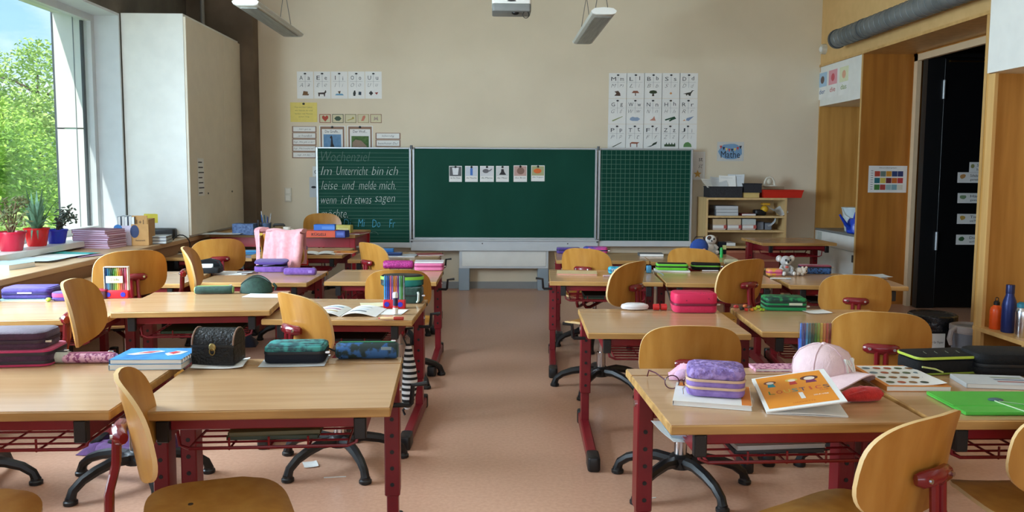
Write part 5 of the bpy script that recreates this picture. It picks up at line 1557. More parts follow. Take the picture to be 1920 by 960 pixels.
MB().cbox(-.045, .045, -.05, .05, 0, .06, .003).build('carton', col((30, 46, 130), .5), t)
MB().box(-.03, .03, -.0505, -.05, .02, .045).build('label_field', col((70, 90, 170), .5), t, smooth=False)
t = thing('yellow_carton', 'pale yellow carton behind the dark blue one', 'box', T(644, 438, .1), math.radians(-8))
MB().cbox(-.07, .07, -.04, .04, 0, .075, .003).build('carton', col((206, 196, 96), .5), t)
MB().box(-.05, .05, -.0405, -.04, .02, .05).build('label_field', col((226, 220, 150), .5), t, smooth=False)
book('thin red folder lying at the end of the teacher desk', T(668, 440, .2), -18, .13, .2, .008, col((140, 50, 50), .6), name='folder', cat='folder')

# ------------------------------------------------------------------ window counter things
CZ = .6806
def pot(label, px, py, r, h, rgb, z=.7356):
    t = thing('plant_pot', label, 'potted plant', atz(px, py, z))
    MB().lathe([(r * .72, 0), (r * .76, .006), (r, h), (r * 1.04, h), (r * 1.04, h - .012), (r * .9, h - .014)], 24).build('pot', col(rgb, .25), t)
    MB().lathe([(r * .9, h - .016), (r * .2, h - .01)], 20).build('soil', col((60, 48, 40), .9), t)
    return t
def blade(mb, base, tip, w, bend):
    b, e = Vector(base), Vector(tip)
    side = (e - b).cross(Vector((0, 0, 1)))
    side = side.normalized() if side.length > 1e-5 else Vector((1, 0, 0))
    n = 6
    L, R = [], []
    for k in range(n + 1):
        s = k / n
        p = b.lerp(e, s) + Vector((0, 0, bend * math.sin(math.pi * s)))
        ww = w * (1 - s) ** .7 + .0006
        L.append(p - side * ww)
        R.append(p + side * ww)
    vs = [tuple(q) for q in L + R] + [tuple(q - Vector((0, 0, .004))) for q in [a.lerp(c, .5) for a, c in zip(L, R)]]
    fs = []
    for k in range(n):
        fs += [(k, k + 1, n + 2 + k, n + 1 + k), (k, 2 * (n + 1) + k, 2 * (n + 1) + k + 1, k + 1), (n + 1 + k, n + 2 + k, 2 * (n + 1) + k + 1, 2 * (n + 1) + k)]
    mb.add(vs, fs)
ALOE = mat('aloe_green', (118, 158, 128), .5, rgb2=(84, 124, 92), scale=(30, 30, 30))
JADE = mat('jade_leaf', (130, 128, 86), .5, rgb2=(96, 110, 66), scale=(30, 30, 30))
JADE2 = mat('jade_dark', (92, 100, 92), .5, rgb2=(70, 84, 70), scale=(30, 30, 30))
rnd = random.Random(5)
t = pot('red pot with a small leaved jade plant, leftmost on the counter', 22, 470, .085, .125, (190, 24, 56))
sp = MB()
tips = []
for k in range(14):
    a = rnd.uniform(0, 6.28)
    e = (math.cos(a) * rnd.uniform(.02, .13), math.sin(a) * rnd.uniform(.02, .13), .125 + rnd.uniform(.06, .22))
    sp.tube([(e[0] * .1, e[1] * .1, .11), (e[0] * .5, e[1] * .5, .12 + (e[2] - .12) * .6), e], [.006, .004, .002], 6)
    tips.append(e)
sp.build('stems', col((130, 104, 76), .8), t)
for i in range(150):
    e = tips[i % len(tips)]
    q = Vector(e) + Vector((rnd.gauss(0, .022), rnd.gauss(0, .022), rnd.uniform(-.05, .02)))
    MB().ball((0, 0, 0), .017, .010, .005, 6, 4, m=Matrix.Translation(q) @ Matrix.Rotation(rnd.uniform(0, 6), 4, 'Z') @ Matrix.Rotation(rnd.uniform(-1, 1), 4, 'Y')).build('leaf', JADE, t)
t = pot('bright red pot with a spiky aloe plant', 70, 461, .078, .125, (214, 24, 30))
for k in range(34):
    a = rnd.uniform(0, 6.28)
    R_ = rnd.uniform(.05, .16)
    up = rnd.uniform(.02, .20) if k > 3 else rnd.uniform(.2, .28)
    if k < 4:
        R_ = rnd.uniform(.02, .08)
    m_ = MB()
    blade(m_, (math.cos(a) * .02, math.sin(a) * .02, .112), (math.cos(a) * R_ * 1.15, math.sin(a) * R_ * 1.15, .12 + up * 1.1), .015, .03)
    m_.build('aloe_leaf', ALOE, t)
for a in (-1.4, -1.0, -1.9):
    m_ = MB()
    blade(m_, (math.cos(a) * .06, math.sin(a) * .06, .12), (math.cos(a) * .10, math.sin(a) * .10, .05), .010, .03)
    m_.build('aloe_leaf', ALOE, t)
t = pot('blue pot with a dark branching jade plant', 107, 456, .072, .10, (30, 50, 190))
sp = MB()
tips = []
for k in range(12):
    a = rnd.uniform(-1.2, 1.6)
    e = (math.cos(a) * rnd.uniform(.05, .20), math.sin(a) * rnd.uniform(.0, .10), .10 + rnd.uniform(.03, .16))
    sp.tube([(e[0] * .1, e[1] * .1, .09), (e[0] * .5, e[1] * .5, .12 + (e[2] - .12) * .5), e], [.006, .004, .002], 6)
    tips.append(e)
sp.build('stems', col((96, 84, 72), .8), t)
for i in range(80):
    e = tips[i % len(tips)]
    q = Vector(e) * rnd.uniform(.75, 1.05) + Vector((rnd.gauss(0, .014), rnd.gauss(0, .014), rnd.uniform(-.02, .03)))
    MB().ball((0, 0, 0), .017, .009, .005, 6, 4, m=Matrix.Translation(q) @ Matrix.Rotation(rnd.uniform(0, 6), 4, 'Z') @ Matrix.Rotation(rnd.uniform(-1, 1), 4, 'Y')).build('leaf', JADE2, t)
t = thing('saucer_bowl', 'dark brown saucer bowl at the left edge of the counter', 'bowl', atz(-8, 482, CZ))
MB().lathe([(.03, 0), (.05, .03), (.075, .055), (.07, .056)], 20).build('bowl', col((70, 50, 46), .4), t)
MB().lathe([(.06, .05), (.01, .052)], 20).build('filling', col((150, 150, 150), .8), t)
# notebooks in a stack
p = atz(176, 466, CZ)
rnd = random.Random(11)
for k in range(9):
    c = [(150, 34, 60), (196, 110, 140), (170, 40, 70), (110, 40, 80), (200, 120, 150)][k % 5]
    book('school notebook in the stack by the window, %s from the bottom' % ('first', 'second', 'third', 'fourth', 'fifth', 'sixth', 'seventh', 'eighth', 'ninth and topmost')[k],
         p + Vector((rnd.uniform(-.008, .008), .10 + rnd.uniform(-.01, .01), .0155 * k)), rnd.uniform(-4, 4) - 12, .29, .21, .0145, col(c, .5), col((216, 190, 214), .8), group='stack of red school notebooks')
# magazine holder of cardboard
p = atz(243, 461, CZ)
t = thing('magazine_holder', 'cardboard magazine holder printed with blue emblems', 'holder', p + Vector((0, .10, 0)), math.radians(10))
KRAFT = mat('kraft_card', (196, 150, 92), .7, rgb2=(186, 140, 82), scale=(20, 20, 20))
MB().box(-.125, -.005, -.09, -.088, 0, .155).box(-.125, -.123, -.09, .12, 0, .155).build('white_side', col((216, 206, 226), .6), t, smooth=False)
MB().box(-.003, .12, -.09, -.088, 0, .165).box(.118, .12, -.09, .12, 0, .2).box(-.125, .12, .118, .12, 0, .2).box(-.125, .12, -.09, .12, 0, .003).build('carton', KRAFT, t, smooth=False)
MB().rings([[(-.11 + .03 * math.cos(k * .45) + .012, -.0905, .138 + .026 * math.sin(k * .45)) for k in range(14)], [(-.11 + .03 * math.cos(k * .45) + .012, -.0915, .138 + .026 * math.sin(k * .45)) for k in range(14)]]).build('blue_emblem', col((60, 130, 200), .6), t, smooth=False)
MB().rings([[(.02 + .032 * math.cos(k * .45), -.0905, .11 + .05 * math.sin(k * .45)) for k in range(14)], [(.02 + .032 * math.cos(k * .45), -.0915, .11 + .05 * math.sin(k * .45)) for k in range(14)]]).build('navy_emblem', col((40, 56, 100), .6), t, smooth=False)
fit_text('Mathematik', .07, .012, INK, t, XZ(.06, -.0915, .04))
for k in range(5):
    b_ = thing('workbook', 'workbook standing in the cardboard holder, %s from the left' % ('first', 'second', 'third', 'fourth', 'fifth')[k], 'book', p + Vector((-.10 + k * .026, .11 + .015 * (k % 2), .0035)), math.radians(10), 'workbooks in the cardboard holder')
    MB().box(-.011, .009, -.08, .08, 0, .215 + .004 * (k % 2)).build('pages', PAPER, b_, smooth=False)
    MB().box(.009, .0105, -.082, .08, 0, .218).box(-.0125, -.011, -.082, .08, 0, .218).box(-.0125, .0105, .08, .0815, 0, .218).build('cover', col([(80, 110, 140), (210, 206, 200), (70, 96, 130), (200, 200, 206), (90, 110, 130)][k], .5), b_, smooth=False)
t = thing('cardboard_sleeve', 'kraft card folder with the sign 1 + 1 in the holder', 'folder', p + Vector((.06, .06, .0036)), math.radians(10))
MB().box(-.06, .05, 0, .012, 0, .225).build('card', KRAFT, t, smooth=False)
fit_text('1+1', .05, .035, col((60, 40, 30), .6), t, XZ(0, -.0008, .175))
t = thing('yellow_box', 'small yellow box standing behind the cardboard holder', 'box', atz(268, 448, CZ) + Vector((.02, .16, 0)), math.radians(8))
MB().cbox(-.06, .06, -.04, .04, 0, .20, .003).build('carton', WHITE, t)
MB().cbox(-.0605, .0605, -.0405, .0405, .125, .205, .003).build('yellow_cover', col((222, 206, 60), .5), t)
t = thing('letter_tray', 'clear letter tray full of papers beside the cardboard holder', 'tray', atz(290, 458, CZ) + Vector((.0, .1, 0)), math.radians(8))
MB().box(-.075, .075, -.10, .10, 0, .003).box(-.075, -.073, -.10, .10, .003, .07).box(.073, .075, -.10, .10, .003, .07).box(-.073, .073, .098, .10, .003, .07).build('tray', CLEAR, t, smooth=False)
for k in range(7):
    MB().box(-.07, .07, -.095 + .004 * (k % 3), .09, .004 + k * .0085, .010 + k * .0085).build('paper_stack', [GREYP, PAPER, col((150, 150, 156), .6)][k % 3], t, smooth=False)
for px, py, w_, d_, h_, nm, nmn in ((300, 449, .20, .13, .085, 'black boxy loudspeaker behind the letter tray', 'loudspeaker'), (338, 443, .22, .12, .07, 'black rounded device with a cable at the end of the counter', 'device')):
    t = thing('black_' + nmn, nm, nmn, atz(px, py, CZ) + Vector((-.02, .14, 0)), math.radians(10))
    MB().rbox(w_, d_, h_, .03, .015).build('housing', BLACK, t)
    MB().rbox(w_ * .8, .004, h_ * .6, .0015, .001, h_ * .2, m=Matrix.Translation((0, -d_ / 2 - .001, 0))).build('grille', col((46, 50, 56), .6), t)
t = tag(MB().tube([(.0 + .07 * math.cos(k * .42), -.012 * math.sin(k * .3) - .0, .0 + .075 * math.sin(k * .42)) for k in range(15)], .005, 6, closed=True).build('cable_loop', BLACK, None, loc=atx(340, 457, -2.585)), 'loop of black cable hanging over the counter edge', 'cable')
# papers on the counter
for k, (px, py, rz, w_, d_, m_, lb) in enumerate(((120, 479, -14, .32, .23, col((60, 190, 186), .6), 'turquoise folder lying under papers on the counter'), (135, 481, -22, .30, .2, col((170, 130, 160), .6), 'mauve sheet showing under the turquoise folder'),
                                                 (92, 484, -10, .34, .24, PAPER, 'large white sheet on the turquoise folder'), (60, 480, -30, .28, .2, GREYP, 'pale crumpled sheet on the papers beside the red pots'),
                                                 (58, 492, -5, .30, .2, col((206, 222, 226), .7), 'bluish sheet nearest the counter edge'))):
    leaf_paper(lb, atz(px, py, CZ) + Vector((0, .06, [.0035, 0, .007, .014, .0105][k])), rz, w_, d_, m_, .004 if k != 3 else .02, seed=40 + k)
book('pale blue exercise book at the left edge of the counter', atz(8, 503, CZ) + Vector((0, .02, 0)), -12, .22, .2, .03, col((170, 206, 220), .6))

# ------------------------------------------------------------------ desk R3 / R3b / R3c
t = book('flat paperback with a cream cover on the desk by the aisle', fb('R3', 1083, 517, .18, -3), -6, .265, .17, .012, col((216, 196, 150), .6), col((214, 150, 130), .7))
t = case('turquoise pencil case with white letters behind the sideways chair', fb('R3', 1168, 514, .07, -3), -3, .19, .075, [(.045, F_TURQ)], (40, 120, 160), .02, .012)
fit_text('YOYO', .08, .024, PAPER, t, XZ(-.04, -.0405, .024))
t = thing('pencil', 'pink pen lying in front of the turquoise case', 'pen', fb('R3', 1145, 519), math.radians(8))
MB().tube([(-.05, 0, .006), (.03, 0, .006)], .005, 8).build('barrel', col((222, 190, 206), .5), t)
MB().tube([(.028, 0, .006), (.07, 0, .006)], .0065, 8).build('cap', col((196, 110, 170), .4), t)
p = fb('R3b', 1262, 510, .12, -5)
book('white notebook under the lime green pencil case', p, -7, .235, .14, .008, PAPER)
case('lime green pencil case with its zip open', p + Vector((0, .008, .0085)), -7, .215, .11, [(.024, F_LIME), (.018, F_LIME)], (30, 50, 30), .02, .01, top=F_BLACK)
case('black pencil case with lime piping beside the lime green one', fb('R3b', 1325, 507, .1, -5), -6, .20, .10, [(.028, F_BLACK), (.024, F_BLACK)], (110, 180, 60), .03, .012)
t = thing('pencil', 'white pencil lying in front of the black lime piped case', 'pencil', fb('R3b', 1333, 509), math.radians(-2))
MB().tube([(-.06, 0, .005), (.05, 0, .005)], .004, 7).build('shaft', col((226, 222, 226), .5), t)
MB().tube([(.05, 0, .005), (.064, 0, .005)], [.004, .0006], 7).build('tip', BLACK, t)
t = thing('lanyard', 'grey lanyard with keys and a blue tag hanging over the desk edge', 'lanyard', fb('R3b', 1222, 512))
MB().tube([(.0, .03, .012), (.02, .0, .012), (.035, -.05, .012), (.05, -.10, .008), (.058, -.135, -.01), (.066, -.14, -.06), (.085, -.14, -.12), (.10, -.14, -.17)], .006, 6, flat=.4).build('strap', col((150, 156, 164), .6), t)
MB().rbox(.035, .02, .05, .008, .005, m=Matrix.Translation((-.02, .0, .001))).build('blue_tag', col((70, 140, 180), .5), t)
for k in range(3):
    MB().cbox(.005 + k * .01, .011 + k * .01, -.02 - k * .012, .02, .002 + k * .003, .004 + k * .003, .0006).build('key', CHROME, t)
t = roll('cream round tin behind the rotated chair', fb('R3b', 1372, 497, .05, -5), 0, .09, .024, col((206, 204, 170), .6), col((206, 204, 170), .6), 'pencil_tin')
t = case('pink and orange patterned case left of the koala', fb('R3c', 1455, 518, .09, -5), -5, .10, .08, [(.045, mat('pink_orange', (226, 120, 130), .6, rgb2=(226, 160, 60), scale=(26, 26, 26), lo=.45, hi=.55))], (180, 60, 110), .02, .01)
t = thing('pencil', 'white pen lying left of the koala', 'pen', fb('R3c', 1462, 524), math.radians(-4))
MB().tube([(-.06, 0, .006), (.04, 0, .006)], .005, 8).build('barrel', WHITE, t)
MB().tube([(.038, 0, .006), (.07, 0, .006)], .006, 8).build('cap', GREYP, t)


def plush(name, label, loc, rz, s, fur, light, kind):
    t = thing(name, label, 'soft toy', loc, math.radians(rz))
    b = MB()
    b.ball((0, 0, .036 * s), .030 * s, .026 * s, .036 * s)
    b.ball((0, -.006 * s, .086 * s), .036 * s, .030 * s, .030 * s)
    for x in (-1, 1):
        b.tube([(x * .022 * s, -.005 * s, .055 * s), (x * .036 * s, -.018 * s, .04 * s), (x * .026 * s, -.032 * s, .03 * s)], [.010 * s, .011 * s, .010 * s], 8)
        b.tube([(x * .014 * s, -.01 * s, .014 * s), (x * .026 * s, -.03 * s, .014 * s), (x * .03 * s, -.046 * s, .016 * s)], [.013 * s, .013 * s, .014 * s], 8)
    b.build('body', fur, t)
    for x in (-1, 1):
        if kind == 'koala':
            e = MB().ball((x * .040 * s, .0, .098 * s), .020 * s, .010 * s, .020 * s).build('ear', fur, t)
            MB().ball((x * .040 * s, -.008 * s, .098 * s), .013 * s, .005 * s, .013 * s).build('ear_lining', light, e)
        else:
            MB().ball((x * .036 * s, -.002 * s, .085 * s), .010 * s, .012 * s, .024 * s).build('ear', col((84, 58, 44), .8), t)
        MB().ball((x * .014 * s, -.034 * s, .093 * s), .0055 * s, .004 * s, .0065 * s).build('eye', BLACK, t)
        MB().ball((x * .031 * s, -.056 * s, .016 * s), .011 * s, .006 * s, .011 * s).build('paw', light, t)
    MB().ball((0, -.037 * s, .082 * s), .007 * s if kind == 'koala' else .005 * s, .006 * s, .010 * s if kind == 'koala' else .005 * s).build('nose', BLACK, t)
    MB().ball((0, -.030 * s, .076 * s), .014 * s, .010 * s, .010 * s).build('muzzle', light, t)
    if kind == 'koala':
        MB().ball((0, -.022 * s, .05 * s), .012 * s, .006 * s, .007 * s).build('bow', col((206, 90, 80), .7), t)
    else:
        MB().ball((-.012 * s, -.024 * s, .098 * s), .014 * s, .012 * s, .014 * s).build('eye_patch', col((84, 58, 44), .8), t)
    return t


plush('koala_toy', 'grey koala soft toy with a red bow sitting on the desk', fb('R3c', 1474, 517, .06, -5), 6, 1.12, fabric('koala_grey', (176, 174, 172)), fabric('koala_white', (226, 222, 216)), 'koala')
t = thing('curled_toy', 'small curled beige soft toy beside the koala', 'soft toy', fb('R3c', 1501, 517, .05, -5), 0)
b = MB().ball((0, 0, .026), .034, .028, .026).ball((.026, -.012, .03), .022, .02, .022).ball((-.02, -.024, .012), .014, .014, .012).ball((.008, -.028, .010), .012, .012, .010)
b.build('body', fabric('beige_plush', (206, 192, 176)), t)
MB().ball((.034, -.030, .032), .005, .005, .006).build('nose', BLACK, t)
for x in (.016, .04):
    MB().ball((x, -.012, .052), .009, .007, .009).build('ear', fabric('beige_plush', (206, 192, 176)), t)
case('blue scaly pencil case with a red top beside the koala', fb('R3c', 1531, 514, .09, -5), -6, .205, .09, [(.045, F_HEX), (.012, fabric('wine_red', (150, 40, 70)))], (30, 30, 50), .022, .006)
for k in range(2):
    leaf_paper(('lower', 'upper')[k] + ' paper of the pair at the right end of the koala desk', fb('R3c', 1626 + 8 * k, 524, .16, -5) + Vector((0, 0, .007 * k)), -8 + 6 * k, .27, .15, [col((206, 180, 150), .7), GREYP][k], .008, seed=60 + k)

# ------------------------------------------------------------------ desk R4 / R4b
case('flat violet pencil case at the aisle end below the blackboard', fb('R4', 1066, 476, .1, -3), -3, .19, .10, [(.028, F_VIOLET), (.020, F_VIOLET)], (40, 30, 80), .02, .008)
t = case('rounded rainbow pencil case below the blackboard hinge', fb('R4', 1117, 477, .1, -3), -3, .20, .09, [(.06, F_RAINBOW)], (40, 40, 90), .03, .022)
MB().ball((-.055, -.047, .03), .022, .006, .02).build('badge', col((230, 160, 180), .6), t)
book('thick dark grey book on the desk below the squared panel', fb('R4b', 1222, 481, .12, -3), -3, .19, .12, .02, col((86, 92, 98), .5))
t = thing('round_bag', 'round blue bag leaning behind the dog toy', 'bag', fb('R4b', 1312, 480, .06, -3), 0)
MB().ball((0, 0, .068), .075, .035, .068).build('bag_body', fabric('royal_blue', (30, 70, 150)), t)
MB().ball((.03, -.036, .04), .018, .006, .02).build('badge', col((226, 160, 130), .6), t)
MB().tube([(-.06, 0, .10), (-.03, 0, .15), (.03, 0, .15), (.06, 0, .10)], .004, 6).build('strap', BLACK, t)
plush('dog_toy', 'white and brown dog soft toy sitting on the desk', fb('R4b', 1333, 477, .06, -3), -4, 1.35, fabric('dog_white', (226, 222, 216)), fabric('dog_muzzle', (232, 228, 224)), 'dog')
t = thing('dark_case', 'dark navy standing case with a yellow sticker beside the dog toy', 'pencil case', fb('R4b', 1354, 477, .05, -3), 0)
MB().rbox(.07, .05, .10, .012, .006).build('body', F_NAVY, t)
MB().box(.0, .03, -.0262, -.0252, .04, .075).build('sticker', col((214, 220, 150), .7), t, smooth=False)
t = thing('highlighter', 'bright green highlighter standing before the dark navy case', 'pen', fb('R4b', 1353, 483, .02, -3))
MB().lathe([(.012, 0), (.012, .045)], 12).build('barrel', col((40, 190, 90), .4), t)
MB().lathe([(.0125, .045), (.012, .07), (.007, .078)], 12).build('cap', col((30, 170, 80), .4), t)

# ------------------------------------------------------------------ desk R1 / R1b
t = thing('oval_case', 'white oval case lying at the rear of the aisle desk', 'case', fb('R1', 1192, 583, .07, -2), math.radians(-2))
MB().lathe([(.04, 0), (.066, .006), (.070, .016), (.066, .026), (.045, .033)], 26, sy=.5).build('shell', col((232, 226, 226), .35), t)
MB().lathe([(.0705, .0145), (.0705, .0165)], 26, sy=.5).build('seam', col((190, 180, 184), .5), t)
for k in (0, 1):
    t = thing('red_sharpener', 'red round sharpener beside the white oval case, %s one of two' % ('left', 'right')[k], 'sharpener', fb('R1', 1231 + 14 * k, 583, .03, -2))
    MB().tube([(-.014, 0, .0165), (.014, 0, .0165)], [.0155, .0165], 14).build('barrel', col((200, 40, 40), .4), t)
    MB().tube([(.014, 0, .0165), (.0165, 0, .0165)], [.012, .010], 14).build('end_cap', col((150, 24, 28), .4), t)
t = case('crimson pencil case in two stacked tiers on the aisle desk', fb('R1', 1305, 588, .13, -2), -2, .215, .13, [(.042, fabric('crimson', (206, 30, 80))), (.056, F_CRIMSON)], (120, 16, 50), .03, .012)
ec = [('red', (206, 60, 60)), ('dark grey', (60, 60, 60)), ('orange', (230, 120, 60)), ('brown', (110, 70, 60)), ('scarlet', (220, 60, 40)), ('amber', (230, 140, 50)), ('yellow', (226, 214, 50)), ('lime', (190, 214, 50)), ('chartreuse', (170, 206, 40))]
for k, (nm, c) in enumerate(ec):
    px, py = (1381, 1392, 1398, 1406, 1400, 1410, 1416, 1423, 1430)[k], (578, 582, 577, 579, 584, 584, 582, 579, 584)[k]
    t = thing('eraser', 'little %s eraser beside the green pencil case' % nm, 'eraser', fb('R1b', px, py, .02, -4), math.radians(20 * k), 'coloured erasers on the desk')
    MB().rbox(.024, .017, .014, .006, .005).build('rubber', col(c, .5), t)
    MB().box(-.003, .003, -.0088, .0088, .003, .0146).build('sleeve', col(tuple(int(v * .8) for v in c), .5), t, smooth=False)
t = case('green pencil case with several zipped layers', fb('R1b', 1476, 584, .14, -4), -5, .205, .135, [(.024, fabric('green', (30, 150, 84))), (.02, fabric('green', (30, 150, 84))), (.020, F_GREEN)], (14, 50, 40), .025, .008, top=F_GREEN)
MB().box(.01, .075, -.0695, -.0685, .03, .042).build('brand_tag', col((206, 214, 190), .5), t, smooth=False)
leaf_paper('white slip of paper right of the green pencil case', fb('R1b', 1537, 589, .1, -4), 5, .12, .1, None, .006, seed=70)

# ------------------------------------------------------------------ desk R0
t = thing('eyeglasses', 'pair of round dark red eyeglasses on the desk corner', 'glasses', fb('R0', 1277, 731, .0, 0), math.radians(-2))
GF = mat('glasses_frame', (86, 30, 52), .3)
for k, x in enumerate((-.028, .028)):
    rim = MB().tube([(x + .0215 * math.cos(a * .35), 0, .0235 + .0205 * math.sin(a * .35)) for a in range(18)], .0018, 6, closed=True).build('rim', GF, t)
    MB().rings([[(x + .0205 * math.cos(a * .35), -.0004, .0235 + .0195 * math.sin(a * .35)) for a in range(18)], [(x + .0205 * math.cos(a * .35), .0004, .0235 + .0195 * math.sin(a * .35)) for a in range(18)]]).build('lens', CLEAR, rim)
MB().tube([(-.007, 0, .028), (0, 0, .032), (.007, 0, .028)], .0018, 6).build('bridge', GF, t)
for x, dx in ((-.0495, -.03), (.0495, -.018)):
    MB().tube([(x, 0, .03), (x + dx * .6, .06, .036), (x + dx, .115, .030), (x + dx * 1.05, .135, .006)], .0022, 6).build('temple', GF, t)
p = fb('R0', 1356, 768, .22, 0)
t = book('white workbook with an orange border under the purple quilted case', p, -16, .215, .205, .014, PAPER, PAPER)
MB().prism([(.08, -.1), (.106, -.1), (.106, .1), (.08, .1)], .0142, .0146).build('orange_edge', col((222, 130, 50), .6), t, smooth=False)
MB().prism([(-.10, .06), (.08, .06), (.08, .1), (-.10, .1)], .0142, .0146).build('orange_band', col((222, 130, 50), .6), t, smooth=False)
t = thing('quilted_case', 'purple quilted pencil case with beige zips on the workbook', 'pencil case', p + Vector((.01, .012, .0155)), math.radians(-14))
MB().rbox(.165, .135, .026, .032, .010).build('lower_tier', F_PURPLE if False else mat('lilac_base', (150, 122, 190), .7, rgb2=(128, 100, 170), scale=(50, 50, 50)), t)
MB().rbox(.165, .135, .022, .032, .008, .026).build('middle_tier', MATS['lilac_base'], t)
MB().rbox(.165, .135, .034, .034, .014, .048).build('quilted_lid', F_LILAC, t)
for z in (.026, .048):
    MB().band(.165, .135, .032, z - .0035, z + .0035, .002).build('zipper', col((214, 180, 150), .5), t)
MB().tube([(-.083, -.05, .026), (-.092, -.06, .02), (-.09, -.065, .005)], .0022, 6).build('zip_pull', CHROME, t)
t = thing('pink_headphones', 'pale pink cloth bundle lying behind the eyeglasses', 'cloth', fb('R0', 1310, 714, .08, 0), math.radians(-10))
PKC = fabric('pale_pink_cloth', (232, 180, 196), (214, 150, 176), 30)
MB().grid(18, 10, lambda u, v: ((u - .5) * .17, (v - .5) * .10, .001 + .055 * (math.sin(math.pi * u) * math.sin(math.pi * v)) ** .6 * (.75 + .25 * math.sin(u * 19 + v * 6)))).build('cloth', PKC, t)
MB().ball((-.035, -.045, .018), .035, .024, .018).build('rolled_end', fabric('mauve_cloth', (214, 172, 206)), t)
t['label'] = 'pale pink cloth bundle lying behind the eyeglasses'
t.name = 'cloth_bundle'
# orange textbook resting on the cap
p = fb('R0', 1438, 777, .0, 0)
t = thing('orange_textbook', 'orange textbook with cartoon children propped up at the desk front', 'book', p, math.radians(-9))
bw, bd_ = .212, .255
Mt = Matrix.Rotation(math.radians(5.5), 4, 'X')
MB().box(0, bw, 0, bd_, 0, .002, m=Mt).build('back_cover', PAPER, t, smooth=False)
MB().grid(10, 4, lambda u, v: tuple(Mt @ Vector((u * bw, v * bd_, .004 + .004 * math.sin(u * 3)))), thick=.003).build('page_block', PAPER, t)
Mp = Mt @ Matrix.Rotation(math.radians(-11), 4, 'Y') @ Matrix.Translation((bw / 2, 0, 0))
MB().box(-bw / 2, bw / 2, -.001, bd_ + .001, .004, .0075, m=Mp).build('cover', PAPER, t, smooth=False)
MB().box(-bw / 2 + .010, bw / 2 - .016, .014, bd_ - .006, .0075, .0079, m=Mp).build('orange_field', mat('cover_orange', (232, 146, 44), .45), t, smooth=False)
def on_cover(x, y, z=.0081, a=0):
    return Mp @ XY(x, y, z, a)
for i, (ch, c) in enumerate(zip('LOUSTICS', ((70, 130, 70), (196, 60, 60), (220, 196, 90), (40, 150, 160), (60, 60, 120), (206, 90, 60), (200, 60, 90), (40, 60, 90)))):
    fit_text(ch, .017 if ch != 'I' else .006, .024, col(c, .5), t, on_cover(-.07 + i * .0215, .122, .0083, .06 * ((i % 3) - 1)), name='cover_letter')
fit_text('1', .012, .045, PAPER, t, on_cover(.005, .078))
fit_text('HACHETTE', .06, .010, col((206, 110, 40), .5), t, on_cover(.002, .034))
fit_text('SELF-VISE', .04, .008, PAPER, t, on_cover(.055, .07))
fit_text('CLUB', .024, .008, col((196, 60, 60), .5), t, on_cover(.07, .10))
for i, (x, hc, bc) in enumerate(((-.062, (120, 60, 40), (40, 150, 170)), (.0, (220, 190, 90), (196, 60, 60)), (.05, (96, 50, 44), (120, 40, 90)))):
    k = 1.0 + .4 * (i == 2)
    MB().prism([(x + .018 * k * math.cos(a * .45), .20 + .012 * k * math.sin(a * .45)) for a in range(14)], .0079, .0083, m=Mp).build('figure_hair', col(hc, .5), t, smooth=False)
    MB().prism([(x + .011 * k * math.cos(a * .45), .196 + .009 * k * math.sin(a * .45)) for a in range(14)], .0083, .0086, m=Mp).build('figure_face', col((240, 222, 206), .5), t, smooth=False)
    MB().prism([(x - .008 * k, .188), (x + .008 * k, .188), (x + .011 * k, .165), (x - .011 * k, .165)], .0079, .0083, m=Mp).build('figure_dress', col(bc, .5), t, smooth=False)
# cap
t = thing('baseball_cap', 'pale pink baseball cap with raised white letters', 'cap', fb('R0', 1562, 722, .10, 0) + Vector((0, .03, 0)), math.radians(34))
CAPM = fabric('pale_pink_cap', (232, 202, 204), (224, 192, 196), 30)
MB().lathe([(.088, 0), (.092, .03), (.088, .06), (.072, .088), (.045, .105), (.015, .112), (.002, .1125)], 30, sy=1.05).build('crown', CAPM, t)
def brim(u, v):
    a = -math.pi / 2 + (u - .5) * 2.1
    r = .09 + .062 * v * math.cos((u - .5) * 1.9) ** .7
    x, y = r * math.cos(a), r * math.sin(a) * 1.05
    return (x, y, .040 + .006 * v - 5.2 * x * x * (0.55 + v * .45))
MB().grid(20, 6, brim, thick=.004).build('brim', CAPM, t)
MB().ball((0, 0, .113), .008, .008, .005).build('top_button', CAPM, t)
for k in range(6):
    a = k * math.pi / 3 + .26
    MB().tube([(math.cos(a) * r, math.sin(a) * r * 1.05, z) for r, z in ((.0915, .015), (.0925, .03), (.0885, .06), (.0725, .0885), (.0455, .1055), (.016, .1125))], .0012, 5).build('seam', col((206, 170, 178), .7), t)
fit_text('N', .042, .058, PAPER, t, Matrix.Translation((.004, -.0905, .052)) @ Matrix.Rotation(math.radians(76), 4, 'X'), extrude=.004)
fit_text('Y', .046, .058, PAPER, t, Matrix.Translation((.016, -.0895, .047)) @ Matrix.Rotation(math.radians(76), 4, 'X') @ Matrix.Rotation(math.radians(8), 4, 'Y'), extrude=.004)
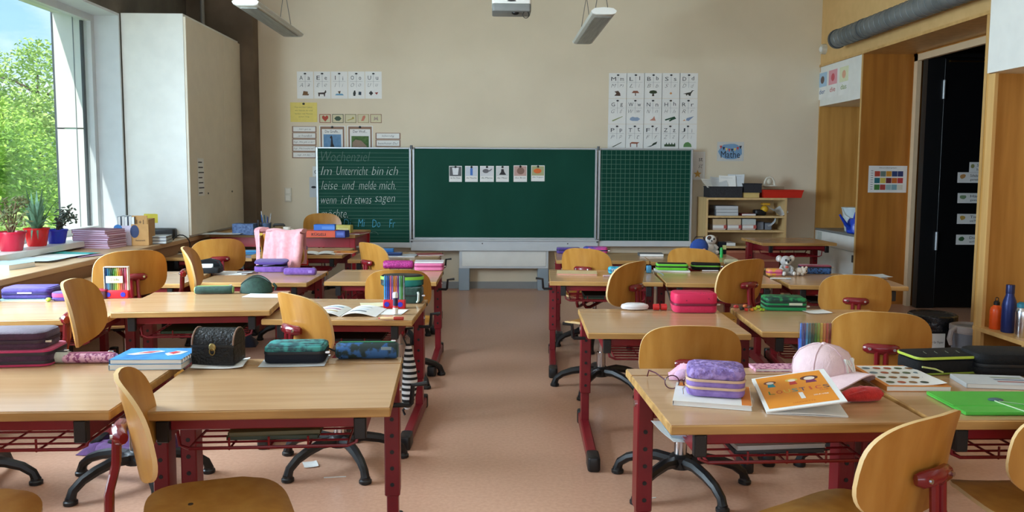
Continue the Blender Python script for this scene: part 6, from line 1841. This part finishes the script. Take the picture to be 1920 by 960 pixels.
# red cloth, pens, notebook behind
t = thing('red_cloth', 'rolled red cloth beside the orange textbook', 'cloth', fb('R0', 1622, 758, .05, 0), math.radians(8))
RC = fabric('scarlet_cloth', (204, 40, 34), (170, 26, 26), 30)
MB().tube([(-.058, 0, .017), (-.05, 0, .018), (-.02, .001, .0215), (.02, -.001, .0225), (.05, 0, .021), (.058, 0, .02)], [.012, .018, .024, .025, .022, .012], 16, flat=.88).build('roll', RC, t)
for k in range(4):
    a = .5 + k * .55
    MB().tube([(-.05 + .012 * k, -.022 * math.cos(a), .019 + .017 * math.sin(a)), (.0, -.0245 * math.cos(a + .25), .021 + .02 * math.sin(a + .25)), (.05, -.021 * math.cos(a - .2), .02 + .018 * math.sin(a - .2))], [.002, .0045, .003], 6).build('fold', RC, t)
MB().tube([(.0585 + .0006 * k, -.012 * math.cos(k * .6) * (1 - k * .05), .02 + .012 * math.sin(k * .6) * (1 - k * .05)) for k in range(16)], .0022, 6).build('rolled_edge', RC, t)
pen_pack('tall clear pack of rainbow felt pens behind the pink cap', 'the tall pack behind the pink cap', fb('R0', 1530, 697, .03, 0) + Vector((0, .0, 0)), -2, .105, .165,
         ['blue', 'navy blue', 'light blue', 'teal', 'dark green', 'green', 'lime', 'yellow', 'orange', 'red', 'dark red'], None, False)
t = thing('felt_pen', 'magenta felt pen leaning against the tall rainbow pen pack', 'pen', fb('R0', 1501, 692, .012))
MB().tube([(0, 0, 0), (0, .012, .10)], .005, 8).build('barrel', col((70, 80, 170), .4), t)
MB().tube([(0, -.001, 0), (0, .005, .036)], .007, 8).build('cap', col((170, 40, 180), .35), t)
t = book('pink patterned notebook behind the purple quilted case', fb('R0', 1462, 697, .07, 0), 0, .16, .075, .010, F_PINKPAT)

# ------------------------------------------------------------------ desk R0b
t = book('sticker album with orange edges beside the black case', fb('R0b', 1727, 735, .27, 0), -2, .195, .265, .016, col((222, 140, 60), .5), PAPER, 'sticker_album')
MB().grid(8, 6, lambda u, v: (-.085 + .175 * u, -.12 + .24 * v, .0165 + .012 * max(0, u - .6) ** 2 * (1 - v) * 4), thick=.0006).build('cover_field', PAPER, t)
rnd = random.Random(4)
for k in range(20):
    x, y = -.068 + .035 * (k % 5), -.09 + .058 * (k // 5)
    c = [(150, 110, 70), (90, 100, 70), (176, 90, 60), (60, 70, 60), (120, 140, 150)][rnd.randrange(5)]
    MB().prism([(x + .013 * math.cos(a * .6), y + .012 * math.sin(a * .6)) for a in range(10)], .0178, .0182).build('sticker', col(c, .5), t, smooth=False)
t = thing('black_case', 'black pencil case with lime green piping beside the sticker album', 'pencil case', fb('R0b', 1778, 703, .12, 0), math.radians(7))
MB().rbox(.235, .125, .048, .024, .008).build('case_body', F_BLACK, t)
MB().rbox(.235, .125, .014, .024, .004, .048).build('lid', F_BLACK, t)
MB().band(.235, .125, .024, .052, .060, .0035).build('piping', col((186, 206, 70), .5), t)
MB().band(.235, .125, .024, .002, .008, .0025).build('lower_piping', col((130, 150, 50), .5), t)
MB().tube([(-.105, -.0635, .03), (-.06, -.0645, .022), (-.03, -.0635, .010)], .003, 6).build('lime_stitch', col((206, 220, 140), .5), t)
for k in range(4):
    MB().tube([(-.06 + k * .04, -.02, .0625), (-.055 + k * .04, .0, .0625), (-.05 + k * .04, .01, .0625)], .0015, 5).build('stitch', col((80, 84, 70), .5), t)
case('large black pencil case at the right picture edge', fb('R0b', 1902, 708, .15, 0), -4, .22, .14, [(.035, F_BLACK), (.04, F_BLACK)], (16, 16, 18), .035, .014)
t = thing('green_folder', 'flat bright green elastic folder on the right desk', 'folder', fb('R0b', 1905, 779, .20, 0), math.radians(-1))
GF_ = mat('folder_green', (86, 190, 70), .45, rgb2=(76, 178, 62), scale=(6, 6, 6))
MB().cbox(-.14, .16, -.105, .10, 0, .008, .002).build('lower_flap', GF_, t)
MB().cbox(-.14, .16, -.045, .10, .008, .011, .001).build('upper_flap', GF_, t)
MB().cbox(-.138, .158, -.104, -.046, .0082, .0095, .0005).build('front_flap', GF_, t)
MB().tube([(.028, -.106, .004), (.028, -.106, .0105), (.004, -.03, .0125), (.0, .0, .0125)], .0018, 6).build('elastic', col((190, 210, 170), .6), t)
MB().tube([(.0, .0, .0125), (.08, -.05, .0125), (.16, -.09, .0125)], .0012, 6).build('cord', col((150, 180, 140), .6), t)
MB().ball((.01, .006, .0125), .022, .014, .005).build('button', col((70, 100, 110), .4), t)
t = book('white paper folder with printed stripes before the large black case', fb('R0b', 1886, 730, .12, 0), -8, .21, .12, .014, GREYP, PAPER, 'paper_folder', 'folder')
for k in range(3):
    MB().box(.0, .09, -.03 + k * .025, -.018 + k * .025, .0142, .0146).build('printed_stripe', col([(170, 110, 110), (120, 130, 150), (150, 160, 140)][k], .6), t, smooth=False)
leaf_paper('small white tag sticking out left of the paper folder', fb('R0b', 1836, 722, .05, 0), 35, .03, .08, None, .01, 'paper_tag', seed=77)

# ------------------------------------------------------------------ things under the desks and on the floor
def stack_in_basket(key, label, c, dx=0.0, n=2, w=.26, d=.22):
    x, y, r, z = DESK[key]
    zz = z - .1305
    for k in range(n):
        cc, s = math.cos(r), math.sin(r)
        lx, ly = dx, .25
        book(label + (', %s one' % ('lower', 'upper', 'third')[k] if n > 1 else ''), (x + lx * cc - ly * s, y + lx * s + ly * cc, zz + k * .0125), math.degrees(r) + 3 * k, w, d, .012, col(c[k % len(c)], .6), col(tuple(int(v * .7 + 40) for v in c[k % len(c)]), .8))


stack_in_basket('A', 'exercise book in the basket under the teal case desk', [(60, 70, 50), (110, 100, 60)])
stack_in_basket('D', 'dark green exercise book in the basket under the green roll desk', [(40, 70, 44)], 0, 1, .36)
stack_in_basket('R1', 'exercise book in the basket under the crimson case desk', [(60, 64, 40), (80, 84, 60)], .1)
stack_in_basket('R3', 'exercise book in the basket under the turquoise case desk', [(36, 74, 50), (44, 50, 46)])
stack_in_basket('C', 'black exercise book in the basket under the magazine desk', [(30, 30, 34)], 0, 1, .36)
stack_in_basket('R0', 'exercise book in the basket under the orange textbook desk', [(40, 40, 44), (216, 216, 212)])
stack_in_basket('R1b', 'pale exercise book in the basket under the eraser desk', [(190, 186, 176)], 0, 1)
stack_in_basket('R3b', 'dark exercise book in the basket under the lime case desk', [(50, 44, 44)], 0, 1, .36)
stack_in_basket('R3c', 'grey exercise book in the basket under the koala desk', [(70, 66, 64)], 0, 1, .36)
x, y, r, z = DESK['R0']
for k in range(4):
    leaf_paper('loose sheet bulging out of the desk basket beside the red leg, %s' % ('lowest', 'second from below', 'third from below', 'topmost')[k], (x - .255 + .006 * k, y + .22 - .02 * k, z - .126 + .0265 + .014 * k), 8 - 9 * k, .14, .19, [PAPER, col((206, 226, 230), .7), col((214, 214, 230), .7), PAPER][k], .012, seed=80 + k)
PJ2 = fabric('purple_jacket', (92, 48, 110), (70, 34, 88), 30)
t = thing('purple_jacket', 'dark purple jacket dropped on the floor under the left desks', 'jacket', (-1.62, 3.60, 0.0005), math.radians(-8))
MB().grid(28, 16, lambda u, v: ((u - .5) * .42, (v - .5) * .26, .002 + .15 * max(0, math.sin(math.pi * u) * math.sin(math.pi * v)) ** .7 * (.55 + .25 * math.sin(u * 13 + v * 4) + .2 * math.sin(v * 11 - u * 5)))).build('body_cloth', PJ2, t)
MB().tube([(-.10, -.10, .03), (-.02, -.15, .035), (.07, -.16, .03), (.12, -.14, .025)], [.03, .035, .032, .022], 10, flat=.8).build('sleeve', PJ2, t)
MB().tube([(.05, .02, .10), (.12, -.02, .13), (.18, -.04, .09)], [.02, .03, .02], 10).build('hood', PJ2, t)
t = leaf_paper('small white card lying on the floor under the teal case desk', atz(582, 872, .0005), 20, .06, .07, None, .008, 'floor_card', seed=91, lines=2)
t = tag(MB().box(-.045, .045, -.003, .003, 0, .002).build('paper_strip', PAPER, None, loc=atz(628, 895, .0003), rz=.12), 'thin white strip of paper on the floor by the chair base', 'paper')
t = tag(MB().box(-.03, .03, -.0025, .0025, 0, .002).build('paper_strip', PAPER, None, loc=atz(1217, 935, .0003), rz=.3), 'thin white strip of paper on the floor behind the red leg', 'paper')

# ------------------------------------------------------------------ right side: bottles, bucket, watering can, bins
def bottle(label, px, prof, body, cap, capprof, y):
    q = None
    d = ray(px, 620)
    x = y * d.x / d.y
    t = thing('drink_bottle', label, 'bottle', (x, y, .3305), 0, 'drink bottles on the low bench')
    t.scale = (.86, .86, .86)
    MB().lathe(prof, 22).build('bottle_body', body, t)
    MB().lathe(capprof, 18).build('cap', cap, t)
    return t


t = bottle('orange metal drink bottle with a black loop cap', 1866, [(.038, 0), (.041, .006), (.041, .13), (.036, .15), (.022, .163), (.018, .17)], col((232, 84, 24), .3), BLACK, [(.02, .17), (.02, .19), (.012, .2)], 4.71)
MB().tube([(.012 * math.cos(k * .6), 0, .21 + .014 * math.sin(k * .6)) for k in range(11)], .003, 6, closed=True).build('loop', BLACK, t)
t = bottle('tall dark blue slim drink bottle', 1890, [(.043, 0), (.046, .006), (.046, .19), (.040, .22), (.027, .255), (.025, .27)], mat('navy_bottle', (34, 50, 110), .35, metal=.3), mat('navy_cap', (30, 42, 92), .35, metal=.3), [(.0275, .27), (.0275, .325), (.026, .33)], 4.61)
t = bottle('silver drink bottle with a teal cap at the right edge', 1915, [(.040, 0), (.042, .006), (.042, .165), (.035, .19), (.03, .2)], CHROME, col((40, 120, 140), .4), [(.034, .2), (.034, .225), (.02, .235)], 4.47)
q = atx(1577, 427, 3.66)
t = thing('white_bucket', 'white plastic bucket standing in the oak alcove', 'bucket', (3.68, 8.02, .6728))
MB().lathe([(.085, 0), (.09, .004), (.125, .235), (.13, .236), (.13, .245), (.12, .246)], 26).build('bucket_body', col((206, 222, 226), .4), t)
MB().tube([(-.13, 0, .23), (-.13, -.06, .17), (-.09, -.12, .13), (.0, -.15, .12), (.09, -.12, .13), (.13, -.06, .17), (.13, 0, .23)], .004, 6).build('handle', WHITE, t)
t = thing('watering_can', 'bright blue watering can in front of the white bucket', 'watering can', (3.60, 7.79, .6728), math.radians(200))
BLU = col((30, 70, 196), .3)
MB().lathe([(.085, 0), (.095, .01), (.10, .06), (.085, .12), (.07, .145)], 24).build('can_body', BLU, t)
MB().tube([(.08, 0, .05), (.14, 0, .09), (.19, 0, .15), (.22, 0, .185)], [.026, .018, .012, .010], 12).build('spout', BLU, t)
MB().tube([(.04, 0, .14), (.02, 0, .20), (-.05, 0, .225), (-.12, 0, .19), (-.125, 0, .11), (-.095, 0, .06)], .011, 10).build('handle', BLU, t)
MB().lathe([(.06, .145), (.058, .146)], 20).build('opening', col((16, 30, 90), .6), t)
q1, q2 = atz(1762, 700, 0), atz(1802, 706, 0)
p = Vector((3.03, 5.36, 0))
t = thing('black_bin', 'black round waste bin with a bin liner beside the doorway', 'bin', p)
MB().lathe([(.11, 0), (.115, .01), (.145, .29), (.15, .30)], 26).build('bin_body', col((40, 42, 46), .4), t)
MB().lathe([(.152, .21), (.156, .25), (.156, .302), (.146, .31), (.13, .302), (.11, .25)], 26).build('bin_liner', mat('bin_liner', (38, 40, 44), .25, rgb2=(24, 25, 28), scale=(30, 30, 30), bump=1.0, bscale=(30, 30, 30)), t)
pb = MB().cbox(-.13, .0, -.166, -.162, .07, .2, .001).build('paper_sign', PAPER, t)
fit_text('Nur für Papier', .10, .02, INK, t, XZ(-.06, -.1668, .14))
t = thing('grey_bin', 'grey waste bin with a folded rim right of the black bin', 'bin', p + Vector((.09, -.285, 0)))
MB().lathe([(.09, 0), (.095, .01), (.112, .27)], 24).build('bin_body', col((118, 122, 132), .5), t)
MB().lathe([(.114, .235), (.12, .25), (.12, .28), (.108, .285), (.095, .26)], 24).build('bin_liner', mat('pale_liner', (170, 160, 156), .4, bump=.8, bscale=(30, 30, 30)), t)
MB().tube([(-.11, -.03, .27), (-.145, -.04, .25), (-.155, -.04, .20), (-.145, -.04, .16)], [.012, .016, .016, .01], 8).build('liner_fold', MATS['pale_liner'], t)

# ------------------------------------------------------------------ things on the low shelf
yS = SY0 + .16
def S(px, z, y=yS):
    return Vector((aty(px, 400, y).x, y, z + .0006))


CRT = mat('dark_crate', (48, 50, 56), .6, rgb2=(34, 36, 40), scale=(80, 80, 80))
def crate(label, px, w, d, h, m, z=None, y=yS, name='storage_crate'):
    t = thing(name, label, 'crate', S(px, zT if z is None else z, y))
    e = .006
    MB().box(-w / 2, w / 2, -d / 2, d / 2, 0, e).box(-w / 2, w / 2, -d / 2, -d / 2 + e, e, h).box(-w / 2, w / 2, d / 2 - e, d / 2, e, h).box(-w / 2, -w / 2 + e, -d / 2 + e, d / 2 - e, e, h).box(w / 2 - e, w / 2, -d / 2 + e, d / 2 - e, e, h).build('basket', m, t, smooth=False)
    MB().tube([(-w / 2, -d / 2, h), (w / 2, -d / 2, h), (w / 2, d / 2, h), (-w / 2, d / 2, h)], .006, 6, closed=True).build('rim', m, t)
    return t


crate('dark woven basket overflowing with papers on the low shelf', 1354, .34, .24, .11, CRT)
for k in range(4):
    t = leaf_paper('sheet sticking out of the dark woven basket, %s from the left' % ('first', 'second', 'third', 'fourth')[k], S(1330 + k * 16, zT + .10 + .01 * k), 20 - 15 * k, .17, .15, [PAPER, GREYP, PAPER, GREYP][k], .02, seed=100 + k, lines=2)
    t.rotation_euler.x = math.radians((38, 55, 60, 70)[k])
    t.location.z += .035
crate('small dark basket beside the wide woven one', 1404, .19, .2, .09, CRT, zT + .052)
t = thing('carton_box', 'pale wooden box under the small dark basket', 'box', S(1402, zT))
MB().cbox(-.085, .085, -.1, .1, 0, .05, .003).build('box_body', col((214, 188, 120), .6), t)
MB().cbox(-.087, .087, -.102, .102, .038, .0505, .003).build('lid', col((206, 178, 110), .6), t)
t = thing('red_tray', 'long red plastic tray reaching past the shelf end', 'tray', S(1459, zT))
e = .006
w_, d_, h_ = .42, .27, .075
MB().rings([[(x * s, y * s, z) for x, y in ((-w_ / 2, -d_ / 2), (w_ / 2, -d_ / 2), (w_ / 2, d_ / 2), (-w_ / 2, d_ / 2))] for s, z in ((.92, 0), (1.0, h_), (.97, h_), (.90, .006))]).build('tray_body', mat('tray_red', (206, 46, 30), .4), t)
MB().tube([(-w_ / 2, -d_ / 2, h_), (w_ / 2, -d_ / 2, h_), (w_ / 2, d_ / 2, h_), (-w_ / 2, d_ / 2, h_)], .007, 6, closed=True).build('rim', MATS['tray_red'], t)
t = thing('clear_tub', 'clear plastic tub of small parts in the red tray', 'tub', S(1446, zT + .0065))
MB().box(-.10, .10, -.08, .08, 0, .004).box(-.10, .10, -.08, -.078, .004, .11).box(-.10, .10, .078, .08, .004, .11).box(-.10, -.098, -.078, .078, .004, .11).box(.098, .10, -.078, .078, .004, .11).build('tub', CLEAR, t, smooth=False)
MB().cbox(-.09, .09, -.07, .07, .005, .06, .01).build('contents', mat('beads', (170, 150, 110), .6, rgb2=(90, 80, 60), scale=(90, 90, 90)), t)
t = thing('white_toy_house', 'white arched toy standing on the clear tub', 'toy', S(1441, zT + .1175))
MB().tube([(-.055, 0, .0), (-.05, 0, .05), (-.03, 0, .085), (0, 0, .095), (.03, 0, .085), (.05, 0, .05), (.055, 0, .0)], .011, 8).build('arch', col((226, 222, 206), .5), t)
MB().cbox(-.065, .065, -.03, .03, 0, .012, .003).build('base', col((226, 222, 206), .5), t)
MB().ball((0, 0, .05), .03, .02, .035).build('bell', col((210, 204, 184), .5), t)
# middle shelf
for k in range(3):
    book('grey box file on the upper shelf board, %s of the three' % ('lowest', 'middle one', 'topmost')[k], S(1357, zS2 + .034 * k), 1 - k, .235, .24, .033, col([(130, 134, 140), (112, 116, 122), (140, 144, 150)][k], .5), GREYP, 'box_file', 'file')
book('thin red book on the upper shelf board', S(1398, zS2), 2, .15, .2, .02, col((140, 44, 44), .6))
t = thing('black_punch', 'black and yellow desk drill on the upper shelf board', 'tool', S(1424, zS2))
MB().rbox(.13, .10, .06, .03, .015).build('body', BLACK, t)
MB().ball((.045, -.02, .065), .04, .04, .038).build('yellow_dome', col((226, 176, 40), .4), t)
MB().cbox(.02, .10, -.04, .04, .105, .13, .006).build('yellow_lever', col((222, 166, 50), .4), t)
MB().tube([(.05, 0, .09), (.055, 0, .11)], .015, 10).build('neck', col((60, 60, 60), .5), t)
t = leaf_paper('bundle of crumpled newspaper on the upper shelf board', S(1456, zS2 + .01, SY0 + .06), 20, .16, .15, GREYP, .05, 'newspaper', seed=120, lines=3)
t.rotation_euler.x = math.radians(25)
t.location.z += .02
for k in range(3):
    px = 1344 + k * 27.5
    t = thing('card_box', 'white card box with a red seal on the lower shelf board, %s from the left' % ('first', 'second', 'third')[k], 'box', S(px, zS3), 0, 'white card boxes with red seals')
    MB().cbox(-.068, .068, -.11, .11, 0, .055, .002).build('lower_half', col((206, 190, 180), .6), t)
    MB().cbox(-.07, .07, -.112, .112, .055, .115, .002).build('upper_half', col([(206, 180, 140), (214, 194, 160), (200, 206, 200)][k], .6), t)
    MB().box(-.07, .07, -.1125, -.112, .02, .045).build('label_field', PAPER, t, smooth=False)
    MB().box(.045, .075, -.114, -.112, .015, .05).build('seal', col((190, 90, 80), .6), t, smooth=False)
for k in range(2):
    t = thing('grey_tin', 'small grey tin on the lower shelf board, %s one' % ('left', 'right')[k], 'tin', S(1423 + 15 * k, zS3))
    MB().cbox(-.034, .034, -.06, .06, 0, .075 - .012 * k, .003).build('tin_body', col((128, 132, 140), .5), t)
    MB().cbox(-.036, .036, -.062, .062, .075 - .012 * k, .083 - .012 * k, .003).build('lid', col((110, 114, 122), .5), t)
t = leaf_paper('grey crumpled paper bag on the lower shelf board', S(1453, zS3 + .01, SY0 + .08), -20, .11, .15, GREYP, .06, 'paper_bag', seed=123)
t.rotation_euler.y = math.radians(-50)
t.location.z += .05
book('pale notebooks lying on the lowest visible shelf board', S(1365, zS4), 0, .12, .2, .03, PAPER)
for k in range(2):
    px = (1375, 1434)[k]
    for j in range(2):
        t = thing('brown_crate', 'reddish brown flat box below the shelf, %s %s' % (('left', 'right')[k], ('lower', 'upper')[j]), 'box', S(px, .2705 + .0915 * j), 0, 'reddish brown boxes at the bottom of the shelf')
        w_ = (.22, .25)[k]
        MB().cbox(-w_ / 2, w_ / 2, -.13, .13, 0, .066, .003).build('box_body', col([(166, 92, 68), (150, 74, 62)][k], .6), t)
        MB().cbox(-w_ / 2 - .002, w_ / 2 + .002, -.132, .132, .066, .09, .003).build('lid', col([(190, 120, 90), (186, 120, 92)][k], .6), t)

# dark bag on the floor between the desk rows
t = thing('navy_bag', 'dark navy bag lying on the floor under the left desk rows', 'bag', (-1.80, 5.74, .0005), math.radians(8))
t.scale = (.7, .7, .8)
MB().grid(20, 12, lambda u, v: ((u - .5) * .30, (v - .5) * .22, .002 + .15 * max(0, math.sin(math.pi * u)) ** .5 * max(0, math.sin(math.pi * v)) ** .6 * (.85 + .15 * math.sin(u * 9 + v * 5)))).build('bag_body', fabric('dark_navy', (40, 48, 70)), t)
MB().tube([(-.06, -.03, .14), (-.03, -.04, .19), (.03, -.04, .19), (.06, -.03, .14)], .008, 8).build('handle', BLACK, t)
